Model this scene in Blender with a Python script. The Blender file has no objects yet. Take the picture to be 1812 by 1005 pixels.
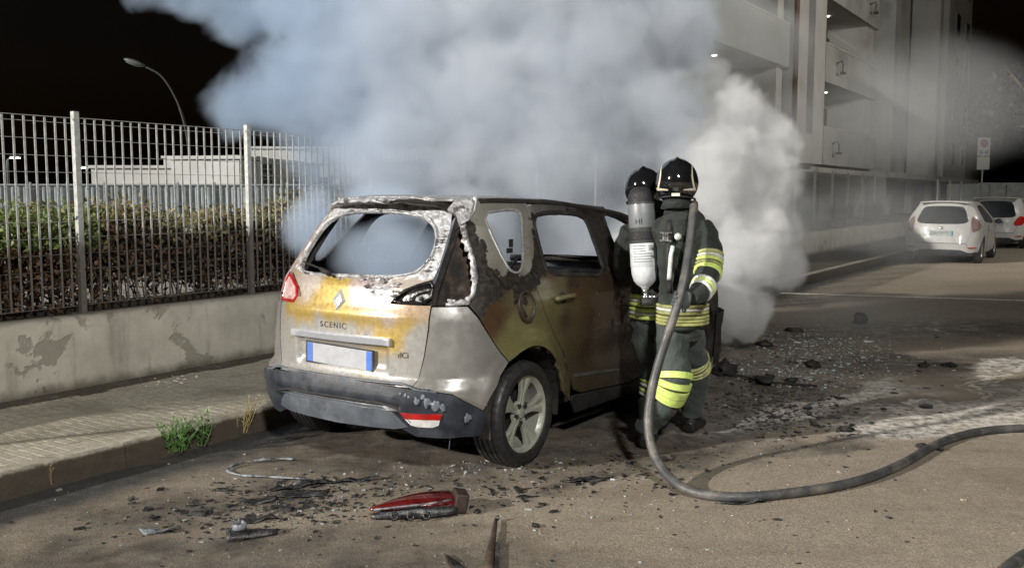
import bpy, bmesh, math, random
import numpy as np
from mathutils import Vector, Matrix, noise as mnoise
from mathutils.geometry import delaunay_2d_cdt
R = math.radians
random.seed(7)
rng = np.random.default_rng(7)
sc = bpy.context.scene
COL = sc.collection

# ------------------------------------------------------------------ camera
YAW = R(33.5)
cam_d = bpy.data.cameras.new('camera')
cam = bpy.data.objects.new('camera', cam_d)
COL.objects.link(cam)
cam.location = (0, 0, 1.66)
cam.rotation_euler = (R(90 - 5.45), 0, 0)
cam_d.sensor_width = 36
cam_d.lens = 1650 / 1812 * 36
cam_d.clip_start = 0.05
cam_d.clip_end = 600
sc.camera = cam

# ------------------------------------------------------------------ night sky
world = bpy.data.worlds.new('World')
sc.world = world
world.use_nodes = True
wn = world.node_tree
bg = wn.nodes['Background']
sky = wn.nodes.new('ShaderNodeTexSky')
sky.sky_type = 'NISHITA'
sky.sun_disc = False
sky.sun_elevation = R(-3)
sky.sun_rotation = R(240)
wn.links.new(sky.outputs['Color'], bg.inputs['Color'])
bg.inputs['Strength'].default_value = 0.03

# low, hard lamp light coming over the fence from behind left of the camera
def sun(direction, strength, color, angle):
    d = bpy.data.lights.new('street_light_key', 'SUN')
    d.energy = strength; d.color = color; d.angle = R(angle)
    o = bpy.data.objects.new('street_light_key', d)
    COL.objects.link(o)
    o.rotation_euler = Vector(direction).to_track_quat('-Z', 'Y').to_euler()
    return o
sun((0.875, 0.46, -0.355), 3.9, (1.0, 0.945, 0.87), 1.0)
# the crew's floodlight on its mast, behind right of the camera
def flood(loc, target, power, color, size, angle=100):
    d = bpy.data.lights.new('floodlight_lamp', 'SPOT')
    d.energy = power; d.color = color; d.shadow_soft_size = size
    d.spot_size = R(angle); d.spot_blend = 0.6
    o = bpy.data.objects.new('floodlight_lamp', d)
    COL.objects.link(o)
    o.location = loc
    o.rotation_euler = (Vector(target) - Vector(loc)).to_track_quat('-Z', 'Y').to_euler()
    return o
flood((2.6, -7.0, 9.0), (1.5, 9, 0.3), 5600, (1.0, 0.98, 0.93), 0.5)
# street lamp out of frame on the right, over the far end of the road
flood((20, 21, 7.5), (13, 30, 1.5), 1500, (1.0, 0.95, 0.86), 0.25, 150)
sc.view_settings.view_transform = 'Standard'
sc.view_settings.look = 'None'
sc.view_settings.exposure = 0.55
sc.view_settings.gamma = 1
sc.view_settings.use_curve_mapping = False
sc.cycles.volume_bounces = 4
sc.cycles.max_bounces = 6
sc.cycles.transparent_max_bounces = 12
sc.cycles.volume_step_rate = 1.0
sc.cycles.volume_max_steps = 256
sc.cycles.use_denoising = True
sc.cycles.sample_clamp_indirect = 4

# ------------------------------------------------------------------ street frame: a runs along the kerb, b to the right of it
SU = Vector((math.sin(YAW), math.cos(YAW), 0)); SV = Vector((math.cos(YAW), -math.sin(YAW), 0))
SO = Vector((-2.275, 5.88, 0))
def W(a, b, z=0.0):
    return SO + SU * a + SV * b + Vector((0, 0, z))

# ------------------------------------------------------------------ materials
class NT:
    """small helper round a node tree"""
    def __init__(s, nt): s.nt = nt; s.n = nt.nodes; s.l = nt.links
    def new(s, t, **kw):
        x = s.n.new(t)
        for k, v in kw.items(): setattr(x, k, v)
        return x
    def put(s, sock, v):
        if hasattr(v, 'is_linked') or isinstance(v, bpy.types.NodeSocket): s.l.new(v, sock)
        else: sock.default_value = v
    def math(s, op, a, b=None, c=None, clamp=False):
        x = s.new('ShaderNodeMath', operation=op, use_clamp=clamp)
        s.put(x.inputs[0], a)
        if b is not None: s.put(x.inputs[1], b)
        if c is not None: s.put(x.inputs[2], c)
        return x.outputs[0]
    def vmath(s, op, a, b=None, c=None):
        x = s.new('ShaderNodeVectorMath', operation=op)
        s.put(x.inputs[0], a)
        if b is not None: s.put(x.inputs[1], b)
        if c is not None: s.put(x.inputs[2], c)
        return x.outputs['Value'] if op in ('DOT_PRODUCT', 'LENGTH', 'DISTANCE') else x.outputs[0]
    def noise(s, vec, scale, detail=4, rough=0.55, color=False, dist=0.0):
        x = s.new('ShaderNodeTexNoise')
        s.put(x.inputs['Vector'], vec)
        x.inputs['Scale'].default_value = scale; x.inputs['Detail'].default_value = detail
        x.inputs['Roughness'].default_value = rough; x.inputs['Distortion'].default_value = dist
        return x.outputs['Color' if color else 'Fac']
    def vor(s, vec, scale, feature='F1', out='Distance'):
        x = s.new('ShaderNodeTexVoronoi', feature=feature)
        s.put(x.inputs['Vector'], vec); x.inputs['Scale'].default_value = scale
        return x.outputs[out]
    def ramp(s, fac, a, b, lo=0.0, hi=1.0, smooth=True):
        x = s.new('ShaderNodeMapRange', interpolation_type='SMOOTHSTEP' if smooth else 'LINEAR')
        s.put(x.inputs[0], fac)
        x.inputs[1].default_value = a; x.inputs[2].default_value = b
        x.inputs[3].default_value = lo; x.inputs[4].default_value = hi
        return x.outputs[0]
    def mix(s, fac, a, b, blend='MIX'):
        x = s.new('ShaderNodeMix', data_type='RGBA', blend_type=blend)
        s.put(x.inputs[0], fac); s.put(x.inputs[6], a if not isinstance(a, tuple) else c4(a)); s.put(x.inputs[7], b if not isinstance(b, tuple) else c4(b))
        return x.outputs[2]
    def attr(s, name, out='Color'):
        x = s.new('ShaderNodeAttribute', attribute_name=name); return x.outputs[out]
    def obj(s): return s.new('ShaderNodeTexCoord').outputs['Object']
    def geo(s): return s.new('ShaderNodeNewGeometry').outputs['Position']
    def bump(s, h, strength, dist=0.01):
        x = s.new('ShaderNodeBump'); s.put(x.inputs['Height'], h)
        x.inputs['Strength'].default_value = strength; x.inputs['Distance'].default_value = dist
        return x.outputs[0]
def c4(c): return (c[0], c[1], c[2], 1.0)
def new_mat(name):
    m = bpy.data.materials.new(name); m.use_nodes = True
    t = NT(m.node_tree); b = m.node_tree.nodes['Principled BSDF']
    return m, t, b
MATS = {}
def mat(name, color, rough=0.6, metal=0.0, var=0.15, scale=12.0, bump=0.0, bscale=60.0, bdist=0.004, spec=0.5, grime=None, gscale=3.0, g0=0.5, g1=0.7, coat=0.0, rvar=0.12, world=False):
    """a procedural material: colour with fine variation, optional grime patches and a fine relief"""
    if name in MATS: return MATS[name]
    m, t, b = new_mat(name)
    v = t.geo() if world else t.obj()
    n = t.noise(v, scale, 5, 0.6)
    lo = tuple(max(0, x * (1 - var)) for x in color); hi = tuple(min(1, x * (1 + var)) for x in color)
    c = t.mix(t.ramp(n, 0.3, 0.7), lo, hi)
    if grime is not None:
        g = t.ramp(t.noise(v, gscale, 6, 0.65), g0, g1)
        c = t.mix(g, c, grime)
    t.put(b.inputs['Base Color'], c)
    t.put(b.inputs['Roughness'], t.ramp(t.noise(v, scale * 2.3, 3), 0.3, 0.7, max(0.02, rough - rvar), min(1, rough + rvar)))
    b.inputs['Metallic'].default_value = metal
    b.inputs['Specular IOR Level'].default_value = spec
    b.inputs['Coat Weight'].default_value = coat
    if bump: t.put(b.inputs['Normal'], t.bump(t.noise(v, bscale, 5, 0.7), bump, bdist))
    MATS[name] = m
    return m
def emat(name, color, strength):
    m, t, b = new_mat(name)
    b.inputs['Base Color'].default_value = c4(color)
    b.inputs['Emission Color'].default_value = c4(color); b.inputs['Emission Strength'].default_value = strength
    return m

# ------------------------------------------------------------------ object helpers
def tag(o, label=None, cat=None, group=None, kind=None):
    if label: o['label'] = label
    if cat: o['category'] = cat
    if group: o['group'] = group
    if kind: o['kind'] = kind
    return o
def empty(name, loc=(0, 0, 0), rz=0.0, label=None, cat=None, group=None):
    o = bpy.data.objects.new(name, None); COL.objects.link(o)
    o.location = loc; o.rotation_euler = (0, 0, rz); o.empty_display_size = 0.1
    return tag(o, label, cat, group)
def link(name, me, mats, parent=None):
    o = bpy.data.objects.new(name, me); COL.objects.link(o)
    if mats is not None and not me.materials:
        for m in (mats if isinstance(mats, (list, tuple)) else [mats]): me.materials.append(m)
    if parent: o.parent = parent
    return o
class MB:
    """collects vertices and faces; build() links them as one mesh object"""
    def __init__(s): s.v = []; s.f = []; s.mi = []
    def add(s, verts, faces, mi=0):
        o = len(s.v); s.v += [tuple(p) for p in verts]; s.f += [tuple(i + o for i in f) for f in faces]; s.mi += [mi] * len(faces)
    def box(s, c, d, mi=0, M=None, taper=1.0):
        x, y, z = (q / 2 for q in d)
        P = [Vector((sx * x * (taper if sz > 0 else 1), sy * y * (taper if sz > 0 else 1), sz * z)) for sx, sy, sz in ((-1,-1,-1),(1,-1,-1),(1,1,-1),(-1,1,-1),(-1,-1,1),(1,-1,1),(1,1,1),(-1,1,1))]
        if M is not None: P = [M @ p for p in P]
        c = Vector(c)
        s.add([p + c for p in P], [(0,3,2,1),(4,5,6,7),(0,1,5,4),(1,2,6,5),(2,3,7,6),(3,0,4,7)], mi)
    def prism(s, base, top, mi=0):
        """base and top: equal lists of points"""
        n = len(base); s.add(list(base) + list(top), [tuple(range(n - 1, -1, -1)), tuple(range(n, 2 * n))] + [(i, (i + 1) % n, n + (i + 1) % n, n + i) for i in range(n)], mi)
    def tube(s, pts, r, n=8, mi=0, cap=True, flat=1.0):
        pts = [Vector(p) for p in pts]; rs = r if isinstance(r, (list, tuple)) else [r] * len(pts)
        o = len(s.v); up = None
        for i, p in enumerate(pts):
            d = (pts[min(i + 1, len(pts) - 1)] - pts[max(i - 1, 0)])
            d = d.normalized() if d.length > 1e-9 else Vector((0, 0, 1))
            if up is None:
                up = Vector((0, 0, 1)) if abs(d.z) < 0.9 else Vector((1, 0, 0))
            x = up - d * up.dot(d)
            if x.length < 1e-6: x = d.orthogonal()
            x.normalize(); up = x; y = d.cross(x)
            for k in range(n):
                a = 2 * math.pi * k / n
                s.v.append(tuple(p + (x * math.cos(a) * flat + y * math.sin(a)) * rs[i]))
        for i in range(len(pts) - 1):
            for k in range(n):
                s.f.append((o + i * n + k, o + i * n + (k + 1) % n, o + (i + 1) * n + (k + 1) % n, o + (i + 1) * n + k)); s.mi.append(mi)
        if cap:
            s.f.append(tuple(o + k for k in range(n - 1, -1, -1))); s.mi.append(mi)
            e = o + (len(pts) - 1) * n
            s.f.append(tuple(e + k for k in range(n))); s.mi.append(mi)
    def lathe(s, prof, n=32, M=None, mi=0, close=False):
        """prof: (radius, height) pairs turned about z"""
        o = len(s.v); M = M or Matrix.Identity(4)
        for r, h in prof:
            for k in range(n):
                a = 2 * math.pi * k / n
                s.v.append(tuple(M @ Vector((r * math.cos(a), r * math.sin(a), h))))
        m = len(prof)
        for i in range(m if close else m - 1):
            j = (i + 1) % m
            for k in range(n):
                s.f.append((o + i * n + k, o + i * n + (k + 1) % n, o + j * n + (k + 1) % n, o + j * n + k)); s.mi.append(mi)
    def blob(s, c, r, sub=2, jit=0.0, M=None, mi=0, seed=0):
        bm = bmesh.new(); bmesh.ops.create_icosphere(bm, subdivisions=sub, radius=1)
        c = Vector(c); r = Vector(r) if not isinstance(r, (int, float)) else Vector((r, r, r))
        vs = []
        for v in bm.verts:
            k = 1 + jit * mnoise.noise(v.co * 1.7 + Vector((seed, seed * 2.3, 0)))
            p = Vector((v.co.x * r.x, v.co.y * r.y, v.co.z * r.z)) * k
            vs.append((M @ p if M is not None else p) + c)
        s.add(vs, [tuple(v.index for v in f.verts) for f in bm.faces], mi); bm.free()
    def mesh(s, name, smooth=False):
        me = bpy.data.meshes.new(name); me.from_pydata(s.v, [], s.f); me.update()
        if any(s.mi): me.polygons.foreach_set('material_index', s.mi)
        if smooth: me.polygons.foreach_set('use_smooth', [True] * len(me.polygons))
        return me
    def build(s, name, mats, parent=None, smooth=False, angle=None):
        me = s.mesh(name, smooth or angle is not None)
        if angle is not None: sharpen(me, angle)
        return link(name, me, mats, parent)
def sharpen(me, deg):
    bm = bmesh.new(); bm.from_mesh(me)
    for e in bm.edges:
        if len(e.link_faces) == 2 and e.calc_face_angle(0) > R(deg): e.smooth = False
    for f in bm.faces: f.smooth = True
    bm.to_mesh(me); bm.free()
def bevel(o, w=0.005, seg=2, angle=35):
    m = o.modifiers.new('bevel', 'BEVEL'); m.width = w; m.segments = seg; m.limit_method = 'ANGLE'; m.angle_limit = R(angle)
    return o
def bake(o):
    """apply the modifiers of an object to its own mesh"""
    dg = bpy.context.evaluated_depsgraph_get(); dg.update()
    me = bpy.data.meshes.new_from_object(o.evaluated_get(dg))
    o.modifiers.clear(); o.data = me
    return o
def text(name, body, size, depth, mt, parent=None, loc=(0, 0, 0), rot=None, align='CENTER', space=1.0):
    cu = bpy.data.curves.new(name, 'FONT'); cu.body = body; cu.size = size; cu.extrude = depth; cu.align_x = align; cu.align_y = 'CENTER'
    cu.space_character = space
    tmp = bpy.data.objects.new(name, cu); COL.objects.link(tmp)
    dg = bpy.context.evaluated_depsgraph_get(); dg.update()
    me = bpy.data.meshes.new_from_object(tmp.evaluated_get(dg))
    bpy.data.objects.remove(tmp)
    o = link(name, me, mt, parent); o.location = loc
    if rot is not None: o.rotation_mode = 'QUATERNION'; o.rotation_quaternion = rot.to_quaternion()
    return o
def catmull(P, n=8):
    P = [Vector(p) for p in P]; Q = [P[0] * 2 - P[1]] + P + [P[-1] * 2 - P[-2]]; out = []
    for i in range(1, len(Q) - 2):
        a, b, c, d = Q[i - 1:i + 3]
        for k in range(n):
            t = k / n
            out.append(0.5 * ((2 * b) + (c - a) * t + (2 * a - 5 * b + 4 * c - d) * t * t + (3 * b - a - 3 * c + d) * t ** 3))
    out.append(P[-1]); return out
# ------------------------------------------------------------------ the setting
def ellipse_mask(t, vec, cx, cy, rx, ry, rot, soft=.35):
    """1 inside an ellipse on the ground, 0 outside, soft edge; vec already warped by noise"""
    m = t.new('ShaderNodeMapping', vector_type='POINT')
    c, s = math.cos(-rot), math.sin(-rot)
    m.inputs['Rotation'].default_value = (0, 0, -rot)
    m.inputs['Location'].default_value = (-(cx * c - cy * s) / rx, -(cx * s + cy * c) / ry, 0)
    m.inputs['Scale'].default_value = (1 / rx, 1 / ry, 0)
    # mapping applies scale, rotation, location in that order: do the turn first on its own
    r = t.new('ShaderNodeVectorRotate', rotation_type='Z_AXIS'); t.put(r.inputs['Vector'], vec); r.inputs['Center'].default_value = (cx, cy, 0); r.inputs['Angle'].default_value = -rot
    d = t.vmath('SUBTRACT', r.outputs[0], (cx, cy, 0)); d = t.vmath('MULTIPLY', d, (1 / rx, 1 / ry, 0))
    m.id_data.nodes.remove(m)
    return t.ramp(t.vmath('LENGTH', d), 1 - soft, 1 + soft, 1, 0)
def make_road():
    m, t, b = new_mat('wet_worn_asphalt')
    v = t.geo()
    w = t.vmath('ADD', v, t.vmath('MULTIPLY', t.vmath('SUBTRACT', t.noise(v, 1.1, 5, 0.6, color=True), (.5, .5, .5)), (1.3, 1.3, 0)))
    w = t.vmath('ADD', w, t.vmath('MULTIPLY', t.vmath('SUBTRACT', t.noise(v, 7, 4, 0.6, color=True), (.5, .5, .5)), (.22, .22, 0)))
    st = t.vor(v, 210, out='Color'); ss = t.new('ShaderNodeSeparateColor'); t.l.new(st, ss.inputs[0])
    agg = t.math('ADD', t.math('MULTIPLY', ss.outputs[0], .6), t.math('MULTIPLY', t.noise(v, 70, 4, .7), .5))
    base = t.mix(t.ramp(agg, .25, .85), (.155, .130, .100), (.34, .29, .228))
    base = t.mix(t.ramp(t.noise(v, .45, 5, .6), .35, .7, 0, .45), base, (.20, .160, .118))
    base = t.mix(t.ramp(t.noise(v, 2.6, 6, .65), .45, .75, 0, .4), base, (.165, .135, .105))
    # pale, dry stones standing out
    base = t.mix(t.ramp(ss.outputs[1], .94, .98, 0, .45), base, (.5, .46, .38))
    # soot and dirty water by the car, with cast-shadow streaks painted in
    dark = None
    for e in ((.2, 5.95, 1.15, .42, R(18), .4), (1.0, 6.5, 1.5, .75, R(50), .35), (-.9, 5.6, .55, .14, R(-10), .5), (-.3, 6.9, 1.2, 2.0, R(-33), .4), (1.9, 8.0, .9, 1.0, R(-30), .5), (2.8, 10.8, .9, 1.2, R(-20), .5), (-1.1, 4.0, 1.5, .30, R(4), .8), (-1.9, 4.75, .5, .25, R(30), .8), (4.1, 14.6, 1.0, .8, 0, .4),
              (-1.25, 5.05, .38, .16, R(-20), .6), (.45, 5.2, .5, .10, R(20), .5), (2.5, 7.0, 2.2, .16, R(28), .5), (3.4, 6.9, 2.4, .13, R(30), .5), (-1.6, 4.25, 1.2, .28, R(8), .8), (3.9, 9.2, 2.2, .5, R(8), .8), (6, 11.5, 3, .7, R(5), .8)):
        k = ellipse_mask(t, w, *e); dark = k if dark is None else t.math('MAXIMUM', dark, k)
    # oily strip of newer asphalt in the gutter: b from .09 to .55
    sb = t.vmath('DOT_PRODUCT', t.vmath('SUBTRACT', w, tuple(SO)), tuple(SV))
    sb0 = t.vmath('DOT_PRODUCT', t.vmath('SUBTRACT', v, tuple(SO)), tuple(SV))
    gut = t.ramp(t.math('ADD', sb0, t.math('MULTIPLY', t.math('SUBTRACT', sb, sb0), .35)), .40, .66, 1, 0)
    base = t.mix(t.math('MULTIPLY', gut, .92), base, t.mix(t.noise(v, 5, 4), (.020, .023, .026), (.045, .047, .047)))
    soot_shade_c = t.mix(t.ramp(t.noise(v, 9, 5, .7), .35, .65), (.022, .022, .024), (.060, .054, .048))
    base = t.mix(t.math('MULTIPLY', dark, t.ramp(t.noise(v, 4, 5, .7), .25, .65, .35, .85)), base, soot_shade_c)
    # dried extinguishing powder, swept into streaks
    pale = None
    for e in ((2.45, 7.25, 1.15, .16, R(38), .5), (2.9, 7.75, .8, .10, R(38), .5), (1.75, 6.75, .6, .035, R(33), .5), (3.1, 6.85, .75, .30, R(36), .45), (4.1, 7.2, 1.3, .55, R(25), .5), (5.2, 9.3, 1.2, .14, R(38), .5), (4.6, 8.55, 1.0, .05, R(38), .5), (3.55, 7.6, 1.3, .03, R(35), .5)):
        k = ellipse_mask(t, w, *e); pale = k if pale is None else t.math('MAXIMUM', pale, k)
    fleck = t.ramp(t.noise(v, 13, 6, .72), .34, .62)
    base = t.mix(t.math('MULTIPLY', pale, t.math('MULTIPLY', fleck, .9)), base, (.66, .63, .58))
    # drag marks of the hose and tyres
    trk = t.ramp(t.noise(t.vmath('MULTIPLY', v, (1.0, 3.4, 0)), .8, 3, .5), .56, .64, 0, .35)
    base = t.mix(trk, base, (.15, .12, .09))
    t.put(b.inputs['Base Color'], base)
    wet = t.math('MAXIMUM', t.math('MULTIPLY', dark, .9), t.math('MULTIPLY', gut, .7))
    rr = t.ramp(t.noise(v, 11, 4, .6), .35, .65, .50, .82)
    rr = t.math('SUBTRACT', rr, t.math('MULTIPLY', wet, t.ramp(t.noise(v, 3, 4, .6), .42, .62, .05, .42)), clamp=True)
    t.put(b.inputs['Roughness'], rr)
    h = t.math('ADD', t.math('MULTIPLY', t.vor(v, 150), .5), t.noise(v, 60, 5, .75))
    h = t.math('ADD', h, t.math('MULTIPLY', t.noise(v, 1.5, 3), 2.0))
    t.put(b.inputs['Normal'], t.bump(h, .62, .007))
    MATS['road'] = m
    mb = MB()
    g = [W(a, bb, 0) for a, bb in ((-14, .05), (-14, 70), (180, 70), (180, .05))]
    mb.add(g, [(0, 1, 2, 3)])
    tag(mb.build('road', m), kind='structure')
    # painted line across the road
    l0, l1 = Vector((4.55, 15.75, .004)), Vector((8.6, 14.45, .004)); d = (l1 - l0).normalized(); nrm = Vector((-d.y, d.x, 0)) * .085
    mb = MB(); V = []; n = 40
    for k in range(n + 1):
        p = l0.lerp(l1, k / n); w_ = 1 + .35 * mnoise.noise(Vector((k * .7, 3, 1))); V += [p - nrm * w_, p + nrm * w_]
    mb.add(V, [(2 * k, 2 * k + 2, 2 * k + 3, 2 * k + 1) for k in range(n)])
    tag(mb.build('road_marking', mat('worn_road_paint', (.70, .66, .58), .7, 0, .2, 30, grime=(.34, .30, .24), gscale=14, g0=.5, g1=.6, world=True)), kind='structure')
make_road()

# pavement: a bed, kerb stones, small paving blocks with open joints
M_PAVE = mat('paving_block', (.33, .30, .24), .75, 0, .2, 30, .5, 160, .003, grime=(.20, .175, .135), gscale=2.2, g0=.45, g1=.75, world=True)
M_JOINT = mat('joint_dirt', (.045, .036, .027), .9, 0, .3, 40, .6, 80, .006, world=True)
def kerb_mat():
    m, t, b = new_mat('kerb_concrete'); v = t.geo(); sp = t.new('ShaderNodeSeparateXYZ'); t.l.new(v, sp.inputs[0])
    c = t.mix(t.ramp(t.noise(v, 14, 5, .65), .3, .7), (.26, .235, .185), (.42, .385, .315))
    c = t.mix(t.ramp(t.noise(v, 5, 5, .6), .5, .75, 0, .6), c, (.17, .14, .10))
    # face below the worn edge painted dark brown to stand for its shade
    k = t.ramp(t.math('ADD', sp.outputs[2], t.math('MULTIPLY', t.math('SUBTRACT', t.noise(v, 16, 5, .7), .5), .035)), .128, .148, 1, 0)
    c = t.mix(t.math('MULTIPLY', k, .95), c, t.mix(t.noise(v, 9, 5, .7), (.022, .016, .011), (.075, .055, .036)))
    t.put(b.inputs['Base Color'], c); b.inputs['Roughness'].default_value = .85
    t.put(b.inputs['Normal'], t.bump(t.noise(v, 70, 5, .75), .9, .008)); return m
M_KERB = kerb_mat()
mb = MB()
pts = lambda a0, a1, b0, b1, z: [W(a0, b0, z), W(a1, b0, z), W(a1, b1, z), W(a0, b1, z)]
mb.prism(pts(-14, 180, -1.7, -.02, -.1), pts(-14, 180, -1.7, -.02, .142))
pav = tag(mb.build('pavement', M_JOINT), kind='structure')
BP, LP = .0765, .151
def block_mesh():
    bm = bmesh.new(); bmesh.ops.create_cube(bm, size=1)
    for v in bm.verts: v.co = Vector((v.co.x * (BP - .0085), v.co.y * (LP - .006), v.co.z * .03))
    top = [e for e in bm.edges if all(v.co.z > 0 for v in e.verts)]
    bmesh.ops.bevel(bm, geom=top, offset=.0012, segments=1, affect='EDGES')
    bot = [f for f in bm.faces if all(v.co.z < -.014 for v in f.verts)]; bmesh.ops.delete(bm, geom=bot, context='FACES')
    me = bpy.data.meshes.new('paver_block'); bm.to_mesh(me); bm.free(); me.materials.append(M_PAVE); return me
bme = block_mesh(); cnt = 0; rest = MB()
bv = [tuple(v.co) for v in bme.vertices]; bf = [tuple(p.vertices) for p in bme.polygons]
rotz = Matrix.Rotation(R(90) - YAW, 3, 'Z')
cells = []
for j in range(10):
    for i in range(-32, 112):
        a = i * BP; bq = -.055 - LP * (j + .5)
        if bq < -1.62: continue
        cells.append((a + (BP * .5 if (j // 2) % 2 else 0), bq))
cells.sort(key=lambda c: (W(c[0], c[1]) - Vector((-1.5, 3.0, 0))).length if c[0] > -1.6 else 99)
for (a, bq) in cells:
    z = .131 + .004 * mnoise.noise(Vector((a * 1.7, bq * 3, 0))) + random.uniform(-.0012, .0012)
    p = W(a, bq, z)
    if cnt < 300 and a > -1.6:
        o = bpy.data.objects.new('paver_block', bme); COL.objects.link(o); o.parent = pav; o.location = p
        o.rotation_euler = (random.uniform(-.01, .01), random.uniform(-.006, .006), R(90) - YAW + random.uniform(-.006, .006)); cnt += 1
    else:
        rest.add([p + rotz @ Vector(q) for q in bv], bf)
tag(rest.build('paver_blocks_beyond', M_PAVE, pav), kind='stuff')
for i in range(-3, 16):
    a0 = -1.30 + i * 1.0
    mb = MB(); n = 12; rows = []
    for k in range(n + 1):
        a = a0 + .004 + (.992) * k / n; row = []
        for j, (bb, z) in enumerate(((-.045, .10), (-.045, .147), (-.02, .152), (.03, .153), (.062, .150), (.078, .141), (.087, .125), (.091, .09), (.093, .045), (.095, -.02))):
            nz = mnoise.noise(Vector((a * 9, bb * 30, z * 30))) * .006 + mnoise.noise(Vector((a * 40, bb * 60, z * 60))) * .003
            row.append(tuple(W(a, bb + nz, z + nz * (1 if j in (3, 4, 5) else .3))))
        rows.append(row)
    V = [p for r in rows for p in r]; m_ = 10
    mb.add(V, [(x * m_ + y, x * m_ + y + 1, (x + 1) * m_ + y + 1, (x + 1) * m_ + y) for x in range(n) for y in range(m_ - 1)] + [tuple(range(m_ - 1, -1, -1)), tuple(n * m_ + y for y in range(m_))])
    mb.build('kerb_stone', M_KERB, pav)
mb = MB(); mb.prism(pts(14.7, 180, -.045, .09, -.02), pts(14.7, 180, -.045, .09, .152)); mb.build('kerb_stone', M_KERB, pav)

# low rendered wall
def wall_mat():
    m, t, b = new_mat('peeling_render')
    v = t.geo(); sep = t.new('ShaderNodeSeparateXYZ'); t.l.new(v, sep.inputs[0]); z = sep.outputs[2]
    c = t.mix(t.ramp(t.noise(v, 3.0, 6, .65), .3, .7), (.37, .345, .285), (.50, .47, .395))
    c = t.mix(t.ramp(t.noise(v, 45, 4, .7), .45, .75, 0, .25), c, (.38, .36, .31))
    # streaks that ran down from the coping
    c = t.mix(t.ramp(t.noise(t.vmath('MULTIPLY', v, (2.5, 2.5, .35)), 3, 4, .6), .52, .72, 0, .4), c, (.16, .14, .11))
    e = t.noise(t.vmath('ADD', v, (3.3, .4, 1.9)), 2.1, 6, .62, dist=.3)
    pk = t.ramp(e, .575, .61)
    c = t.mix(t.math('MULTIPLY', pk, .8), c, t.mix(t.noise(v, 16, 4), (.20, .182, .148), (.27, .245, .20)))
    rimk = t.math('SUBTRACT', t.ramp(e, .574, .585), pk)
    c = t.mix(t.math('MULTIPLY', rimk, .5), c, (.40, .375, .32))
    mold = t.ramp(t.noise(t.vmath('ADD', v, (9.1, 2.2, 5)), 3.8, 7, .75), .64, .72)
    c = t.mix(t.math('MULTIPLY', mold, .75), c, (.045, .038, .028))
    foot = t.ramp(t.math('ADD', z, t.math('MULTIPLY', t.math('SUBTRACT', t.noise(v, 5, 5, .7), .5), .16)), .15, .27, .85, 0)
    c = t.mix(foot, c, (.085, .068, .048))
    top = t.ramp(t.math('ADD', z, t.math('MULTIPLY', t.math('SUBTRACT', t.noise(v, 6, 5, .7), .5), .08)), .69, .735, 0, .6)
    c = t.mix(top, c, (.11, .09, .07))
    t.put(b.inputs['Base Color'], c); b.inputs['Roughness'].default_value = .85
    h = t.math('SUBTRACT', t.noise(v, 30, 5, .7), t.math('MULTIPLY', pk, 1.6))
    t.put(b.inputs['Normal'], t.bump(h, .55, .008)); return m
M_WALL = wall_mat()
wl = MB(); n = 160; rows = []
for k in range(n + 1):
    a = -13 + 83 * (k / n) ** 1.6; row = []
    for bb, z in ((-1.602, .10), (-1.598, .3), (-1.60, .5), (-1.602, .70), (-1.61, .728), (-1.66, .735), (-1.80, .732), (-1.80, .1)):
        q = mnoise.noise(Vector((a * 1.3, z * 3, 4))) * .006; row.append(tuple(W(a, bb + q, z + q * .6)))
    rows.append(row)
V = [p for r in rows for p in r]
wl.add(V, [(x * 8 + y, x * 8 + y + 1, (x + 1) * 8 + y + 1, (x + 1) * 8 + y) for x in range(n) for y in range(7)])
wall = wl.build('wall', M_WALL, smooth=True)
tag(wall, 'low cream rendered wall with peeling dirty plaster running along the pavement', 'wall')
# dirt drifted along the foot of the wall
mb = MB(); n = 120; V = []
for k in range(n + 1):
    a = -3 + 14 * k / n; w_ = .17 + .07 * mnoise.noise(Vector((a * 1.2, 0, 0))) + .03 * mnoise.noise(Vector((a * 7, 0, 0)))
    V += [W(a, -1.61, .166), W(a, -1.60 + w_ * .5, .158), W(a, -1.60 + w_, .1445)]
mb.add(V, [(3 * k + j, 3 * k + j + 1, 3 * k + j + 4, 3 * k + j + 3) for k in range(n) for j in (0, 1)])
tag(mb.build('drifted_dirt', mat('drifted_dirt', (.06, .048, .034), .95, 0, .4, 30, .8, 90, .01, grime=(.13, .11, .085), gscale=10, g0=.5, g1=.7, world=True)), kind='structure')

# ground behind the wall
def soil_mat():
    m, t, b = new_mat('yard_gravel'); v = t.geo()
    s = t.vor(v, 34, out='Color'); q = t.new('ShaderNodeSeparateColor'); t.l.new(s, q.inputs[0])
    c = t.mix(q.outputs[0], (.20, .19, .17), (.50, .48, .44))
    c = t.mix(t.ramp(t.noise(v, .5, 4), .5, .7), c, (.10, .095, .07))
    t.put(b.inputs['Base Color'], c); b.inputs['Roughness'].default_value = .9
    t.put(b.inputs['Normal'], t.bump(t.vor(v, 34), .6, .02)); return m
mb = MB(); mb.add([W(-30, -1.79, .6), W(180, -1.79, .6), W(180, -160, .6), W(-30, -160, .6)], [(3, 2, 1, 0)])
tag(mb.build('yard_ground', soil_mat()), kind='structure')
mb = MB(); g0 = [(a, b) for a in np.linspace(-4, 14, 50) for b in (-1.80, -2.0, -2.4, -2.9, -3.1)]
V = [W(a, b, {-1.80: .70, -2.0: .74, -2.4: .72, -2.9: .66, -3.1: .59}[b] + .03 * mnoise.noise(Vector((a * 2.5, b * 3, 0)))) for a, b in g0]
mb.add(V, [(i * 5 + j, i * 5 + j + 1, (i + 1) * 5 + j + 1, (i + 1) * 5 + j) for i in range(49) for j in range(4)])
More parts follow.
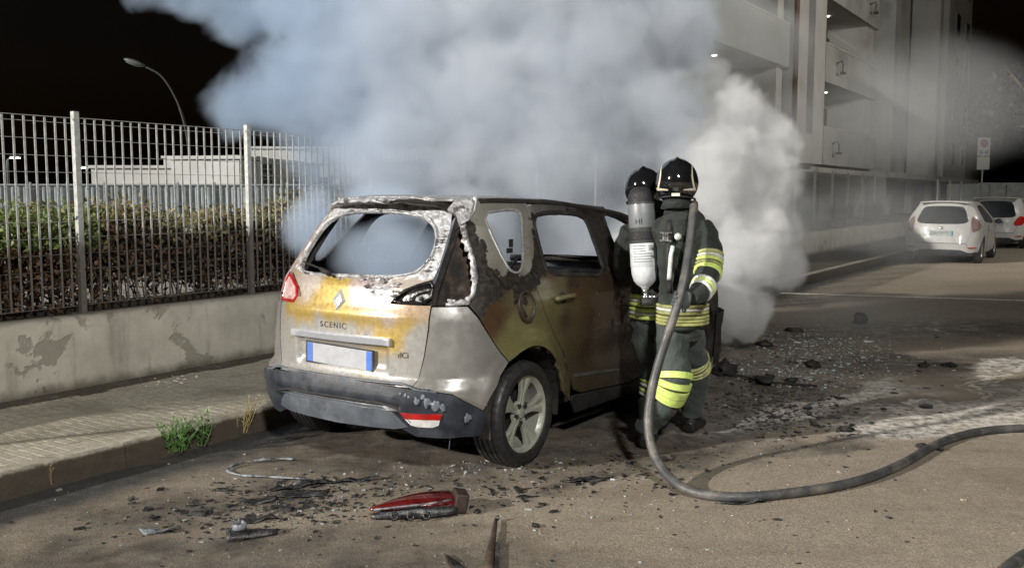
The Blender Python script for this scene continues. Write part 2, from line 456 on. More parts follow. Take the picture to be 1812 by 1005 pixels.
tag(mb.build('planting_bed', mat('dark_soil', (.035, .026, .018), .95, 0, .5, 20, .8, 60, .02, grime=(.09, .06, .04), gscale=8, world=True), smooth=True), kind='structure')

# steel grating fence on the wall
M_GALV = mat('galvanised_steel', (.48, .49, .47), .5, .35, .18, 25, .1, grime=(.30, .29, .26), gscale=8, g0=.5, g1=.8, world=True)
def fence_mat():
    m, t, b = new_mat('low_shaded_galvanised_steel'); v = t.geo(); sp = t.new('ShaderNodeSeparateXYZ'); t.l.new(v, sp.inputs[0])
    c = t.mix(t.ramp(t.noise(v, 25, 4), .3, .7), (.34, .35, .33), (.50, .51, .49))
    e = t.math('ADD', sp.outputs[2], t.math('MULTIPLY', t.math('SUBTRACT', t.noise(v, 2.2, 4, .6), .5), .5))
    c = t.mix(t.ramp(e, 1.22, 1.45, .82, 0), c, (.075, .06, .045))  # bars darken below hedge height: shade painted into the colour
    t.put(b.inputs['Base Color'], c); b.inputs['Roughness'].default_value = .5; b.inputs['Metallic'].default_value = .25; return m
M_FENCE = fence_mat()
fence = tag(empty('fence', W(.57, -1.70, .73), 0, 'tall galvanised steel grating fence standing on the low rendered wall', 'fence'))
fence.rotation_euler = (0, 0, R(90) - YAW)
FM = fence.matrix_basis.inverted()
FP = 1.69
# local frame of the fence: x along the street
def prism_box(name, dims, mt, chamfer=0):
    mb = MB(); mb.box((0, 0, 0), dims); me = mb.mesh(name); me.materials.append(mt); return me
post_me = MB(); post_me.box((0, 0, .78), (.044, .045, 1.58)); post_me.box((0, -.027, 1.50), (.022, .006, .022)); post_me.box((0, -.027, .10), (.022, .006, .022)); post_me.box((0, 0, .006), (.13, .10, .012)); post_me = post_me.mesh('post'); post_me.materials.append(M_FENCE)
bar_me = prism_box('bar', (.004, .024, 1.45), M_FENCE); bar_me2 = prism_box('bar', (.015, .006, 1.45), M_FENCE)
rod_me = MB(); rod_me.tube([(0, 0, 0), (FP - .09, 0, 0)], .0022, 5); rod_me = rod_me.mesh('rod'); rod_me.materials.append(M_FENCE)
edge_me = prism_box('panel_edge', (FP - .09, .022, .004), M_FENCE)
def fpart(name, me, x, y, z):
    o = bpy.data.objects.new(name, me); COL.objects.link(o); o.parent = fence; o.location = (x, y, z); return o
far = MB(); nb = 0
for p in range(-2, 17):
    x0 = p * FP
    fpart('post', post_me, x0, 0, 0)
    near = p < 11
    dz = .004 * math.sin(p * 2.1)
    if near:
        for k in range(1, 21):
            x = x0 + .042 + (FP - .084) * (k - .5) / 20 - .0
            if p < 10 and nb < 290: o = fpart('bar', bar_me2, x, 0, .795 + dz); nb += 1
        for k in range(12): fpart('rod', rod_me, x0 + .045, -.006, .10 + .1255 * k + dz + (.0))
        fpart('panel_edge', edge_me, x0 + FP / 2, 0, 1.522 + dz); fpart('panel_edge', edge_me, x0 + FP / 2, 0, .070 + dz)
    else:
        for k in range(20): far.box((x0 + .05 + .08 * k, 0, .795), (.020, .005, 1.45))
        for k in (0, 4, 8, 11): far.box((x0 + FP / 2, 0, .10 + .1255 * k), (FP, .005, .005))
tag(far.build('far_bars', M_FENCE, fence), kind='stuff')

# hedge behind the fence: green at the far end and tips, scorched brown near the fire
def leaf_mat(name, rough=.55):
    m, t, b = new_mat(name)
    c = t.attr('leaf_color'); n = t.noise(t.geo(), 30, 3)
    c = t.mix(t.ramp(n, .3, .7, 0, .3), c, t.mix(1.0, c, (.5, .5, .5), 'MULTIPLY'))
    t.put(b.inputs['Base Color'], c); b.inputs['Roughness'].default_value = rough
    tr = t.new('ShaderNodeBsdfTranslucent'); t.put(tr.inputs['Color'], c)
    mx = t.new('ShaderNodeMixShader'); mx.inputs[0].default_value = .25
    t.l.new(b.outputs[0], mx.inputs[1]); t.l.new(tr.outputs[0], mx.inputs[2]); t.l.new(mx.outputs[0], t.n['Material Output'].inputs['Surface'])
    return m
M_LEAF = leaf_mat('leaf')
def leaves(name, P, D, L, Wd, Cc, parent, mt=None, fold=.25):
    """folded leaf blades: four vertices and two faces on each side of the rib"""
    n = len(P)
    D = D / (np.linalg.norm(D, axis=1)[:, None] + 1e-9)
    up = rng.normal(size=(n, 3)); S = np.cross(D, up); S /= np.linalg.norm(S, axis=1)[:, None] + 1e-9; Nn = np.cross(S, D)
    L = L[:, None]; Wd = Wd[:, None]
    base = P; tip = P + D * L + Nn * L * -.12; m1 = P + D * L * .45 + S * Wd + Nn * Wd * fold; m2 = P + D * L * .45 - S * Wd + Nn * Wd * fold; mid = P + D * L * .5
    V = np.stack([base, m1, tip, m2, mid], 1).reshape(-1, 3)
    i = np.arange(n) * 5
    F = np.concatenate([np.stack([i, i + 1, i + 4], 1), np.stack([i + 1, i + 2, i + 4], 1), np.stack([i + 4, i + 2, i + 3], 1), np.stack([i, i + 4, i + 3], 1)])
    me = bpy.data.meshes.new(name)
    me.vertices.add(len(V)); me.vertices.foreach_set('co', V.ravel()); me.loops.add(len(F) * 3); me.loops.foreach_set('vertex_index', F.ravel().astype(np.int32))
    me.polygons.add(len(F)); me.polygons.foreach_set('loop_start', np.arange(len(F), dtype=np.int32) * 3); me.update(calc_edges=True)
    a = me.color_attributes.new('leaf_color', 'FLOAT_COLOR', 'POINT')
    CC = np.repeat(np.concatenate([Cc, np.ones((n, 1))], 1), 5, 0); a.data.foreach_set('color', CC.ravel())
    return link(name, me, mt or M_LEAF, parent)
hedge = tag(empty('hedge', W(3, -2.3, .6), 0, 'scorched brown hedge with green tips growing behind the steel fence', 'hedge'))
def top_z(a): return 1.38 + .07 * math.sin(a * 1.9) + .05 * math.sin(a * 5.3 + 1) + .12 * mnoise.noise(Vector((a * .9, 5, 0))) + .055 * max(0, a) ** .9 * (a < 6) + (.30 if a >= 6 else 0)
nL = 80000
A = rng.uniform(-2.2, 9.5, nL); A[: nL // 2] = rng.uniform(-1.6, 4.5, nL // 2)
Bq = -1.82 - rng.beta(1.3, 1.4, nL) * .95
U = rng.random(nL) ** .75
tz = np.array([top_z(a) for a in A]) + rng.normal(0, .06, nL)
lo = .72
Zq = lo + (tz - lo) * U
cl = np.array([mnoise.noise(Vector((a * 3.2, b * 3.2, z * 4.2))) for a, b, z in zip(A, Bq, Zq)])
thin = np.clip((1.15 - Zq) / .35, 0, 1) * ((A > .6))
keep = (cl > -.34 + .40 * thin) & (rng.random(nL) > thin * .35)
A, Bq, Zq, tz, cl = A[keep], Bq[keep], Zq[keep], tz[keep], cl[keep]; n = len(A)
P = np.array([tuple(W(a, b, z) - W(3, -2.3, .6)) for a, b, z in zip(A, Bq, Zq)])
D = rng.normal(size=(n, 3)) * .7; D[:, 2] += .55
tip = (tz - Zq < .13)
r_ = rng.random(n)[:, None]
brown = np.array((.085, .045, .024)) * (1 - r_) + np.array((.18, .10, .05)) * r_
dk = np.array((.020, .016, .010)) * (1 - r_) + np.array((.05, .038, .022)) * r_
green = np.array((.06, .10, .022)) * (1 - r_) + np.array((.24, .31, .09)) * r_
olive = np.array((.14, .125, .04)) * (1 - r_) + np.array((.36, .32, .14)) * r_
kg = (A < -.15 - .9 * (1.25 - Zq) + rng.normal(0, .12, n)) | ((Zq > 1.22) & (A < .9) & (rng.random(n) < .8))
Cc = np.where((rng.random(n) < .42)[:, None], brown, dk)
Cc = np.where((A < 1.0)[:, None] & ~kg[:, None] & (rng.random(n) < .6)[:, None], brown, Cc)
Cc = np.where((tip & (rng.random(n) < .8) & (A < 4.2))[:, None], olive, Cc)
Cc = np.where(kg[:, None], green, Cc)
leaves('foliage', P, D, rng.uniform(.04, .08, n), rng.uniform(.010, .018, n), Cc, hedge)['kind'] = 'stuff'
mb = MB()
for k in range(330):
    a = random.uniform(-2.2, 9); b = random.uniform(-2.75, -1.9); o = W(3, -2.3, .6); p = W(a, b, .66) - o; t_ = top_z(a) - .72
    d = Vector((random.uniform(-.18, .18), random.uniform(-.18, .18), t_ * random.uniform(.6, 1))); q = Vector((random.uniform(-.07, .07), random.uniform(-.07, .07), 0))
    mb.tube([p, p + d * .4 + q, p + d], [.008, .006, .003], 4, cap=False)
    for s_ in range(3):
        e = p + d * random.uniform(.3, .9); mb.tube([e, e + Vector((random.uniform(-.16, .16), random.uniform(-.16, .16), random.uniform(.02, .16)))], [.004, .002], 3, cap=False)
tag(mb.build('twigs', mat('twig_bark', (.07, .045, .028), .85, 0, .4, 40), hedge), kind='stuff')

# ------------------------------------------------------------------ yard on the left: low white buildings, metal panel fence, lamps
M_WHITE = mat('white_render', (.54, .55, .54), .75, 0, .08, 1.2, .1, 20, grime=(.38, .38, .37), gscale=.6, g0=.5, g1=.8, world=True)
M_VENT = mat('dark_louvre', (.05, .055, .06), .6, 0, .2, 5)
def low_building(x0, x1, y0, dep, z1, rot, label, wins=(), parapet=.18):
    c = Vector(((x0 + x1) / 2, y0 + dep / 2, .6)); w_ = x1 - x0; h = z1 - .6
    t = tag(empty('low_building', c, rot, label, 'building'))
    mb = MB(); mb.box((0, 0, h / 2 - .02), (w_, dep, h)); mb.build('wall', M_WHITE, t)
    mb = MB(); mb.box((0, 0, h + .05), (w_ + .16, dep + .16, .10)); o = mb.build('roof_edge', M_WHITE, t)
    for (u, z, ww, hh, face) in wins:
        y = -dep / 2; wb = MB(); wb.box((0, 0, 0), (ww, .05, hh))
        f = wb.build('window_frame', M_WHITE, t)
        gb = MB(); gb.box((0, -.03, 0), (ww - .12, .02, hh - .12)); gb.build('pane', M_VENT, f)
        lb = MB()
        for k in range(int(hh / .16)): lb.box((0, -.05, -hh / 2 + .14 + k * .16), (ww - .14, .02, .03))
        lb.build('slats', M_GALV, f)['kind'] = 'stuff'
        if face == 'front': f.location = (u, y - .02, z)
        else: f.location = (w_ / 2 + .02, u, z); f.rotation_euler = (0, 0, R(90))
    mb = MB(); mb.box((-w_ * .3, -dep / 2 - .04, h * .55), (.25, .08, .38)); mb.build('meter_box', M_GALV, t)
    return t
low_building(-15.3, -9.4, 34, 6, 2.62, R(2), 'long low white building behind the grey panel fence, dark vents near its right end', [(2.2, 1.45, 1.0, .6, 'front'), (1.0, 1.45, .9, .5, 'front')])
low_building(-15.2, -11.2, 41, 4, 3.25, 0, 'white flat roofed block rising behind the long low white building')
low_building(-9.75, -7.6, 28, 7, 2.72, R(-8), 'white box-shaped building with a dark louvred side, in front of the taller white block', [(-1.6, 1.3, 1.0, 1.7, 'side'), (1.0, 1.3, 1.0, 1.7, 'side')])
low_building(-12.2, -5.4, 43, 8, 3.75, R(4), 'widest white building at the back of the yard, nearest the smoke', [(1.8, 1.6, 1.2, .7, 'front'), (-.4, 1.6, 1.2, .7, 'front')])
pf = tag(empty('panel_fence', (-11.2, 26, .6), R(3), 'blue grey corrugated metal panel fence in front of the white buildings', 'fence'))
for k in range(10):
    mb = MB(); w_ = .98; V = []; m_ = 24
    for i in range(m_ + 1):
        x = -w_ / 2 + w_ * i / m_; y = .02 if (i // 2) % 2 else -.02; V += [(x, y, 0), (x, y, 1.32)]
    mb.add(V, [(2 * i, 2 * i + 2, 2 * i + 3, 2 * i + 1) for i in range(m_)])
    mb.box((0, -.03, 1.34), (w_, .06, .04)); mb.box((-w_ / 2, -.04, .7), (.05, .06, 1.42))
    o = mb.build('panel', mat('grey_sheet_metal', (.26, .30, .32), .55, .2, .1, 3, grime=(.2, .22, .23), gscale=2), pf); o.location = (-2.6 + k, 0, 0)
M_HEAD = emat('lit_lamp_glass', (1.0, .97, .9), 14)
M_POLE = mat('lamp_post_grey', (.16, .17, .165), .6, .3, .1, 8)
def yard_lamp(x, y, h, label):
    t = tag(empty('street_lamp', (x, y, .6), 0, label, 'street lamp'))
    mb = MB(); mb.tube([(0, 0, 0), (0, 0, h), (.12, -.05, h + .08), (.32, -.15, h + .12)], [.06, .045, .035, .03], 8); mb.build('pole', M_POLE, t, smooth=True)
    mb = MB(); mb.box((.45, -.22, h + .13), (.40, .20, .07)); o = mb.build('lamp_housing', M_POLE, t); bevel(o, .02, 2)
    mb = MB(); mb.box((.45, -.24, h + .085), (.34, .16, .03)); mb.build('lamp_glass', M_HEAD, t)
yard_lamp(-20.4, 38, 2.45, 'lit yard lamp, the left one of the two small lights seen through the fence')
yard_lamp(-17.7, 38, 2.05, 'lit yard lamp beside the first tall fence post')
yard_lamp(-10.6, 34.5, 2.35, 'lit lamp on the roof line of the white box-shaped building')
# curved street lamp, its head unlit
t = tag(empty('street_lamp', (-10.3, 30, .6), 0, 'tall street lamp with an unlit head on a long curved arm, against the black sky', 'street lamp'))
mb = MB(); mb.tube(catmull([(0, 0, 0), (.02, 0, 1.6), (-.04, 0, 2.9), (-.28, 0, 3.9), (-.75, 0, 4.75), (-1.3, 0, 5.1)], 6), [.07] * 8 + [.05] * 10 + [.035] * 13, 8); mb.build('pole', mat('dark_lamp_post', (.03, .036, .03), .7, .1), t, smooth=True)
mb = MB(); mb.blob((-1.62, 0, 5.22), (.36, .15, .085), 3, M=Matrix.Rotation(R(18), 4, 'Y')); mb.build('lamp_housing', mat('lamp_head_grey', (.09, .10, .09), .6), t, smooth=True)
mb = MB(); mb.blob((-1.66, 0, 5.18), (.27, .11, .06), 2, M=Matrix.Rotation(R(18), 4, 'Y')); mb.build('lamp_glass', mat('unlit_lamp_glass', (.10, .11, .10), .3), t, smooth=True)
def tree(x, y, z0, h, r, label, cols, n=5000, trunk=.12, name='tree', group=None, leafsize=.16, sq=1.0):
    t = tag(empty(name, (x, y, z0), 0, label, 'tree' if name == 'tree' else 'bush', group))
    mb = MB(); top = h - r * .9
    mb.tube(catmull([(0, 0, 0), (.05 * r, .03 * r, top * .5), (-.04 * r, .05 * r, top)], 4), [trunk * (1 - .06 * k) for k in range(9)], 7)
    for k in range(7):
        a = k * 2.4; q = Vector((math.cos(a) * r * .6, math.sin(a) * r * .6, top + r * random.uniform(.1, .7))); mb.tube([(0, 0, top * .7 + .05 * k), q * .5 + Vector((0, 0, top * .45)), q], [trunk * .5, trunk * .3, trunk * .1], 5)
    mb.build('trunk', mat('bark', (.06, .045, .035), .9, 0, .3, 20, .6), t, smooth=True)
    cs = [(rng.normal(size=3) * np.array((.45, .45, .38 * sq)) * r + np.array((0, 0, h - r)), r * rng.uniform(.28, .5)) for _ in range(16)]
    Pq = []; 
    for c, rr in cs:
        d = rng.normal(size=(n // 16, 3)); d /= np.linalg.norm(d, axis=1)[:, None]; Pq.append(c + d * rr * rng.uniform(.5, 1.0, (n // 16, 1)) ** .5)
    Pq = np.concatenate(Pq); Pq[:, 2] = np.maximum(Pq[:, 2], .1); m_ = len(Pq); rr = rng.random(m_)[:, None]
    Cq = np.array(cols[0]) * (1 - rr) + np.array(cols[1]) * rr
    f = leaves('crown', Pq, rng.normal(size=(m_, 3)), rng.uniform(.6, 1.3, m_) * leafsize, rng.uniform(.3, .5, m_) * leafsize, Cq, t)
    return t
tree(-13.6, 20, .6, 1.35, .62, 'dark rounded bush at the left edge of the yard', ((.03, .04, .015), (.08, .09, .035)), 2600, .04, 'bush', 'bushes at the left of the yard', .09)
tree(-12.4, 21, .6, 1.25, .60, 'smaller olive bush beside the panel fence end', ((.04, .045, .018), (.09, .09, .04)), 2600, .04, 'bush', 'bushes at the left of the yard', .09)

# ------------------------------------------------------------------ apartment block on the right
M_FAC = mat('grey_facade_render', (.50, .51, .48), .8, 0, .10, .8, .15, 14, grime=(.27, .27, .25), gscale=.5, g0=.45, g1=.8, world=True)
M_FAC2 = mat('pale_facade_render', (.60, .60, .57), .8, 0, .08, .9, .1, 14, grime=(.38, .38, .36), gscale=.7, g0=.5, g1=.8, world=True)
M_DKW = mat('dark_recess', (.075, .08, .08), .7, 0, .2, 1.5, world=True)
M_GLASS = mat('window_glass_dark', (.02, .024, .028), .12, 0, .2, 2, spec=.6)
M_PIPE = mat('copper_pipe', (.20, .13, .11), .5, .2, .2, 3)
M_FRAME = mat('window_frame_grey', (.30, .32, .32), .5, .2, .1, 5)
blk = tag(empty('apartment_block', W(24, -3.5, .6), R(90) - YAW, 'grey apartment block with balconies and a tall grooved pier, half hidden in smoke', 'building'))
def fb(name, a0, a1, b0, b1, z0, z1, mt, bev=0, parent=None):
    """a block of the facade given in street coordinates"""
    mb = MB(); mb.box(((a0 + a1) / 2 - 24, -((b0 + b1) / 2 + 3.5), (z0 + z1) / 2 - .6), (a1 - a0, abs(b1 - b0), z1 - z0)); o = mb.build(name, mt, parent or blk)
    if bev: bevel(o, bev, 1)
    return o
ST = 2.72; Z0 = 2.67; NF = 6
def bay(a0, a1, pier, win=True):
    """balcony bay: parapets in front, a recessed wall with shutters, a pale pier at its right end"""
    for k in range(NF):
        z = Z0 + k * ST
        fb('balcony_parapet', a0, a1, -3.5, -3.66, z, z + 1.22, M_FAC)
        fb('balcony_slab', a0, a1, -3.661, -5.2, z + .002, z + .20, M_FAC2)
        fb('coping', a0 - .001, a1 - .002, -3.47, -3.69, z + 1.221, z + 1.27, M_FAC2)
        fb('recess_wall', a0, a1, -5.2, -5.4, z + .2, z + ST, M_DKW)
        nw = max(2, int((a1 - a0) / 2.6))
        for j in range(nw):
            c = a0 + (a1 - a0) * (j + .5) / nw
            f = fb('window', c - .75, c + .75, -5.14, -5.199, z + .35, z + 2.45, M_FRAME)
            g = fb('pane', c - .66, c - .04, -5.10, -5.139, z + .45, z + 2.36, M_GLASS, parent=f); g2 = fb('pane', c + .04, c + .66, -5.10, -5.139, z + .45, z + 2.36, M_GLASS, parent=f)
        fb('end_pier', a1 - pier, a1 - .003, -3.70, -5.19, z + 1.272, z + ST - .002, M_FAC2)
bay(12.4, 16.2, .6); bay(16.4, 24.3, .62); bay(27.5, 35.6, 1.15)
def pier(a0, a1, b0=-3.30):
    w_ = a1 - a0
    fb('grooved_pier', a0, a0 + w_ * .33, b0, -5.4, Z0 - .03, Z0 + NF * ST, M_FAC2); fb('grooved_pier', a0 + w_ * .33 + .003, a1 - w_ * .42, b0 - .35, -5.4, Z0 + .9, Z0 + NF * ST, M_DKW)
    fb('grooved_pier', a0 + w_ * .33 + .003, a1 - w_ * .42, b0 - .006, -5.4, Z0 - .028, Z0 + .897, M_FAC2); fb('grooved_pier', a1 - w_ * .42 + .003, a1, b0, -5.4, Z0 - .03, Z0 + NF * ST, M_FAC2)
    for q in (a0 - .16, a0 - .05):
        mb = MB(); mb.tube([(q - 24, -(b0 + 3.5) + .03, Z0 - .6 - .5), (q - 24, -(b0 + 3.5) + .03, Z0 + NF * ST)], .05, 6); mb.build('downpipe', M_PIPE, blk, smooth=True)
    mb = MB(); mb.tube([(a1 + .05 - 24, -(b0 + 3.5) + .05, Z0 - .6), (a1 + .05 - 24, -(b0 + 3.5) + .05, Z0 + NF * ST)], .05, 6); mb.build('downpipe', M_PIPE, blk, smooth=True)
pier(24.45, 27.35)
fb('recess_wall', 35.7, 42, -6.2, -6.5, Z0, Z0 + NF * ST, M_DKW); fb('pilaster', 42.0, 45.2, -4.2, -6.5, Z0, Z0 + NF * ST, M_FAC)
fb('recess_wall', 45.3, 52, -5.4, -6.5, Z0, Z0 + NF * ST, M_DKW); fb('pilaster', 52.2, 53.2, -4.0, -6.5, Z0, Z0 + NF * ST, M_FAC2); fb('pilaster', 55.0, 55.8, -4.0, -6.5, Z0, Z0 + NF * ST, M_FAC)
fb('side_wall', 53.3, 68, -4.6, -6.5, Z0, Z0 + NF * ST, M_FAC)
for k in range(NF):
    for a in (58, 62, 66):
        f = fb('window', a - .7, a + .7, -4.53, -4.60, Z0 + k * ST + .9, Z0 + k * ST + 2.2, M_FRAME); fb('pane', a - .6, a + .6, -4.50, -4.529, Z0 + k * ST + 1.0, Z0 + k * ST + 2.1, M_GLASS, parent=f)
fb('first_floor_slab', 12.4, 68, -3.72, -9.4, Z0 - .25, Z0 - .002, M_FAC2)
fb('ground_floor_wall_or_added_screen', 12.4, 68, -9, -9.3, .6, Z0 - .25, M_DKW)
fb('ground_floor_wall_or_added_screen', 40, 68, -6.25, -6.5, .6, Z0 - .252, M_DKW)  # added screen: hides the lit yard so the space under the block stays dark
for a in np.arange(13, 68, 6.0): fb('column', a, a + .4, -5.6, -6.0, .6, Z0 - .25, M_FAC)
M_BULK = emat('lit_bulkhead', (1, .96, .88), 5)
for a, k, b in ((18.6, 2, -4.4), (20.6, 1, -4.4), (31.5, 1, -4.4), (31.5, 2, -4.4), (22.5, 3, -4.4), (30.2, 3, -4.4)):
    mb = MB(); mb.lathe([(0, -.035), (.06, -.03), (.075, -.01), (.075, 0), (0, 0)], 16, Matrix.Translation((a - 24, -(b + 3.5), Z0 + k * ST - .6 - .003 + .0))); mb.build('ceiling_light', M_BULK, blk, smooth=True)
for a, k in ((29.3, 0), (29.5, 1), (19.3, 2), (34, 2)):
    mb = MB(); x = a - 24; z = Z0 + k * ST - .6
    mb.box((x, .02 + 0, z + .72), (.10, .05, .10)); mb.tube([(x, 0.0, z + .72), (x, -.18, z + .80), (x, -.22, z + .66), (x + .05, -.2, z + .45)], .022, 6); mb.box((x + .06, -.2, z + .40), (.22, .16, .07)); mb.build('wall_bracket', M_DKW, blk)

# street signs on a pole
M_SIGNW = mat('sign_white', (.60, .61, .58), .45, 0, .05, 4); M_SIGNB = mat('sign_blue', (.09, .15, .36), .45, 0, .05, 4); M_SIGNR = mat('sign_red', (.50, .10, .10), .45, 0, .05, 4)
sg = tag(empty('road_sign', W(46.5, -.9, .15), 0, 'pole with a white no-stopping zone sign over a blank white plate', 'road sign'))
mb = MB(); mb.tube([(0, .05, 0), (0, .05, 4.25)], .035, 8); mb.build('pole', M_GALV, sg, smooth=True)
def plate(name, z, w_, h, mt):
    mb = MB(); mb.box((0, 0, z), (w_, .03, h)); o = mb.build(name, mt, sg); bevel(o, .01, 2); return o
p1_ = plate('sign_plate', 3.80, .60, .86, M_SIGNW); p2_ = plate('lower_plate', 3.03, .60, .62, M_SIGNW)
def disc(r0, r1, x, z, y, mt, name, parent):
    mb = MB(); mb.lathe([(r0, 0), (r1, 0), (r1, .008), (r0, .008)], 32, Matrix.Translation((x, y, z)) @ Matrix.Rotation(R(90), 4, 'X'), close=r0 > 0); return mb.build(name, mt, parent)
disc(0, .155, 0, 3.97, -.0165, M_SIGNB, 'disc', p1_); disc(.155, .205, 0, 3.97, -.0165, M_SIGNR, 'red_ring', p1_)
mb = MB(); mb.box((0, -.030, 3.97), (.33, .006, .045), M=Matrix.Rotation(R(45), 4, 'Y')); mb.build('red_bar', M_SIGNR, p1_)
for x in (-.13, .13):
    mb = MB(); mb.box((x, -.020, 3.55), (.15, .008, .15)); q = mb.build('symbol_field', M_SIGNB, p1_)
    mb = MB()
    if x < 0: mb.box((x - .02, -.027, 3.55), (.02, .006, .09)); mb.box((x + .015, -.027, 3.575), (.06, .006, .045))
    else: mb.box((x, -.027, 3.545), (.10, .006, .03)); mb.box((x - .03, -.027, 3.57), (.02, .006, .07)); mb.box((x + .01, -.027, 3.585), (.05, .006, .02))
    mb.build('symbol', M_SIGNW, p1_)['kind'] = 'stuff'
mb = MB(); mb.box((0, 0, 1.6), (70, .3, 3.2)); o = mb.build('boundary_wall', M_DKW); o.location = W(120, -20, 0); o.rotation_euler = (0, 0, R(8)); tag(o, 'dark boundary wall far beyond the parked cars', 'wall')
for k, (x, y, h) in enumerate(((47, 84, 15), (56, 92, 17), (62, 98, 12))):
    tree(x, y, 0, h, h * .34, ['dark tree beyond the block, left of the three', 'tallest dark tree at the far right, against the night sky', 'lowest dark tree beyond the parked cars'][k], ((.0012, .0016, .0015), (.003, .004, .004)), 9000, .25, 'tree', 'dark trees beyond the apartment block', .5)
# fence of slim posts beyond the cars
for k, a in enumerate((36, 39, 42, 52, 60)):
    mb = MB(); p = W(a, -1.2, .15); mb.tube([p, p + Vector((0, 0, 2.1))], .035, 8); o = mb.build('post', M_GALV, None, smooth=True)
    tag(o, ['slim steel post nearest behind the white parked hatchback', 'second slim steel post beyond the white hatchback', 'third slim steel post beyond the white hatchback', 'slim steel post right of the road sign', 'farthest slim steel post at the end of the pavement'][k], 'post', 'slim posts along the far pavement')
# ------------------------------------------------------------------ body surface: horizontal outlines stacked over z, points addressed by (s = arc length from the rear middle, z)
class Body:
    def __init__(b, Z, Wd, XR, A, xmax, N=2.8, tap=(2.3, 1.3, .10), disp=None):
        b.Z, b.Wd, b.XR, b.A, b.xmax, b.N, b.tap, b.disp = Z, Wd, XR, A, xmax, N, tap, disp
        th = np.linspace(0, np.pi / 2, 70); b.CT = np.cos(th) ** (2 / N); b.ST = np.sin(th) ** (2 / N); b.CT[-1] = 0
    def prof(b, z): return np.interp(z, b.Z, b.Wd), np.interp(z, b.Z, b.XR), np.interp(z, b.Z, b.A)
    def taper(b, x): return 1 - b.tap[2] * np.clip((x - b.tap[0]) / b.tap[1], 0, 1) ** 2
    def outline(b, z):
        w, xr, a = b.prof(z)
        xs = xr + a * (1 - b.CT); ys = w * b.ST
        x2 = np.linspace(xs[-1], b.xmax, 60)[1:]
        xs = np.concatenate([xs, x2]); ys = np.concatenate([ys, w * b.taper(x2)])
        return xs, ys, np.concatenate([[0], np.cumsum(np.hypot(np.diff(xs), np.diff(ys)))])
    def x2s(b, x, z):
        xs, ys, ss = b.outline(z); return float(np.interp(x, xs, ss))
    def y_at(b, x, z):
        xs, ys, ss = b.outline(z); return float(np.interp(x, xs, ys))
    def raw(b, S, Zs):
        P = np.zeros((len(S), 3))
        for i, (s, z) in enumerate(zip(S, Zs)):
            xs, ys, ss = b.outline(z)
            P[i] = (np.interp(abs(s), ss, xs), -math.copysign(np.interp(abs(s), ss, ys), s), z)
        return P
    def pts(b, S, Zs, off=0.0):
        """points on the surface, pushed out by off (a number or one per point)"""
        S = np.asarray(S, float); Zs = np.asarray(Zs, float)
        P = b.raw(S, Zs); e = 0.012
        D1 = b.raw(S + e, Zs) - b.raw(S - e, Zs); D2 = b.raw(S, Zs + e) - b.raw(S, Zs - e)
        Nn = np.cross(D1, D2); Nn /= np.linalg.norm(Nn, axis=1)[:, None] + 1e-12
        o = np.zeros(len(S)) + off
        if b.disp is not None: o = o + b.disp(S, Zs, P)
        return P + Nn * o[:, None], Nn
def inpoly(P, poly):
    x, y = P[:, 0], P[:, 1]; c = np.zeros(len(P), bool); n = len(poly)
    for i in range(n):
        x0, y0 = poly[i]; x1, y1 = poly[(i + 1) % n]
        if y0 == y1: continue
        k = ((y0 > y) != (y1 > y)) & (x < (x1 - x0) * (y - y0) / (y1 - y0) + x0)
        c ^= k
    return c
def dens(poly, step):
    out = []
    for i in range(len(poly)):
        a = np.array(poly[i]); b = np.array(poly[(i + 1) % len(poly)]); n = max(1, int(np.linalg.norm(b - a) / step))
        out += [tuple(a + (b - a) * k / n) for k in range(n)]
    return out
def area(poly): return 0.5 * sum(poly[i][0] * poly[(i + 1) % len(poly)][1] - poly[(i + 1) % len(poly)][0] * poly[i][1] for i in range(len(poly)))
def inset(poly, d):
    """moves every corner inward by d"""
    if area(poly) < 0: poly = poly[::-1]
    out = []; n = len(poly)
    for i in range(n):
        p0, p1, p2 = (np.array(poly[j % n]) for j in (i - 1, i, i + 1))
        e1 = p1 - p0; e2 = p2 - p1
        n1 = np.array((-e1[1], e1[0])) / (np.linalg.norm(e1) + 1e-9); n2 = np.array((-e2[1], e2[0])) / (np.linalg.norm(e2) + 1e-9)
        m = n1 + n2; l = np.dot(m, m); m = m * (2 / l) if l > 0.5 else n1
        out.append(tuple(p1 + m * d * (1 if np.linalg.norm(m) < 2 else 2 / np.linalg.norm(m))))
    return out
def smooth_poly(poly, it=2):
    for _ in range(it):
        out = []
        for i in range(len(poly)):
            a = np.array(poly[i]); b = np.array(poly[(i + 1) % len(poly)]); out += [tuple(a * .75 + b * .25), tuple(a * .25 + b * .75)]
        poly = out
    return poly
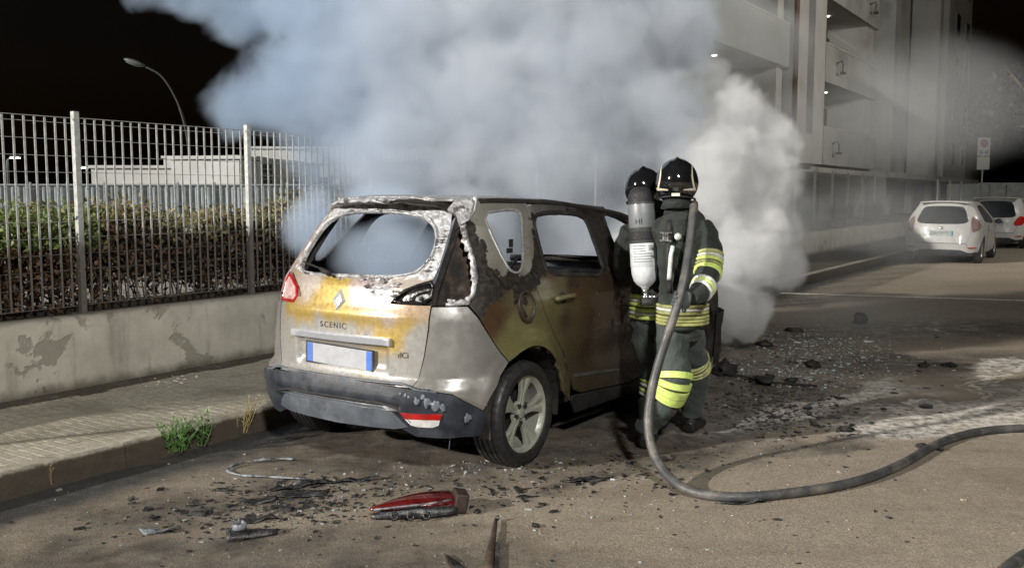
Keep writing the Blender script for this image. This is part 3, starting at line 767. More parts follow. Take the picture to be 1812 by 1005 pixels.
def tri(poly, holes=(), step=0.03):
    """triangulates an outline with holes, with a grid of points inside"""
    rings = [dens(poly, step)] + [dens(h, step) for h in holes]
    V = []; E = []
    for r in rings:
        o = len(V); V += r; E += [(o + i, o + (i + 1) % len(r)) for i in range(len(r))]
    B = np.array(rings[0]); x0, y0 = B.min(0); x1, y1 = B.max(0)
    gx, gy = np.meshgrid(np.arange(x0 + step / 2, x1, step), np.arange(y0 + step / 2, y1, step))
    gx = gx + (np.arange(gx.shape[0]) % 2)[:, None] * step / 2
    G = np.stack([gx.ravel(), gy.ravel()], 1)
    k = inpoly(G, rings[0])
    for h in rings[1:]: k &= ~inpoly(G, h)
    G = G[k]
    if len(G):
        allb = np.array(V); keep = np.ones(len(G), bool)
        for i in range(0, len(G), 500):
            d = ((G[i:i + 500, None] - allb[None]) ** 2).sum(2).min(1); keep[i:i + 500] = d > (step * .45) ** 2
        V = V + [tuple(g) for g in G[keep]]
    vo, eo, fo, *_ = delaunay_2d_cdt([Vector(p) for p in V], E, [], 0, 1e-5)
    P = np.array([tuple(v) for v in vo]); F = [tuple(f) for f in fo]
    C = np.array([P[list(f)].mean(0) for f in F])
    k = inpoly(C, rings[0])
    for h in rings[1:]: k &= ~inpoly(C, h)
    F = [f for f, q in zip(F, k) if q]
    F = [f if np.cross(P[f[1]] - P[f[0]], P[f[2]] - P[f[0]]) > 0 else f[::-1] for f in F]
    return P, F
def panel(body, name, poly, parent, mt, holes=(), step=0.03, gap=0.0025, off=0.0, thick=0.012, mirror=False, paint=None, smooth=0, offf=None):
    """a sheet of bodywork cut to an outline in (s, z), with a real thickness"""
    if smooth: poly = smooth_poly(poly, smooth)
    if gap: poly = inset(poly, gap)
    P, F = tri(poly, holes, step)
    used = sorted({i for f in F for i in f}); ix = {u: i for i, u in enumerate(used)}
    P = P[used]; F = [tuple(ix[i] for i in f) for f in F]
    o = off if offf is None else offf(P) + off
    Q, Nn = body.pts(P[:, 0], P[:, 1], o)
    In = Q - Nn * thick
    cnt = {}
    for f in F:
        for i in range(3):
            a, c = f[i], f[(i + 1) % 3]; cnt[(a, c)] = cnt.get((a, c), 0) + 1
    rim = [e for e in cnt if (e[1], e[0]) not in cnt]
    n = len(Q); V = np.concatenate([Q, In])
    FF = list(F) + [tuple(i + n for i in f[::-1]) for f in F] + [(c, a, a + n, c + n) for a, c in rim]
    if mirror: V = V * np.array((1, -1, 1)); FF = [f[::-1] for f in FF]
    me = bpy.data.meshes.new(name); me.from_pydata([tuple(v) for v in V], [], FF); me.update()
    me.polygons.foreach_set('use_smooth', [len(p.vertices) == 3 for p in me.polygons])
    for e in rim: pass
    bm = bmesh.new(); bm.from_mesh(me)
    for e in bm.edges:
        if len(e.link_faces) == 2 and e.calc_face_angle(0) > R(50): e.smooth = False
    for f in bm.faces: f.smooth = True
    bm.to_mesh(me); bm.free()
    if paint is not None:
        col = me.color_attributes.new('burn_color', 'FLOAT_COLOR', 'POINT')
        aux = me.color_attributes.new('burn_mask', 'FLOAT_COLOR', 'POINT')
        cc, aa = paint(P); cc = np.concatenate([cc, cc]); aa = np.concatenate([aa, aa])
        col.data.foreach_set('color', np.concatenate([cc, np.ones((2 * n, 1))], 1).ravel())
        aux.data.foreach_set('color', np.concatenate([aa, np.ones((2 * n, 1))], 1).ravel())
    return link(name, me, mt, parent)
def sheet(body, name, grid, parent, mt, smooth=True):
    """a plain grid of points (rows of equal length) as one mesh"""
    V = [tuple(p) for r in grid for p in r]; m = len(grid[0])
    F = [(i * m + j, i * m + j + 1, (i + 1) * m + j + 1, (i + 1) * m + j) for i in range(len(grid) - 1) for j in range(m - 1)]
    me = bpy.data.meshes.new(name); me.from_pydata(V, [], F); me.update()
    if smooth: me.polygons.foreach_set('use_smooth', [True] * len(me.polygons))
    return link(name, me, mt, parent)
def idw(P, ctrl, p=3.0):
    """smooth field through control points (s, z, values...)"""
    C = np.array([c[:2] for c in ctrl]); Vv = np.array([c[2:] for c in ctrl])
    d = ((P[:, None] - C[None]) ** 2).sum(2) + 2e-3
    w = d ** (-p / 2); return (w @ Vv) / w.sum(1)[:, None]

# ------------------------------------------------------------------ wheels
def wheel(parent, loc, side, r=0.328, rim_r=0.243, width=0.205, tyre_m=None, rim_m=None, dark_m=None, spokes=5, steer=0.0, detail=True):
    """side = -1: outer face to the right of the car"""
    w = empty('wheel', loc); w.parent = parent
    M = Matrix.Rotation(steer, 4, 'Z') @ Matrix.Rotation(R(90) * (1 if side < 0 else -1), 4, 'X')   # local z -> outward
    h = width / 2
    mb = MB()
    tread = []
    y = -h + .018
    gro = (-.055, -.02, .02, .055) if detail else ()
    prof = [(rim_r - .012, -h + .012), (rim_r + .004, -h - .002), (rim_r + (r - rim_r) * .45, -h - .006), (r - .018, -h + .004), (r - .005, -h + .016)]
    for g in gro:
        prof += [(r, g - .0058), (r - .009, g - .004), (r - .009, g + .004), (r, g + .0058)]
    prof += [(r - .005, h - .016), (r - .018, h - .004), (rim_r + (r - rim_r) * .55, h + .005), (rim_r + (r - rim_r) * .5, h + .008), (rim_r + (r - rim_r) * .25, h + .005), (rim_r + .006, h + .002), (rim_r - .004, h - .004), (rim_r - .008, h - .016)]
    n = 120
    mb.lathe(prof, n, M)
    if detail:
        # shoulder sipes: every third slice of the shoulder is cut back
        m = len(prof)
        for i, (pr, ph) in enumerate(prof):
            if pr > r - .006 and abs(ph) > .06:
                for k in range(0, n, 3):
                    idx = i * n + k; v = M.inverted() @ Vector(mb.v[idx]); q = math.hypot(v.x, v.y); f = (q - .0035) / q
                    mb.v[idx] = tuple(M @ Vector((v.x * f, v.y * f, v.z)))
    t = mb.build('tyre', tyre_m, w, angle=40)
    t.location = (0, 0, 0)
    rb = MB()
    o = h - .022
    rb.lathe([(rim_r - .012, -h + .02), (rim_r - .03, -h + .03), (rim_r - .034, o - .02), (rim_r - .018, o), (rim_r - .004, o + .012), (rim_r + .004, o + .014), (rim_r + .005, o + .006), (rim_r - .004, o - .002)], 72, M)
    rb.lathe([(0, o - .012), (.02, o - .012), (.030, o - .014), (.034, o - .026), (.072, o - .03), (.078, o - .05), (.0, o - .055)], 40, M)
    rim = rb.build('rim', rim_m, w, angle=35)
    # spokes
    for k in range(spokes):
        a = 2 * math.pi * k / spokes + R(8)
        prof2 = [(.050, .030), (.075, .024), (.12, .029), (.165, .042), (.20, .058), (rim_r - .012, .075)]
        sp = MB(); rows = []
        for i, (rad, hw) in enumerate(prof2):
            t_ = (rad - .05) / (rim_r - .062)
            zt = o - .022 + .020 * t_ ** 1.5; th = .022
            row = []
            for u, dz in ((-1, -th), (-1, -.004), (-.82, 0), (-.16, -.001), (0, -.007), (.16, -.001), (.82, 0), (1, -.004), (1, -th)):
                yy = u * hw; rr = math.sqrt(max(rad * rad - (yy * .8) ** 2, 0)) if rad > .15 else rad
                p = Vector((rr * math.cos(a) - yy * math.sin(a), rr * math.sin(a) + yy * math.cos(a), zt + dz))
                row.append(M @ p)
            rows.append(row)
        V = [tuple(p) for rw in rows for p in rw]; m = 9
        F = [(i * m + j, i * m + j + 1, (i + 1) * m + j + 1, (i + 1) * m + j) for i in range(len(rows) - 1) for j in range(m - 1)] + [tuple(range(m))] + [tuple((len(rows) - 1) * m + j for j in range(m - 1, -1, -1))]
        sp.add(V, F)
        sp.build('spoke', rim_m, rim, angle=35)
        b2 = MB(); q = a + math.pi / spokes
        c = Vector((.056 * math.cos(q), .056 * math.sin(q), o - .034)); b2.lathe([(0, .024), (.010, .024), (.0125, .0225), (.0125, 0)], 12, M @ Matrix.Translation(c))
        if detail: b2.build('wheel_bolt', dark_m, rim)
    # brake disc behind the spokes
    bd = MB(); bd.lathe([(0, o - .10), (.14, o - .10), (.14, o - .085), (.0, o - .085)], 40, M); bd.build('brake_disc', dark_m, w)
    return w
# ------------------------------------------------------------------ the burnt people carrier
def burnt_paint(name, rough=0.34, metal=0.3, coat=0.5):
    m, t, b = new_mat(name)
    v = t.obj()
    base = t.attr('burn_color'); mk = t.new('ShaderNodeAttribute', attribute_name='burn_mask')
    sep = t.new('ShaderNodeSeparateColor'); t.l.new(mk.outputs['Color'], sep.inputs[0])
    char, ash, soot = sep.outputs[0], sep.outputs[1], sep.outputs[2]
    n1 = t.noise(v, 9, 6, 0.68); n2 = t.noise(v, 34, 5, 0.7); n3 = t.noise(v, 3.2, 5, 0.6)
    # paint that has blotched in the heat
    c = t.mix(t.ramp(n3, 0.4, 0.75, 0, 0.16), base, t.mix(1.0, base, (0.55, 0.42, 0.3), 'MULTIPLY'))
    c = t.mix(t.ramp(n2, 0.52, 0.75, 0, 0.14), c, t.mix(1.0, c, (1.5, 1.45, 1.35), 'MULTIPLY'))
    e = t.math('ADD', char, t.math('MULTIPLY', t.math('SUBTRACT', n1, 0.5), 1.1))
    kc = t.ramp(e, 0.49, 0.53)
    blackc = t.mix(t.ramp(n2, 0.4, 0.7), (0.008, 0.007, 0.006), (0.035, 0.026, 0.02))
    c = t.mix(kc, c, blackc)
    # bare, ash-white metal
    a = t.math('ADD', ash, t.math('MULTIPLY', t.math('SUBTRACT', t.noise(v, 16, 7, 0.75), 0.5), 1.5))
    ka = t.ramp(a, 0.5, 0.56)
    ashc = t.mix(t.ramp(t.noise(v, 28, 5, 0.7), 0.38, 0.64), (0.20, 0.20, 0.21), (0.60, 0.60, 0.61))
    c = t.mix(ka, c, ashc)
    # flecks of ash and drops of foam water
    fl = t.ramp(t.vor(v, 26), 0.10, 0.05)
    fl = t.math('MULTIPLY', fl, t.ramp(t.noise(v, 2.1, 2), 0.52, 0.62))
    c = t.mix(t.math('MULTIPLY', fl, 0.75), c, (0.72, 0.72, 0.7))
    t.put(b.inputs['Base Color'], c)
    r = t.math('ADD', t.math('MULTIPLY', kc, 0.22), t.ramp(n2, 0.3, 0.7, rough - .1, rough + .12))
    r = t.math('ADD', r, t.math('MULTIPLY', ka, 0.25))
    t.put(b.inputs['Roughness'], r)
    t.put(b.inputs['Metallic'], t.math('MULTIPLY', t.math('SUBTRACT', 1.0, t.math('MAXIMUM', ka, kc)), metal))
    t.put(b.inputs['Coat Weight'], t.math('MULTIPLY', t.math('SUBTRACT', 1.0, t.math('MAXIMUM', ka, kc)), coat))
    b.inputs['Coat Roughness'].default_value = 0.12
    h = t.math('ADD', t.math('MULTIPLY', ka, t.noise(v, 45, 5, 0.8)), t.math('MULTIPLY', n2, 0.12))
    h = t.math('ADD', h, t.math('MULTIPLY', kc, t.math('MULTIPLY', n1, 0.5)))
    t.put(b.inputs['Normal'], t.bump(h, 0.5, 0.008))
    return m
M_PAINT = burnt_paint('scorched_silver_paint')
M_PLAST = mat('grey_bumper_plastic', (0.018, 0.022, 0.031), 0.45, 0, 0.3, 6, 0.25, 90, grime=(0.06, 0.068, 0.08), gscale=5, g0=0.5, g1=0.78)
M_PLAST2 = mat('faded_grey_plastic', (0.075, 0.086, 0.102), 0.5, 0, 0.25, 8, 0.2, 90, grime=(0.16, 0.17, 0.185), gscale=7, g0=0.5, g1=0.75)
M_SILVER = mat('silver_paint', (0.23, 0.225, 0.215), 0.3, 0.35, 0.04, 5, 0.03, 200, grime=(0.20, 0.19, 0.17), gscale=1.5, g0=0.45, g1=0.75, coat=0.4)
M_TRIM = mat('silver_trim', (0.46, 0.48, 0.52), 0.3, 0.3, 0.04, 9, 0.0, coat=0.3)
M_CHROME = mat('dull_chrome', (0.62, 0.62, 0.62), 0.22, 0.95, 0.15, 30, 0.15, 80)
M_CHAR = mat('charred_black', (0.014, 0.012, 0.011), 0.75, 0, 0.5, 14, 0.7, 50, 0.01, grime=(0.05, 0.038, 0.028), gscale=6)
M_BARE = mat('heat_whitened_metal', (0.46, 0.46, 0.47), 0.5, 0.5, 0.5, 22, 1.0, 60, 0.012, grime=(0.10, 0.09, 0.085), gscale=14, g0=0.5, g1=0.62)
M_RUST = mat('rusted_recess', (0.055, 0.035, 0.025), 0.8, 0, 0.6, 9, 0.7, 40, 0.01, grime=(0.012, 0.010, 0.009), gscale=7, g0=0.42, g1=0.6)
M_TYRE = mat('tyre_rubber', (0.016, 0.016, 0.017), 0.5, 0, 0.3, 20, 0.25, 120, 0.002, grime=(0.04, 0.036, 0.03), gscale=6, g0=0.5, g1=0.8)
M_RIM = mat('alloy_rim', (0.40, 0.41, 0.355), 0.3, 0.45, 0.05, 12, 0.0, grime=(0.24, 0.23, 0.19), gscale=7, g0=0.5, g1=0.85)
M_DARK = mat('dark_metal', (0.03, 0.028, 0.026), 0.55, 0.5, 0.3, 20, 0.3)
M_RED = mat('red_lens', (0.32, 0.01, 0.008), 0.16, 0, 0.3, 15, 0.05, coat=0.8)
M_PINK = mat('bleached_pink_lens', (0.42, 0.22, 0.21), 0.22, 0, 0.25, 14, 0.3, 60, coat=0.5, grime=(0.5, 0.42, 0.41), gscale=9, g0=0.45, g1=0.6)
M_CLEAR = mat('clear_lens', (0.6, 0.6, 0.6), 0.2, 0.1, 0.2, 30, 0.2, coat=0.6)
M_WHITEP = mat('number_plate_white', (0.36, 0.37, 0.39), 0.35, 0, 0.06, 14)
M_BLUEP = mat('number_plate_blue', (0.07, 0.16, 0.5), 0.4, 0, 0.1, 14)

CZ = [.15,.25,.38,.50,.575,.60,.75,.95,1.12,1.30,1.45,1.56,1.64]
def car_disp(S, Zs, P):
    S = np.abs(S); out = np.zeros(len(S))
    for cx in (-.06, 2.64):
        d = np.hypot(P[:, 0] - cx, Zs - .345); k = np.clip(1 - np.abs(d - .42) / .09, 0, 1)
        out += .020 * k * k * (3 - 2 * k) * (S > .8)
    # shoulder line
    out += .010 * np.exp(-((Zs - 1.0) / .035) ** 2) * np.clip((S - 1.0) / .3, 0, 1)
    # lower door scoop
    out -= .014 * np.exp(-((Zs - .56) / .09) ** 2) * np.clip((S - 1.5) / .2, 0, 1) * np.clip((3.3 - S) / .2, 0, 1)
    # hollow in the tailgate for the number plate, and the crease above it
    fx = np.clip((.372 - S) / .02, 0, 1); fz = np.clip((Zs - .625) / .03, 0, 1) * np.clip((.80 - Zs) / .015, 0, 1)
    out -= .030 * fx * fz * (S < .4)
    out += .010 * np.exp(-((Zs - .96) / .03) ** 2) * np.clip((.6 - S) / .15, 0, 1)
    # filler flap
    return out
BODY = Body(CZ, [.82,.86,.885,.90,.905,.905,.915,.91,.885,.80,.715,.65,.58], [-.68,-.74,-.79,-.81,-.80,-.765,-.765,-.755,-.71,-.60,-.50,-.42,-.36],
            [.6,.6,.6,.6,.63,.66,.74,.8,.8,.75,.65,.58,.55], 3.6, disp=car_disp)
SIL = (.30, .295, .285); YEL = (.36, .25, .055); PEA = (.38, .28, .20); MAU = (.34, .28, .28); BEI = (.42, .37, .33)
TG = [(-.55,.62)+SIL, (-.35,.66)+SIL, (0,.62)+SIL, (.4,.66)+SIL, (.55,.62)+SIL, (.58,.78)+SIL, (-.58,.78)+SIL, (-.3,.84)+SIL, (0,.85)+SIL, (-.45,.87)+SIL, (-.15,.885)+SIL, (.1,.875)+SIL,
      (-.56,.92)+SIL, (-.48,.94)+YEL, (-.38,.935)+YEL, (-.28,.94)+YEL, (-.44,1.0)+YEL, (-.40,1.03)+PEA, (-.37,1.10)+BEI, (-.30,1.06)+BEI, (-.26,1.12)+BEI, (-.22,1.03)+YEL, (-.14,1.08)+YEL, (-.10,1.13)+YEL, (-.03,1.13)+YEL,
      (.02,1.08)+YEL, (0,1.0)+YEL, (-.1,.96)+YEL, (.06,.95)+YEL, (.08,1.10)+MAU, (.12,1.04)+MAU, (.18,1.08)+MAU, (.2,1.0)+PEA, (.14,.95)+YEL, (.22,.93)+YEL, (.3,.99)+MAU, (.3,.92)+YEL, (.37,.93)+MAU, (.40,.98)+PEA,
      (.47,.985)+PEA, (.50,.94)+YEL, (.54,.98)+PEA, (.45,.9)+YEL, (.38,.87)+YEL, (.30,.85)+YEL, (.42,.84)+YEL, (.24,.86)+SIL, (.56,.88)+SIL, (.52,.83)+SIL, (.45,1.12)+BEI, (.55,1.15)+BEI]
def paint_tg(P):
    c = idw(P, TG, 5); s, z = P[:, 0], P[:, 1]
    ash = np.clip((z - 1.14) / .05, 0, 1) * .85
    ash = np.maximum(ash, .66 * np.exp(-(((s - .29) / .13) ** 2 + ((z - 1.11) / .075) ** 2) ** 1.5))
    ash = np.where(s < -.46, ash * .6, ash)
    char = np.zeros(len(P)) + .0
    return c, np.stack([char, ash, 0 * ash], 1)
GR = (.29, .285, .25); OL = (.19, .175, .075); OLB = (.12, .105, .05); BRN = (.045, .028, .018); RU = (.085, .042, .022); BLK = (.014, .012, .010)
SD = [(.65,1.62)+GR, (.95,1.6)+GR, (.75,1.45)+GR, (.95,1.33)+GR, (1.05,1.22)+GR, (1.22,1.35)+GR, (1.22,1.5)+GR, (1.26,1.22)+GR,
      (.9,1.06)+BRN, (1.05,1.10)+BRN, (1.25,1.12)+BRN, (.9,.99)+BRN, (1.0,1.0)+RU, (1.08,.97)+RU, (1.0,.88)+RU, (1.05,.93)+BRN, (1.12,1.03)+OLB, (1.15,.90)+OL, (1.08,.80)+OL, (1.16,.72)+OL, (1.3,.84)+OL, (1.42,.92)+OLB, (1.45,.8)+OL, (1.5,.65)+OL,
      (1.75,.45)+OLB, (1.42,1.06)+OLB, (1.5,1.03)+OL, (1.7,1.035)+OLB, (1.55,1.12)+RU, (1.8,1.10)+BRN, (1.85,1.02)+RU, (1.6,.9)+OLB, (1.75,.86)+BRN, (1.65,.75)+OLB, (1.9,.72)+(.08,.06,.032), (2.0,.95)+(.075,.05,.028), (2.15,.85)+BRN, (2.1,.6)+(.055,.035,.022), (1.95,.53)+(.06,.05,.03),
      (2.4,1.0)+BRN, (2.45,.7)+(.03,.022,.016), (2.6,.5)+(.05,.042,.03), (3.0,.8)+(.02,.016,.012), (3.0,.5)+(.03,.025,.02), (3.8,.8)+BLK, (4.5,.7)+BLK, (1.5,1.35)+BLK, (1.35,1.4)+BLK, (2.1,1.3)+BLK, (2.7,1.3)+BLK, (1.6,1.55)+(.09,.09,.085), (1.3,1.59)+(.13,.13,.12), (2.1,1.56)+(.04,.04,.04), (3,1.2)+BLK]
CH = [(.7,1.6,0), (.9,1.58,0), (.8,1.46,.05), (.95,1.3,.1), (1.03,1.23,.2), (1.2,1.4,0), (1.24,1.25,.1), (.63,1.45,1), (.68,1.36,1), (.76,1.28,1), (.85,1.19,1), (.95,1.13,1), (1.07,1.15,.9), (1.25,1.12,.85), (.9,1.07,.6), (1.1,1.06,.4), (1.1,.95,0), (1.0,.9,.1),
      (1.2,.8,0), (1.5,.95,0), (1.6,1.12,.3), (1.9,1.12,.45), (2.1,.95,.2), (2.5,.9,.5), (2.6,.5,.2), (2,.5,0), (3.2,.8,.7), (1.36,1.3,.9), (1.28,1.45,.7), (1.4,1.55,.35), (2.1,1.35,.9), (2.0,1.56,.6), (2.6,1.45,1), (1.0,1.63,.0), (1.7,.7,.05)]
def paint_sd(P):
    c = idw(P, SD) * .98; ch = idw(P, CH)[:, 0]
    z = P[:, 1]; s = P[:, 0]
    ash = .42 * np.exp(-((s - 1.19) / .05) ** 2) * (z > 1.2) + .35 * np.clip((z - 1.57) / .04, 0, 1) * (s < 1.7)
    return c, np.stack([ch, ash, 0 * ch], 1)
def paint_const(col, char=0.0, ash=0.0):
    return lambda P: (np.tile(np.array(col), (len(P), 1)), np.tile(np.array((char, ash, 0)), (len(P), 1)))
def paint_roof(P): pass

CAR = empty('burnt_car', (-.618, 6.16, 0), R(90) - YAW, 'burnt out silver people carrier with scorched yellow tailgate and no glass, parked by the kerb', 'car')
def mir(l): return [(-a, b) for a, b in l]
# tailgate
tgR = [(.55,.562), (.572,.628), (.600,.743), (.618,.90), (.619,1.03)]
tgU = [(.592,1.105), (.600,1.20), (.590,1.33), (.570,1.46), (.54,1.545), (.40,1.60), (.2,1.622), (0,1.63)]
half = [(0, .577)] + tgR + tgU
win = [(-.448,1.185), (-.274,1.182), (.0,1.186), (.30,1.19), (.44,1.205), (.50,1.25), (.522,1.32), (.500,1.42), (.44,1.495), (.33,1.538), (.119,1.556), (-.067,1.558), (-.26,1.54), (-.41,1.495), (-.47,1.42), (-.50,1.34), (-.50,1.24)]
tgpoly = half + mir(half[1:-1][::-1])
lampcut = [(.366,1.034), (.395,1.080), (.44,1.115), (.513,1.148), (.610,1.170)]
# the lamp sits in a notch at the edge of the tailgate
half_r = [(0, .577), (.55,.562), (.572,.628), (.600,.743), (.618,.90), (.619,1.03), (.366,1.034), (.395,1.080), (.44,1.115), (.513,1.148), (.592,1.172), (.600,1.24), (.590,1.33), (.570,1.46), (.54,1.545), (.40,1.60), (.2,1.622)]
tgpoly = half_r + [(0, 1.63)] + mir(half_r[1:][::-1])
tg = panel(BODY, 'tailgate', tgpoly, CAR, M_PAINT, holes=[smooth_poly(win, 2)], step=.022, paint=paint_tg, thick=.02)
# ragged, whitened frame round the missing rear window
def edge_strip(name, poly, w0, w1, mt, parent, off=.006, jag=.012, seed=1, body=BODY, closed=True, mirror=False, thick=.01, step=.012, oj=1.0, hj=.45):
    P = dens(poly, step) if closed else None
    if not closed:
        P = []
        for i in range(len(poly) - 1):
            a = np.array(poly[i]); b = np.array(poly[i + 1]); n = max(1, int(np.linalg.norm(b - a) / step))
            P += [tuple(a + (b - a) * k / n) for k in range(n)]
        P.append(poly[-1])
    sg = 1 if area(poly) > 0 else -1
    n = len(P); inner = []; outer = []
    for i, p in enumerate(P):
        a = np.array(P[(i - 1) % n] if closed or i > 0 else p); b = np.array(P[(i + 1) % n] if closed or i < n - 1 else p)
        d = b - a; d = d / (np.linalg.norm(d) + 1e-9); nn = np.array((-d[1], d[0])) * sg
        q = np.array(p); j1 = mnoise.noise(Vector((p[0] * 23 + seed, p[1] * 23, seed * 3.1))) + .5 * mnoise.noise(Vector((p[0] * 70 + seed, p[1] * 70, seed)))
        j2 = mnoise.noise(Vector((p[0] * 19 - seed, p[1] * 19, seed * 7.1)))
        inner.append(tuple(q + nn * (w0 + jag * j1))); outer.append(tuple(q - nn * (w1 + jag * oj * j2)))
    mid = [tuple((np.array(a) * .5 + np.array(b) * .5)) for a, b in zip(inner, outer)]
    rows = []
    for row, o in ((inner, -.012), (inner, off * .4), (mid, off * 1.6), (outer, off * .7), (outer, -.004)):
        A = np.array(row)
        jj = np.array([mnoise.noise(Vector((x * 31, y * 31, seed + o * 50))) for x, y in row]) * jag * hj
        Q, _ = body.pts(A[:, 0], A[:, 1], o + (jj if o > 0 else 0)); rows.append(Q * (np.array((1, -1, 1)) if mirror else 1))
    V = [tuple(p) for r in rows for p in r]; F = []
    for i in range(4):
        for k in range(n if closed else n - 1):
            F.append((i * n + k, i * n + (k + 1) % n, (i + 1) * n + (k + 1) % n, (i + 1) * n + k))
    me = bpy.data.meshes.new(name); me.from_pydata(V, [], F); me.update()
    me.polygons.foreach_set('use_smooth', [True] * len(me.polygons))
    return link(name, me, mt, parent)
edge_strip('window_frame', smooth_poly(win, 2), -.004, .017, M_BARE, tg, .008, .010, 3)
# lumps of melted sealant and metal along the sill and right corner
mb = MB()
for k in range(46):
    if k < 16: s, z = random.uniform(-.35, .35), 1.165 + random.uniform(-.012, .012)
    elif k < 34: s, z = random.uniform(.18, .40), random.uniform(1.07, 1.17)
    else: q = random.random(); s, z = .53 + .02 * random.random(), 1.22 + .25 * q
    P, _ = BODY.pts([s], [z], .004)
    mb.blob(P[0], (random.uniform(.006, .018), random.uniform(.008, .03), random.uniform(.004, .010)), 1, .8, seed=k)
mb.build('melted_lumps', M_BARE, tg, smooth=True)['kind'] = 'stuff'
# handle strip over the plate, plate, badges
def strip_box(name, s0, s1, z0, z1, off0, off1, mt, parent, n=14, body=BODY):
    """a moulding that follows the bodywork between two offsets"""
    S = np.linspace(s0, s1, n); rows = []
    for z, o in ((z0, off0), (z0 + .003, off1), (z1 - .004, off1), (z1, off0)):
        Q, _ = body.pts(S, np.full(n, z), o); rows.append(Q)
    V = [tuple(p) for r in rows for p in r]; F = [(i * n + k, i * n + k + 1, (i + 1) * n + k + 1, (i + 1) * n + k) for i in range(3) for k in range(n - 1)]
    F += [(0, n, 2 * n, 3 * n), (3 * n + n - 1, 2 * n + n - 1, n + n - 1, n - 1)]
    me = bpy.data.meshes.new(name); me.from_pydata(V, [], F); me.update()
    o = link(name, me, mt, parent); return o
bar = strip_box('handle_strip', -.405, .395, .786, .838, .0, .030, M_TRIM, tg, 20)
bevel(bar, .008, 3, 30)
def on_body(s, z, off, body=BODY, mirror=False):
    """frame on the surface: local x to the right as seen from outside, z out"""
    P, Nn = body.pts([s], [z], off); P2, _ = body.pts([s + .02], [z], off)
    n = Vector(Nn[0]); x = Vector(P2[0]) - Vector(P[0]); x = (x - n * x.dot(n)).normalized(); y = n.cross(x)
    M = Matrix((x, y, n)).transposed().to_4x4(); M.translation = Vector(P[0]); return M
Mp = on_body(-.01, .695, .004)
mb = MB(); mb.box((0, 0, .006), (.53, .118, .010), M=None)
pl = mb.build('number_plate', M_WHITEP, tg); pl.matrix_local = Matrix.Translation(Mp.translation) @ Mp.to_3x3().to_4x4() @ Matrix.Rotation(R(-1.5), 4, 'Z')
bevel(pl, .003, 2)
for x in (-.243, .243):
    b2 = MB(); b2.box((x, 0, .0125), (.042, .114, .003)); b2.build('blue_band', M_BLUEP, pl)
b2 = MB()
for (x0, x1, y0, y1) in ((-.275, .275, -.066, -.0595), (-.275, .275, .0595, .066), (-.275, -.2655, -.066, .066), (.2655, .275, -.066, .066)): b2.box(((x0 + x1) / 2, (y0 + y1) / 2, .007), (x1 - x0, y1 - y0, .012))
b2.build('plate_frame', M_PLAST, pl)
ML = on_body(-.012, 1.032, .006)
def diamond(w, h, z): return [Vector((-w, 0, z)), Vector((0, -h, z)), Vector((w, 0, z)), Vector((0, h, z))]
lb = MB()
def ring(mb, w, h, t, z0, z1, zi):
    O = diamond(w, h, z0); T = diamond(w - t * .45, h - t * .9, z1); I = diamond(w - t, h - t * 2, zi)
    v = O + T + I; f = []
    for i in range(4):
        j = (i + 1) % 4; f += [(i, j, 4 + j, 4 + i), (4 + i, 4 + j, 8 + j, 8 + i)]
    mb.add(v, f)
ring(lb, .048, .073, .020, -.006, .014, .0)
lb.add(diamond(.026, .032, .001), [(0, 1, 2, 3)])
# the fold through the badge
lb.add([Vector((-.012, .010, .003)), Vector((.004, .034, .006)), Vector((.014, .030, .003)), Vector((-.002, .006, .004)), Vector((.012, -.02, .003)), Vector((.002, -.034, .006)), Vector((-.008, -.014, .002))], [(0, 3, 2, 1), (0, 6, 5, 3), (3, 5, 4)])
logo = lb.build('badge', mat('badge_silver', (.62, .63, .64), .28, .25, .05, 20), tg); logo.matrix_local = ML
def badge_text(body_txt, s, z, size, space=1.0, rotz=0, mt=None):
    M = on_body(s, z, .001)
    o = text('lettering', body_txt, size, .002, mt or M_CHROME, tg, space=space); o.rotation_mode = 'QUATERNION'; o.matrix_local = M; return o
badge_text('SCENIC', -.045, .882, .050, 1.35, mt=mat('smoked_lettering', (.10, .10, .10), .3, .5, .2, 40))
badge_text('dCi', .472, .742, .048, 1.0, mt=MATS['smoked_lettering'])
# stub of the rear wiper
P, Nn = BODY.pts([-.13], [1.185], .02); p0 = Vector(P[0])
mb = MB(); mb.tube([p0 + Vector((-.02, -.02, -.012)), p0 + Vector((-.035, .02, .004)), p0 + Vector((-.035, .05, .02))], [.018, .017, .010], 10)
mb.tube([p0 + Vector((-.035, .05, .02)), p0 + Vector((-.03, .20, .055))], [.007, .005], 6)
mb.build('wiper_arm', M_CHAR, tg, smooth=True)
# tailgate lamp housings
lens = [(.372,1.037), (.398,1.078), (.445,1.112), (.515,1.143), (.612,1.168), (.616,1.036)]
lampR = panel(BODY, 'lamp_housing', lens, CAR, M_CHAR, step=.03, off=-.030, thick=.01)
edge_strip('bezel', smooth_poly(lens, 1), .012, .003, mat('gloss_black_plastic', (.008, .008, .01), .25, 0, .3, 30, .2), lampR, .006, .001, 5)
crescent = [(.425,1.052), (.45,1.085), (.50,1.108), (.60,1.135), (.60,1.115), (.53,1.098), (.498,1.075), (.49,1.052)]
panel(BODY, 'reflector', crescent, lampR, M_CHROME, step=.02, off=-.012, thick=.016, smooth=1)
panel(BODY, 'reflector', [(.515,1.050), (.515,1.075), (.54,1.092), (.60,1.10), (.60,1.050)], lampR, M_BARE, step=.02, off=-.010, thick=.018, smooth=1)
mb = MB()
P, _ = BODY.pts([.555], [1.066], .0); mb.blob(P[0], (.016, .014, .014), 2, .2)
mb.build('bulb_socket', M_CHAR, lampR, smooth=True)
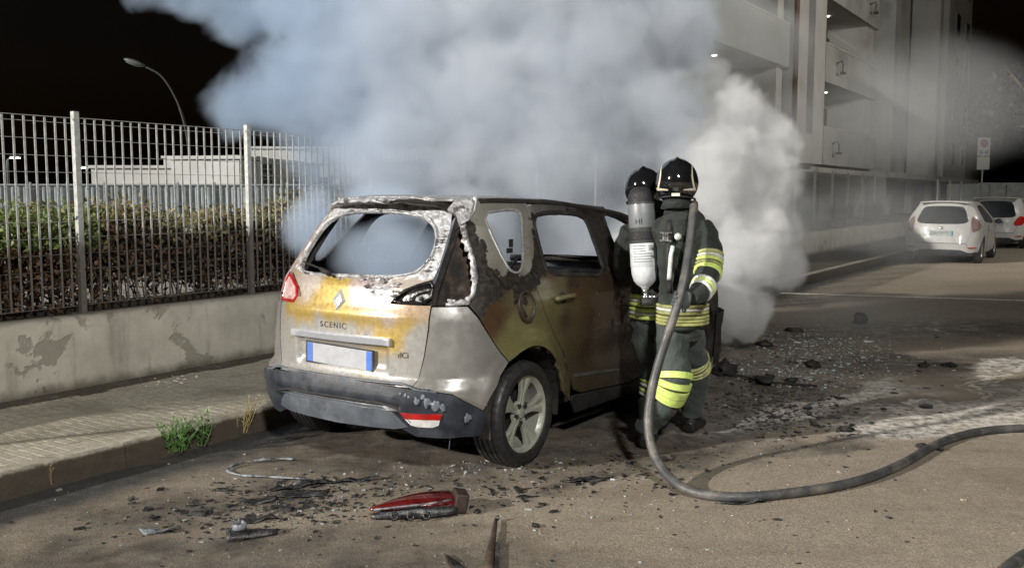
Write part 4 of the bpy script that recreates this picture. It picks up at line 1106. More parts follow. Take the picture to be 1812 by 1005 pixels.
# left lamp is still whole, its lens bleached pink by the heat
ll = panel(BODY, 'tail_lamp', mir([(.40,1.03), (.42,1.09), (.50,1.135), (.612,1.165), (.617,1.0), (.615,.985), (.43,.99)]), CAR, M_PINK, step=.02, off=.004, thick=.03, smooth=1)
ll['label'] = 'left tail lamp with its lens bleached pink'
mb_red = edge_strip('red_rim', mir([(.40,1.03), (.42,1.09), (.50,1.135), (.612,1.165), (.617,1.0), (.615,.985), (.43,.99)])[::-1], .020, .0, M_RED, ll, .008, .001, 8)
hole = [(.625,1.03), (.83,1.03), (.868,1.09), (.858,1.18), (.774,1.311), (.665,1.45), (.64,1.49), (.604,1.46), (.61,1.25)]
l2 = panel(BODY, 'tail_lamp', hole, CAR, M_PINK, step=.03, off=.004, thick=.03, mirror=True)
l2['label'] = 'left tail lamp upper part, lens bleached pink'
# the empty recess of the right lamp
rec = panel(BODY, 'lamp_recess', inset(hole, -.012), CAR, M_RUST, step=.03, off=-.085, thick=.01, offf=lambda P: np.array([-.03 * mnoise.noise(Vector((p[0] * 14, p[1] * 9, 3))) for p in P]))
rec['label'] = 'empty rusty recess of the missing right tail lamp'
wallp = dens(hole, .03); n = len(wallp); A = np.array(wallp)
Q0, _ = BODY.pts(A[:, 0], A[:, 1], -.002); Q1, _ = BODY.pts(A[:, 0], A[:, 1], -.10)
me = bpy.data.meshes.new('recess_wall'); me.from_pydata([tuple(p) for p in Q0] + [tuple(p) for p in Q1], [], [(i, (i + 1) % n, n + (i + 1) % n, n + i) for i in range(n)]); link('recess_wall', me, M_RUST, rec)
edge_strip('torn_flange', [(.70,1.03), (.83,1.032), (.862,1.09), (.852,1.18), (.772,1.311), (.665,1.45), (.645,1.485)], .026, .004, M_BARE, rec, .004, .020, oj=.08, hj=.12, seed=11, closed=False)
P, _ = BODY.pts([.735], [1.045], -.04); mb = MB(); mb.box(P[0], (.01, .04, .03)); mb.box(Vector(P[0]) + Vector((0, .0, .02)), (.012, .055, .012)); mb.build('clip', M_BARE, rec)
# black gap strip between tailgate and recess
gp = panel(BODY, 'pillar_trim', [(.612,1.0), (.70,1.0), (.70,1.2), (.66,1.40), (.62,1.52), (.56,1.55), (.60,1.33)], CAR, M_CHAR, step=.04, off=-.10, thick=.01)
panel(BODY, 'pillar_trim', [(.60,1.03), (.645,1.03), (.640,1.25), (.628,1.47), (.565,1.55), (.585,1.40), (.602,1.20)], CAR, M_CHAR, step=.03, off=-.022, thick=.06)
panel(BODY, 'pillar_trim', [(.60,1.03), (.625,1.03), (.618,1.25), (.61,1.47), (.555,1.55), (.575,1.40), (.595,1.20)], CAR, M_CHAR, step=.03, off=-.022, thick=.06, mirror=True)

# quarter panels, doors, wings: right side and its mirror image
def x2(x, z): return (BODY.x2s(x, z), z)
def arc(cx, r, a0, a1, n=14):
    return [x2(cx + r * math.cos(R(a0 + (a1 - a0) * k / n)), .345 + r * math.sin(R(a0 + (a1 - a0) * k / n))) for k in range(n + 1)]
AR = .402
seam = [(.985,.433), (1.043,.561), (1.117,.683), (.999,.827), (.904,.963), (.835,1.026)]
qwin = smooth_poly([(.74,1.55), (.90,1.565), (1.04,1.568), (1.12,1.54), (1.15,1.42), (1.178,1.30), (1.195,1.23), (1.165,1.195), (1.105,1.20), (1.03,1.25), (.87,1.41)], 1)
# door shut line, C pillar
dl = [(1.17,1.60), (1.225,1.45), (1.262,1.325), (1.322,1.177), (1.425,1.018), (1.55,.87), (1.659,.749), (1.80,.62), (1.90,.53)]
aR = arc(-.06, AR, 148, 8)
def arch_s(x, z): return BODY.x2s(x, z)
quarter = [(.835,1.026), (.868,1.09), (.858,1.18), (.774,1.311), (.665,1.45), (.62,1.52), (.58,1.60), (.60,1.63), (.80,1.636), (1.0,1.632), (1.17,1.625)] + dl + [(1.93,.47), x2(.48,.30), x2(.42,.28)] + aR[::-1][0:] 
# arch points run from front of the wheel back over the top to where the seam meets it
quarter = [q for q in quarter if True]
k_end = [i for i, p in enumerate(aR) if p[1] > .66][0]
quarter = [(.835,1.026), (.868,1.09), (.858,1.18), (.774,1.311), (.665,1.45), (.62,1.52), (.58,1.60), (.60,1.63), (.80,1.636), (1.0,1.632), (1.17,1.625)] + dl + [(1.93,.47), (1.90,.30)] + [p for p in aR[::-1] if p[1] > .36 and (p[0] > 1.13 or p[1] > .70)] + [(1.117,.683), (.999,.827), (.904,.963)]
bump_up = [(.55,.562), (.572,.628), (.602,.743), (.622,.90), (.623,1.022), (.83,1.022), (.904,.955), (.999,.822), (1.112,.683)] + [p for p in aR if p[1] <= .66 and p[0] < 1.2][::-1] + [(.960,.430), (.888,.475), (.788,.532), (.658,.551)]
rdoor = [(1.17,1.60), (1.225,1.45), (1.262,1.325), (1.322,1.177), (1.425,1.018), (1.55,.87), (1.659,.749), (1.80,.62), (1.90,.53), (1.93,.47), (1.96,.37), (2.05,.33), (2.70,.28), (2.66,.60), (2.60,1.06), (2.40,1.24), (2.13,1.525), (2.05,1.575), (1.6,1.60)]
rwin = smooth_poly([(1.50,1.172), (1.42,1.27), (1.31,1.44), (1.29,1.50), (1.34,1.535), (1.70,1.535), (1.93,1.51), (2.00,1.46), (2.12,1.30), (2.285,1.108), (1.9,1.14)], 1)
fdoor = [(2.70,.28), (2.66,.60), (2.60,1.06), (2.40,1.24), (2.13,1.525), (2.08,1.572), (2.30,1.55), (2.62,1.484), (3.0,1.35), (3.30,1.17), (3.48,1.06), (3.55,.8), (3.58,.55), (3.45,.30)]
fwin = smooth_poly([(2.62,1.078), (2.45,1.25), (2.24,1.49), (2.26,1.525), (2.44,1.495), (2.66,1.435), (2.98,1.30), (3.20,1.155), (3.24,1.07)], 1)
aF = [(BODY.x2s(2.64 + AR * math.cos(R(a)), .345 + AR * math.sin(R(a))), .345 + AR * math.sin(R(a))) for a in range(-8, 189, 11)]
xF = lambda x, z: (BODY.x2s(x, z), z)
wing = [(3.48,1.055), (3.55,.8), (3.58,.55), (3.47,.30)] + [p for p in aF[::-1] if p[1] > .31][0:] + [xF(3.12, .30), xF(3.14, .55), xF(3.14, .75), xF(3.10, .90), xF(2.85, .99), xF(2.45, 1.045)]
skirt = [(1.90,.295), (1.93,.33), (2.05,.32), (2.70,.27), (3.45,.29), (3.48,.20), (2.7,.17), (1.93,.19)]
for mi in (False, True):
    pt = paint_sd if not mi else paint_const((.035, .028, .022), .55)
    q = panel(BODY, 'quarter_panel', quarter, CAR, M_PAINT, holes=[qwin], step=.025, paint=pt, mirror=mi)
    fr = edge_strip('window_frame', qwin, .003, .009, mat('grey_window_lip', (.30, .30, .29), .5, .2, .3, 20, .4) if not mi else M_CHAR, q, .003, .002, 21, mirror=mi)
    if not mi: q['label'] = 'right quarter panel scorched olive and black'
    rd = panel(BODY, 'rear_door', rdoor, CAR, M_PAINT, holes=[rwin], step=.028, paint=pt, mirror=mi)
    edge_strip('window_frame', rwin, .006, .020, M_CHAR, rd, .004, .003, 22, mirror=mi)
    fd = panel(BODY, 'front_door', fdoor, CAR, M_PAINT, holes=[fwin], step=.04, paint=pt, mirror=mi)
    edge_strip('window_frame', fwin, .006, .020, M_CHAR, fd, .004, .003, 23, mirror=mi)
    panel(BODY, 'front_wing', wing, CAR, M_PAINT, step=.04, paint=paint_const((.02, .017, .015), .8), mirror=mi)
    panel(BODY, 'sill', skirt, CAR, mat('sill_black', (.022, .021, .020), .5, 0, .3, 6), step=.05, off=.004, mirror=mi)
    panel(BODY, 'door_moulding', [(1.955,.487), (2.32,.452), (2.62,.418), (2.63,.395), (2.32,.425), (1.965,.455)], rd, mat('scorched_moulding', (.06, .058, .05), .45, 0, .3, 8), step=.04, off=.006, thick=.012, mirror=mi)
    # door handle in its bowl
    M = on_body(1.70, 1.0, -.004)
    if mi: M = Matrix.Diagonal((1, -1, 1, 1)) @ M
    hb = MB(); hb.blob((0, .004, -.002), (.052, .040, .010), 2)
    bowl = hb.build('handle_bowl', M_RUST, rd, smooth=True); bowl.matrix_local = M
    hb = MB(); hb.tube([Vector((-.125, .006, .014)), Vector((-.105, .006, .030)), Vector((-.04, .008, .038)), Vector((.04, .008, .038)), Vector((.105, .006, .030)), Vector((.125, .006, .012))], [.014, .017, .015, .015, .018, .014], 10, flat=.7)
    hb.build('handle', mat('scorched_handle', (.16, .145, .07), .35, .2, .3, 25, .2, coat=.3), bowl, smooth=True)
bu = panel(BODY, 'rear_bumper_corner', bump_up, CAR, M_SILVER, step=.03, off=.004)
bu['label'] = 'silver right corner of the rear bumper'
panel(BODY, 'rear_bumper_corner', [p for p in bump_up], CAR, M_SILVER, step=.03, off=.004, mirror=True)
# filler flap: an open round bowl with the flap hanging in it
M = on_body(1.275, .99, .0)
fb = MB(); fb.lathe([(.094, .002), (.088, .010), (.080, .008), (.076, -.028), (0, -.030)], 32)
fl = fb.build('filler_flap', mat('burnt_flap', (.035, .028, .018), .6, .1, .4, 14, .5), CAR, smooth=True); fl.matrix_local = M @ Matrix.Diagonal((.92, 1.05, 1, 1))
fb = MB(); fb.lathe([(0, .006), (.062, .004), (.070, 0), (.070, -.006)], 28); c = fb.build('filler_cap', M_RUST, fl, smooth=True); c.location = (-.004, 0, -.012); c.rotation_euler = (0, R(9), 0)

# lower bumper in grey plastic
low_t = [(0,.575), (.50,.563), (.658,.549), (.788,.530), (.888,.474), (.960,.428), (1.0,.40)]
lowb = [(1.02,.385), x2(-.06 - AR + .004, .33), x2(-.47, .285), (.72,.285), (.556,.292), (.427,.337), (.185,.335), (0,.333)]
lp = low_t + lowb
lower = lp + mir(lp[1:-1][::-1])
def bump_off(P):
    s = np.abs(P[:, 0]); z = P[:, 1]
    o = .034 * np.clip((1.0 - s) / .25, 0, 1)
    o = o - .022 * np.exp(-((z - .462) / .016) ** 2) * (s < .50) - .020 * np.clip((.44 - z) / .03, 0, 1) * np.clip((.55 - s) / .08, 0, 1)
    return o
rb = panel(BODY, 'rear_bumper', lower, CAR, M_PLAST, step=.02, gap=0, thick=.02, offf=bump_off)
valh = [(0,.452), (.375,.448), (.440,.425), (.520,.345), (.427,.325), (.185,.318), (0,.312)]
panel(BODY, 'valance', valh + mir(valh[1:-1][::-1]), rb, M_PLAST2, step=.03, gap=0, off=.028, thick=.02, smooth=0)
edge_strip('groove', [(-.52,.44), (-.38,.470), (0,.478), (.38,.474), (.47,.452), (.55,.38)], .008, .006, M_CHAR, rb, .026, 0.0, 3, closed=False)
rf = panel(BODY, 'reflector_red', [(.492,.429), (.728,.432), (.712,.398), (.516,.396)], rb, M_RED, step=.03, gap=0, off=.040, thick=.02)
panel(BODY, 'reflector_clear', [(.516,.394), (.712,.396), (.700,.370), (.662,.356), (.585,.357), (.545,.366)], rb, M_CLEAR, step=.03, gap=0, off=.038, thick=.02)
# loading ledge with its ridges
S = np.linspace(-.70, .70, 61)
Q0, _ = BODY.pts(S, np.full(61, .576) - .03 * np.clip((np.abs(S) - .5) / .2, 0, 1), .034); Q1, _ = BODY.pts(S, np.full(61, .586) - .03 * np.clip((np.abs(S) - .5) / .2, 0, 1), -.05)
Qa = Q0.copy(); Qa[:, 2] -= .012
sheet(BODY, 'loading_ledge', [Qa, Q0, Q1], rb, M_PLAST2)
mb = MB()
for i in range(2, 59):
    a, c = Vector(Q0[i]), Vector(Q1[i]); a = a + (c - a) * .12; c = a + (c - a) * .62
    d = (Vector(Q0[min(i + 1, 60)]) - Vector(Q0[i - 1])).normalized() * .0055
    mb.prism([a - d, a + d, c + d, c - d], [p + Vector((0, 0, .006)) for p in (a - d, a + d, c + d, c - d)])
tr = mb.build('tread_ridges', M_PLAST, rb)
# white splashes and melt drips on the bumper
mb = MB()
for s, z, r in ((.60,.50,.018), (.66,.495,.022), (.70,.48,.026), (.735,.47,.020), (.63,.515,.012), (.50,.53,.008), (.53,.525,.010), (.55,.515,.008), (.86,.40,.022)):
    M = on_body(s, z, .036); mb.blob(M.translation, (r, r, r), 2, .9, M=M.to_3x3().to_4x4() @ Matrix.Diagonal((1, 1.25, .045, 1)), seed=s * 40)
    mb.build('splash', mat('dried_foam', (.11, .125, .15), .6, 0, .35, 30, .4), rb, smooth=True); mb = MB()
# a drip hanging from the bumper
P, _ = BODY.pts([.74], [.30], .0); mb = MB(); p = Vector(P[0]); mb.tube([p, p + Vector((.004, 0, -.05)), p + Vector((0, .003, -.10))], [.004, .003, .004], 6)
mb.build('melted_drip', M_PLAST2, rb, smooth=True)

# roof
XR = [-.34, -.30, -.2, -.05, .15, .4, .7, 1.0, 1.3, 1.42]
def roof_z(x): return float(np.interp(x, [-.4, 0, .4, .8, 1.1, 1.42], [1.615, 1.628, 1.622, 1.605, 1.575, 1.54]))
rows = []
for x in np.linspace(-.33, 1.42, 28):
    zz = roof_z(x); yl = BODY.y_at(max(x, -.33), min(zz, 1.636)); row = []
    for u in np.linspace(-1, 1, 21):
        row.append((x, u * yl, zz + .022 * (1 - u ** 4) + .004 * mnoise.noise(Vector((x * 3, u * 4, 1)))))
    rows.append(row)
roof = sheet(BODY, 'roof', rows, CAR, M_PAINT)
me = roof.data; nv = len(me.vertices)
co = np.zeros(nv * 3); me.vertices.foreach_get('co', co); co = co.reshape(-1, 3)
col = me.color_attributes.new('burn_color', 'FLOAT_COLOR', 'POINT'); aux = me.color_attributes.new('burn_mask', 'FLOAT_COLOR', 'POINT')
k = np.clip(co[:, 0] / 1.2, 0, 1)[:, None]
cc = np.array((.20, .20, .19)) * (1 - k) + np.array((.03, .03, .03)) * k
col.data.foreach_set('color', np.concatenate([cc, np.ones((nv, 1))], 1).ravel())
aa = np.stack([.25 + .55 * k[:, 0], .48 * (1 - k[:, 0]), 0 * k[:, 0], np.ones(nv)], 1); aux.data.foreach_set('color', aa.ravel())
so = roof.modifiers.new('thickness', 'SOLIDIFY'); so.thickness = .012; so.offset = -1
# gutters between roof and door tops
for sgn in (-1, 1):
    pts = []
    for x in np.linspace(-.1, 1.42, 16): zz = roof_z(x); pts.append((x, sgn * (BODY.y_at(x, min(zz, 1.636)) + .004), zz - .006))
    for s, z in ((2.62,1.487), (3.0,1.352), (3.3,1.175), (3.48,1.065)):
        P, _ = BODY.pts([s], [z], .004); pts.append((P[0][0], P[0][1] * (-sgn if sgn < 0 else -1) * (1 if sgn > 0 else 1) if False else sgn * abs(P[0][1]), P[0][2]))
    mb = MB(); mb.tube(catmull(pts, 3), .020, 8, flat=.9); mb.build('roof_rail', M_CHAR, CAR, smooth=True)
# spoiler at the head of the tailgate, burnt through in places
rows = []
for x, zz, sh in ((-.30, 1.640, 1.0), (-.40, 1.643, 1.0), (-.48, 1.637, .98), (-.525, 1.629, .96), (-.532, 1.619, .96), (-.51, 1.612, .95), (-.40, 1.600, .93)):
    row = []
    for u in np.linspace(-1, 1, 61):
        yy = u * .545 * sh; back = .26 * abs(u) ** 2.6; drop = .050 * abs(u) ** 2.2 + .05 * max(0, abs(u) - .85) / .15
        row.append((x + back, yy, 1.62 + (zz - 1.62) * (1 - .75 * abs(u) ** 8) - drop + .010 * mnoise.noise(Vector((u * 9, x * 14, 2))) + (.006 * mnoise.noise(Vector((u * 30, x * 34, 2))))))
    rows.append(row)
spo = sheet(BODY, 'spoiler', rows, CAR, M_PAINT)
me = spo.data; nv = len(me.vertices); co = np.zeros(nv * 3); me.vertices.foreach_get('co', co); co = co.reshape(-1, 3)
col = me.color_attributes.new('burn_color', 'FLOAT_COLOR', 'POINT'); aux = me.color_attributes.new('burn_mask', 'FLOAT_COLOR', 'POINT')
y = co[:, 1]; chv = np.where(y < -.16, .85, .25) + 0 * y; chv = chv * (1 - .4 * (np.abs(y + .12) < .08)); ashv = np.where(y < -.2, .1, .62)
col.data.foreach_set('color', np.tile((.30, .31, .32, 1.0), nv)); aux.data.foreach_set('color', np.stack([chv, ashv, 0 * y, 1 + 0 * y], 1).ravel())
mb = MB()
for (u, w) in ((.16, .05), (-.16, .06)):
    mb.box((-.535, u, 1.632), (.045, w, .020), M=Matrix.Rotation(.1, 4, 'X'))
o = mb.build('spoiler_bracket', M_BARE, spo); bevel(o, .006, 2)
# corner tip of the spoiler over the lamp recess
P, Nn = BODY.pts([.62, .60, .565], [1.50, 1.58, 1.62], .01)
tp = panel(BODY, 'spoiler_tip', [(.50,1.565), (.57,1.53), (.625,1.475), (.655,1.50), (.64,1.60), (.60,1.632), (.52,1.628)], CAR, M_BARE, step=.02, off=.016, thick=.03, gap=0)
edge_strip('tip_edge', [(.655,1.49), (.668,1.55), (.65,1.615), (.625,1.634)], .004, .003, M_TRIM, tp, .024, 0, 5, closed=False)

# front end, charred, its bumper burnt away to the carrier
def front_shell(z0, z1, xf0, xf1, w, name, mt, parent, n=33, m=7, jag=0.0):
    rows = []
    for i in range(m):
        t = i / (m - 1); z = z0 + (z1 - z0) * t; xf = xf0 + (xf1 - xf0) * t; row = []
        for k in range(n):
            a = R(-90 + 180 * k / (n - 1)); c_, s2 = math.cos(a), math.sin(a)
            row.append((xf - .62 * (1 - abs(c_) ** (2 / 2.6)) + jag * mnoise.noise(Vector((k * .5, i * .7, 1))), w * math.copysign(abs(s2) ** (2 / 2.6), s2), z))
        rows.append(row)
    return sheet(BODY, name, rows, parent, mt)
fbm = front_shell(.16, .62, 3.58, 3.66, .905, 'front_bumper', M_CHAR, CAR, jag=.03)
front_shell(.60, .90, 3.62, 3.42, .87, 'grille_panel', M_CHAR, fbm, jag=.03)
rows = []
for x in np.linspace(2.30, 3.36, 18):
    z = float(np.interp(x, [2.3, 2.8, 3.15, 3.36], [1.10, 1.03, .965, .885])); rows.append([(x, u * .80 * (1 - .10 * max(0, x - 2.9) / .5), z + .03 * (1 - u * u) + .025 * mnoise.noise(Vector((x * 4, u * 3, 5)))) for u in np.linspace(-1, 1, 15)])
sheet(BODY, 'bonnet', rows, CAR, M_CHAR)
mb = MB()   # cowl and windscreen frame
mb.tube(catmull([(2.28, -.78, 1.09), (2.36, -.4, 1.10), (2.39, 0, 1.10), (2.36, .4, 1.10), (2.28, .78, 1.09)], 5), .03, 6)
mb.tube(catmull([(1.42, -.62, 1.55), (1.44, -.3, 1.575), (1.45, 0, 1.58), (1.44, .3, 1.575), (1.42, .62, 1.55)], 5), .022, 6)
mb.build('windscreen_frame', M_CHAR, CAR, smooth=True)
# cabin: floor, wheel wells, burnt seat frames, dashboard, steering wheel
mb = MB(); mb.box((1.45, 0, .30), (3.1, 1.55, .08)); mb.box((-.36, 0, .52), (.5, 1.0, .16)); mb.box((2.45, 0, .62), (.25, 1.6, .7)); mb.build('floor_pan', M_CHAR, CAR)
for sgn in (-1, 1):
    for cx in (-.06, 2.64):
        mb = MB(); pr = []
        for k in range(15):
            a = R(-15 + 210 * k / 14); pr.append((cx + .39 * math.cos(a), .345 + .39 * math.sin(a)))
        V = [(x, sgn * .60, z) for x, z in pr] + [(x, sgn * .885, z) for x, z in pr]
        mb.add(V, [(i, i + 1, 16 + i, 15 + i) for i in range(14)] + [tuple(range(15))]); mb.build('wheel_well', M_CHAR, CAR, smooth=False)
def seat(x, y, w):
    s = MB(); hx = .12
    P = lambda dx, dy, z: Vector((x + dx, y + dy, z))
    s.tube(catmull([P(0, -w, .55), P(-.06, -w, .75), P(-.12, -w * .8, .98), P(-.13, 0, 1.02), P(-.12, w * .8, .98), P(-.06, w, .75), P(0, w, .55)], 4), .016, 6)
    for z in (.65, .78, .9): s.tube([P(-.04 - (z - .55) * .17, -w * .95, z), P(-.04 - (z - .55) * .17, w * .95, z)], .007, 5)
    s.tube(catmull([P(0, -w, .5), P(.45, -w, .52), P(.48, 0, .54), P(.45, w, .52), P(0, w, .5)], 4), .018, 6)
    for q in (-.5, 0, .5): s.tube([P(0, w * q, .5), P(.45, w * q, .52)], .006, 5)
    for q in (-.8, .8): s.tube([P(.05, w * q, .3), P(.05, w * q, .5)], .02, 5)
    s.build('seat_frame', M_RUST, CAR, smooth=True)
seat(1.45, -.37, .22); seat(1.45, .37, .22); seat(.55, -.45, .2); seat(.55, 0, .2); seat(.55, .45, .2)
mb = MB(); mb.box((2.15, 0, .92), (.35, 1.45, .22)); o = mb.build('dashboard', M_CHAR, CAR); bevel(o, .05, 3)
mb = MB(); mb.lathe([(.17, -.01), (.185, 0), (.17, .01), (.155, 0)], 24, Matrix.Translation((1.9, .37, 1.0)) @ Matrix.Rotation(R(-65), 4, 'Y'), close=True); mb.tube([(1.9, .37, 1.0), (2.1, .37, .92)], .03, 8); mb.build('steering_wheel', M_CHAR, CAR, smooth=True)
# belt anchors seen in the window openings
for x, z in ((.05, 1.36), (1.18, 1.38)):
    mb = MB(); y = -.70 if x < .5 else -.71; mb.box((x, y, z), (.03, .012, .05)); mb.box((x - .015, y, z - .045), (.05, .014, .03)); mb.build('belt_anchor', M_CHAR, CAR)
# underside: silencer and rear beam in the dark
mb = MB(); mb.tube([(-.06, -.7, .33), (-.06, .7, .33)], .045, 8); mb.tube([(-.5, -.35, .30), (-.5, .35, .30)], .09, 10); mb.build('rear_axle', M_DARK, CAR, smooth=True)
for (x, y, sd, st) in ((-.06, -.79, -1, 0), (-.06, .79, 1, 0), (2.64, -.79, -1, R(-4)), (2.64, .79, 1, R(-4))):
    wheel(CAR, (x, y, .322), sd, tyre_m=M_TYRE, rim_m=M_RIM if x < 1 else M_DARK, dark_m=M_DARK, steer=st)
# ------------------------------------------------------------------ white cars parked farther down the kerb
M_WCAR = mat('white_car_paint', (.34, .34, .33), .38, 0, .03, 3, coat=.25)
M_CGLASS = mat('dark_car_glass', (.012, .015, .018), .06, 0, .2, 3, spec=.7)
M_GAP = mat('panel_gap_black', (.01, .01, .01), .6, 0, .2, 9)
def hatchback(name, loc, rz, label, L, wdt, h, wb, prof_z, prof_w, prof_x, roh, plate_txt, plate_col, tall=False, group=None):
    B = Body(prof_z, prof_w, prof_x, [.5, .5, .55, .6, .65, .62, .55, .5][:len(prof_z)], L - roh + .05, N=2.7, tap=(wb - .5, 1.2, .12),
             disp=lambda S, Zs, P: sum(.018 * np.clip(1 - np.abs(np.hypot(P[:, 0] - cx, Zs - .31) - .36) / .09, 0, 1) ** 2 * (np.abs(S) > .7) for cx in (0, wb)) + .010 * np.exp(-((Zs - .86) / .03) ** 2))
    t = empty(name, loc, rz, label, 'car', group)
    zt, zb = prof_z[-1], .92
    def X(x, z): return (B.x2s(x, z), z)
    e = B.x2s(-.30, .8)   # seam of the tailgate
    hw = prof_w[3] * .80
    zr = prof_z[-1]
    # tailgate with rear window
    up = [(hw * .80, .50), (hw * .93, .70), (hw * .95, .95), (hw * .86, 1.15), (hw * .76, zr - .06), (hw * .70, zr - .01)]
    tgp = [(0, .50)] + up + [(0, zr)]; tgp = tgp + mir(tgp[1:-1][::-1])
    wy = hw * .84
    rwp = [(0, .955), (wy * .80, .96), (wy * 1.02, 1.02), (wy * .98, 1.10), (wy * .82, zr - .15), (wy * .6, zr - .115), (0, zr - .105)]
    rwp = smooth_poly(rwp + mir(rwp[1:-1][::-1]), 1)
    g = panel(B, 'tailgate', tgp, t, M_WCAR, holes=[rwp], step=.05, gap=.004)
    panel(B, 'rear_window', rwp, g, M_CGLASS, step=.07, gap=0, off=-.006)
    # sides as one pressing with windows and cut doors
    for mi in (False, True):
        top = [X(x, z) for x, z in ((wb - .30, .96), (wb - .75, 1.13), (wb - 1.15, zr - .10), (wb - 1.5, zr - .02), (.5, zr), (.0, zr - .01))]
        arcR = [X(.36 * math.cos(R(a)), .31 + .36 * math.sin(R(a))) for a in range(185, -8, -16)]
        arcF = [X(wb + .36 * math.cos(R(a)), .31 + .36 * math.sin(R(a))) for a in range(185, -8, -16)]
        side = [(hw * .80, .50), (hw * .86, .38), X(-.40, .30)] + arcR + [X(.45, .22), X(wb - .45, .22)] + arcF + [X(wb + .42, .30), X(wb + .55, .60), X(wb + .50, .82), X(wb + .1, .92)] + top + [(hw * .70, zr - .01), (hw * .76, zr - .06), (hw * .86, 1.15), (hw * .95, .95), (hw * .93, .70)]
        sw = smooth_poly([X(wb - .55, .93), X(wb - .86, 1.08), X(wb - 1.2, zr - .16), X(wb - 1.5, zr - .10), X(.55, zr - .09), X(.15, zr - .12), X(.02, 1.12), X(.25, .99)], 1)
        sd = panel(B, 'body_side', side, t, M_WCAR, holes=[sw], step=.07, gap=.002, mirror=mi)
        panel(B, 'side_window', sw, sd, M_CGLASS, step=.09, gap=0, off=-.008, mirror=mi)
        for x in ((.62, wb - .32) if tall else (.78, wb - .30)):
            edge_strip('door_gap', [X(x - .04, .34), X(x, .55), X(x - .02, .80), X(x - .05, .93)], .003, .003, M_GAP, sd, .004, 0, 2, body=B, closed=False, mirror=mi, step=.06)
        edge_strip('pillar', [X(1.15, .96), X(1.08, zr - .10)], .03, .03, M_GAP, sd, .002, 0, 2, body=B, closed=False, mirror=mi, step=.06)
        M = on_body(B.x2s(.95, .80), .80, .01, body=B); M = (Matrix.Diagonal((1, -1, 1, 1)) @ M) if mi else M
        mb = MB(); mb.tube([(-.10, 0, 0), (-.08, 0, .022), (.08, 0, .022), (.10, 0, 0)], .014, 6); q = mb.build('door_handle', M_WCAR, sd, smooth=True); q.matrix_local = M
        # lamps
        lz = .98 if not tall else 1.0
        lp = [(hw * .96, lz - .22), (hw * 1.12, lz - .20), (hw * 1.42, lz - .10), (hw * 1.30, lz + .02), (hw * 1.02, lz + .16), (hw * .93, lz + .14)]
        if tall: lp = [(hw * .70, .70), (hw * 1.25, .74), (hw * 1.30, .98), (hw * .95, 1.02)]
        lm = panel(B, 'tail_lamp', lp, t, M_RED if tall else mat('smoked_lens', (.16, .10, .09), .15, 0, .3, 10, coat=.6), step=.05, gap=0, off=.008, thick=.03, mirror=mi, smooth=1)
        panel(B, 'reflector', [(hw * .82, .40), (hw * 1.18, .415), (hw * 1.12, .375), (hw * .86, .37)], t, M_RED, step=.05, gap=0, off=.012, mirror=mi)
        mb = MB(); y = -(B.y_at(wb - .55, .95) + .10); y = -y if mi else y; mb.blob((wb - .50, y, .98), (.06, .10, .07), 2); mb.build('mirror', M_GAP, t, smooth=True)
    # bumper and its dark lower part
    bp = [(0, .495), (hw * .80, .495), (hw * .86, .38), B.x2s(-.42, .3) and (B.x2s(-.40, .30), .30), (hw * .9, .27), (hw * .62, .34), (0, .35)]
    bp = bp + mir(bp[1:-1][::-1]); bm_ = panel(B, 'rear_bumper', bp, t, M_WCAR, step=.05, gap=.002, off=.012)
    dp = [(0, .36), (hw * .60, .35), (hw * .88, .28), (hw * .86, .20), (0, .19)]; dp = dp + mir(dp[1:-1][::-1]); panel(B, 'diffuser', dp, bm_, M_PLAST, step=.08, gap=0, off=.006)
    # spoiler, roof, bonnet, windscreen, nose
    rows = []
    xr0 = float(np.interp(zr, prof_z, prof_x))
    for x in np.linspace(xr0 + .02, wb - 1.42, 12):
        yl = B.y_at(x, zr - .01); rows.append([(x, u * yl, zr - .012 + .035 * (1 - abs(u) ** 3) - .05 * max(0, (x - (wb - 1.9)) / .5) ** 2 * 0) for u in np.linspace(-1, 1, 13)])
    sheet(B, 'roof', rows, t, M_WCAR)
    rows = [[(x, u * B.y_at(0, zr - .05) * .93, z - .03 * abs(u) ** 2) for u in np.linspace(-1, 1, 13)] for x, z in ((xr0 + .12, zr + .02), (xr0 - .10, zr + .012), (xr0 - .12, zr - .010), (xr0 + .05, zr - .03))]
    sheet(B, 'roof_spoiler', rows, t, M_WCAR)
    rows = [[(x + .10 * (1 - u * u), u * w_, z) for u in np.linspace(-1, 1, 11)] for x, z, w_ in ((wb - 1.45, zr + .01, wdt * .34), (wb - 1.0, 1.18, wdt * .38), (wb - .45, .95, wdt * .42))]
    sheet(B, 'windscreen', rows, t, M_CGLASS)
    rows = [[(x + .12 * (1 - u * u), u * w_, z + .03 * (1 - u * u)) for u in np.linspace(-1, 1, 11)] for x, z, w_ in ((wb - .5, .95, wdt * .44), (wb, .90, wdt * .43), (wb + .45, .74, wdt * .38), (wb + .62, .50, wdt * .36), (wb + .60, .22, wdt * .34))]
    sheet(B, 'bonnet', rows, t, M_WCAR)
    mb = MB(); mb.box((wb / 2 - .05, 0, .30), (wb + .5, wdt * .72, .16)); mb.box((wb / 2, 0, .62), (wb * .75, wdt * .8, .5)); mb.build('underbody', M_GAP, t)
    # number plate
    pz = .74 if not tall else .80
    P, Nn = B.pts([0.0], [pz], .010); c = Vector(P[0]); 
    M = on_body(.0, pz, .012, body=B)
    mb = MB(); mb.box((0, 0, 0), (.52, .115, .012)); p_ = mb.build('number_plate', plate_col, t); p_.matrix_local = M; bevel(p_, .003, 1)
    tx = text('plate_text', plate_txt, 0.105, .002, M_GAP, p_, loc=(-.02, 0, .007), space=1.05)
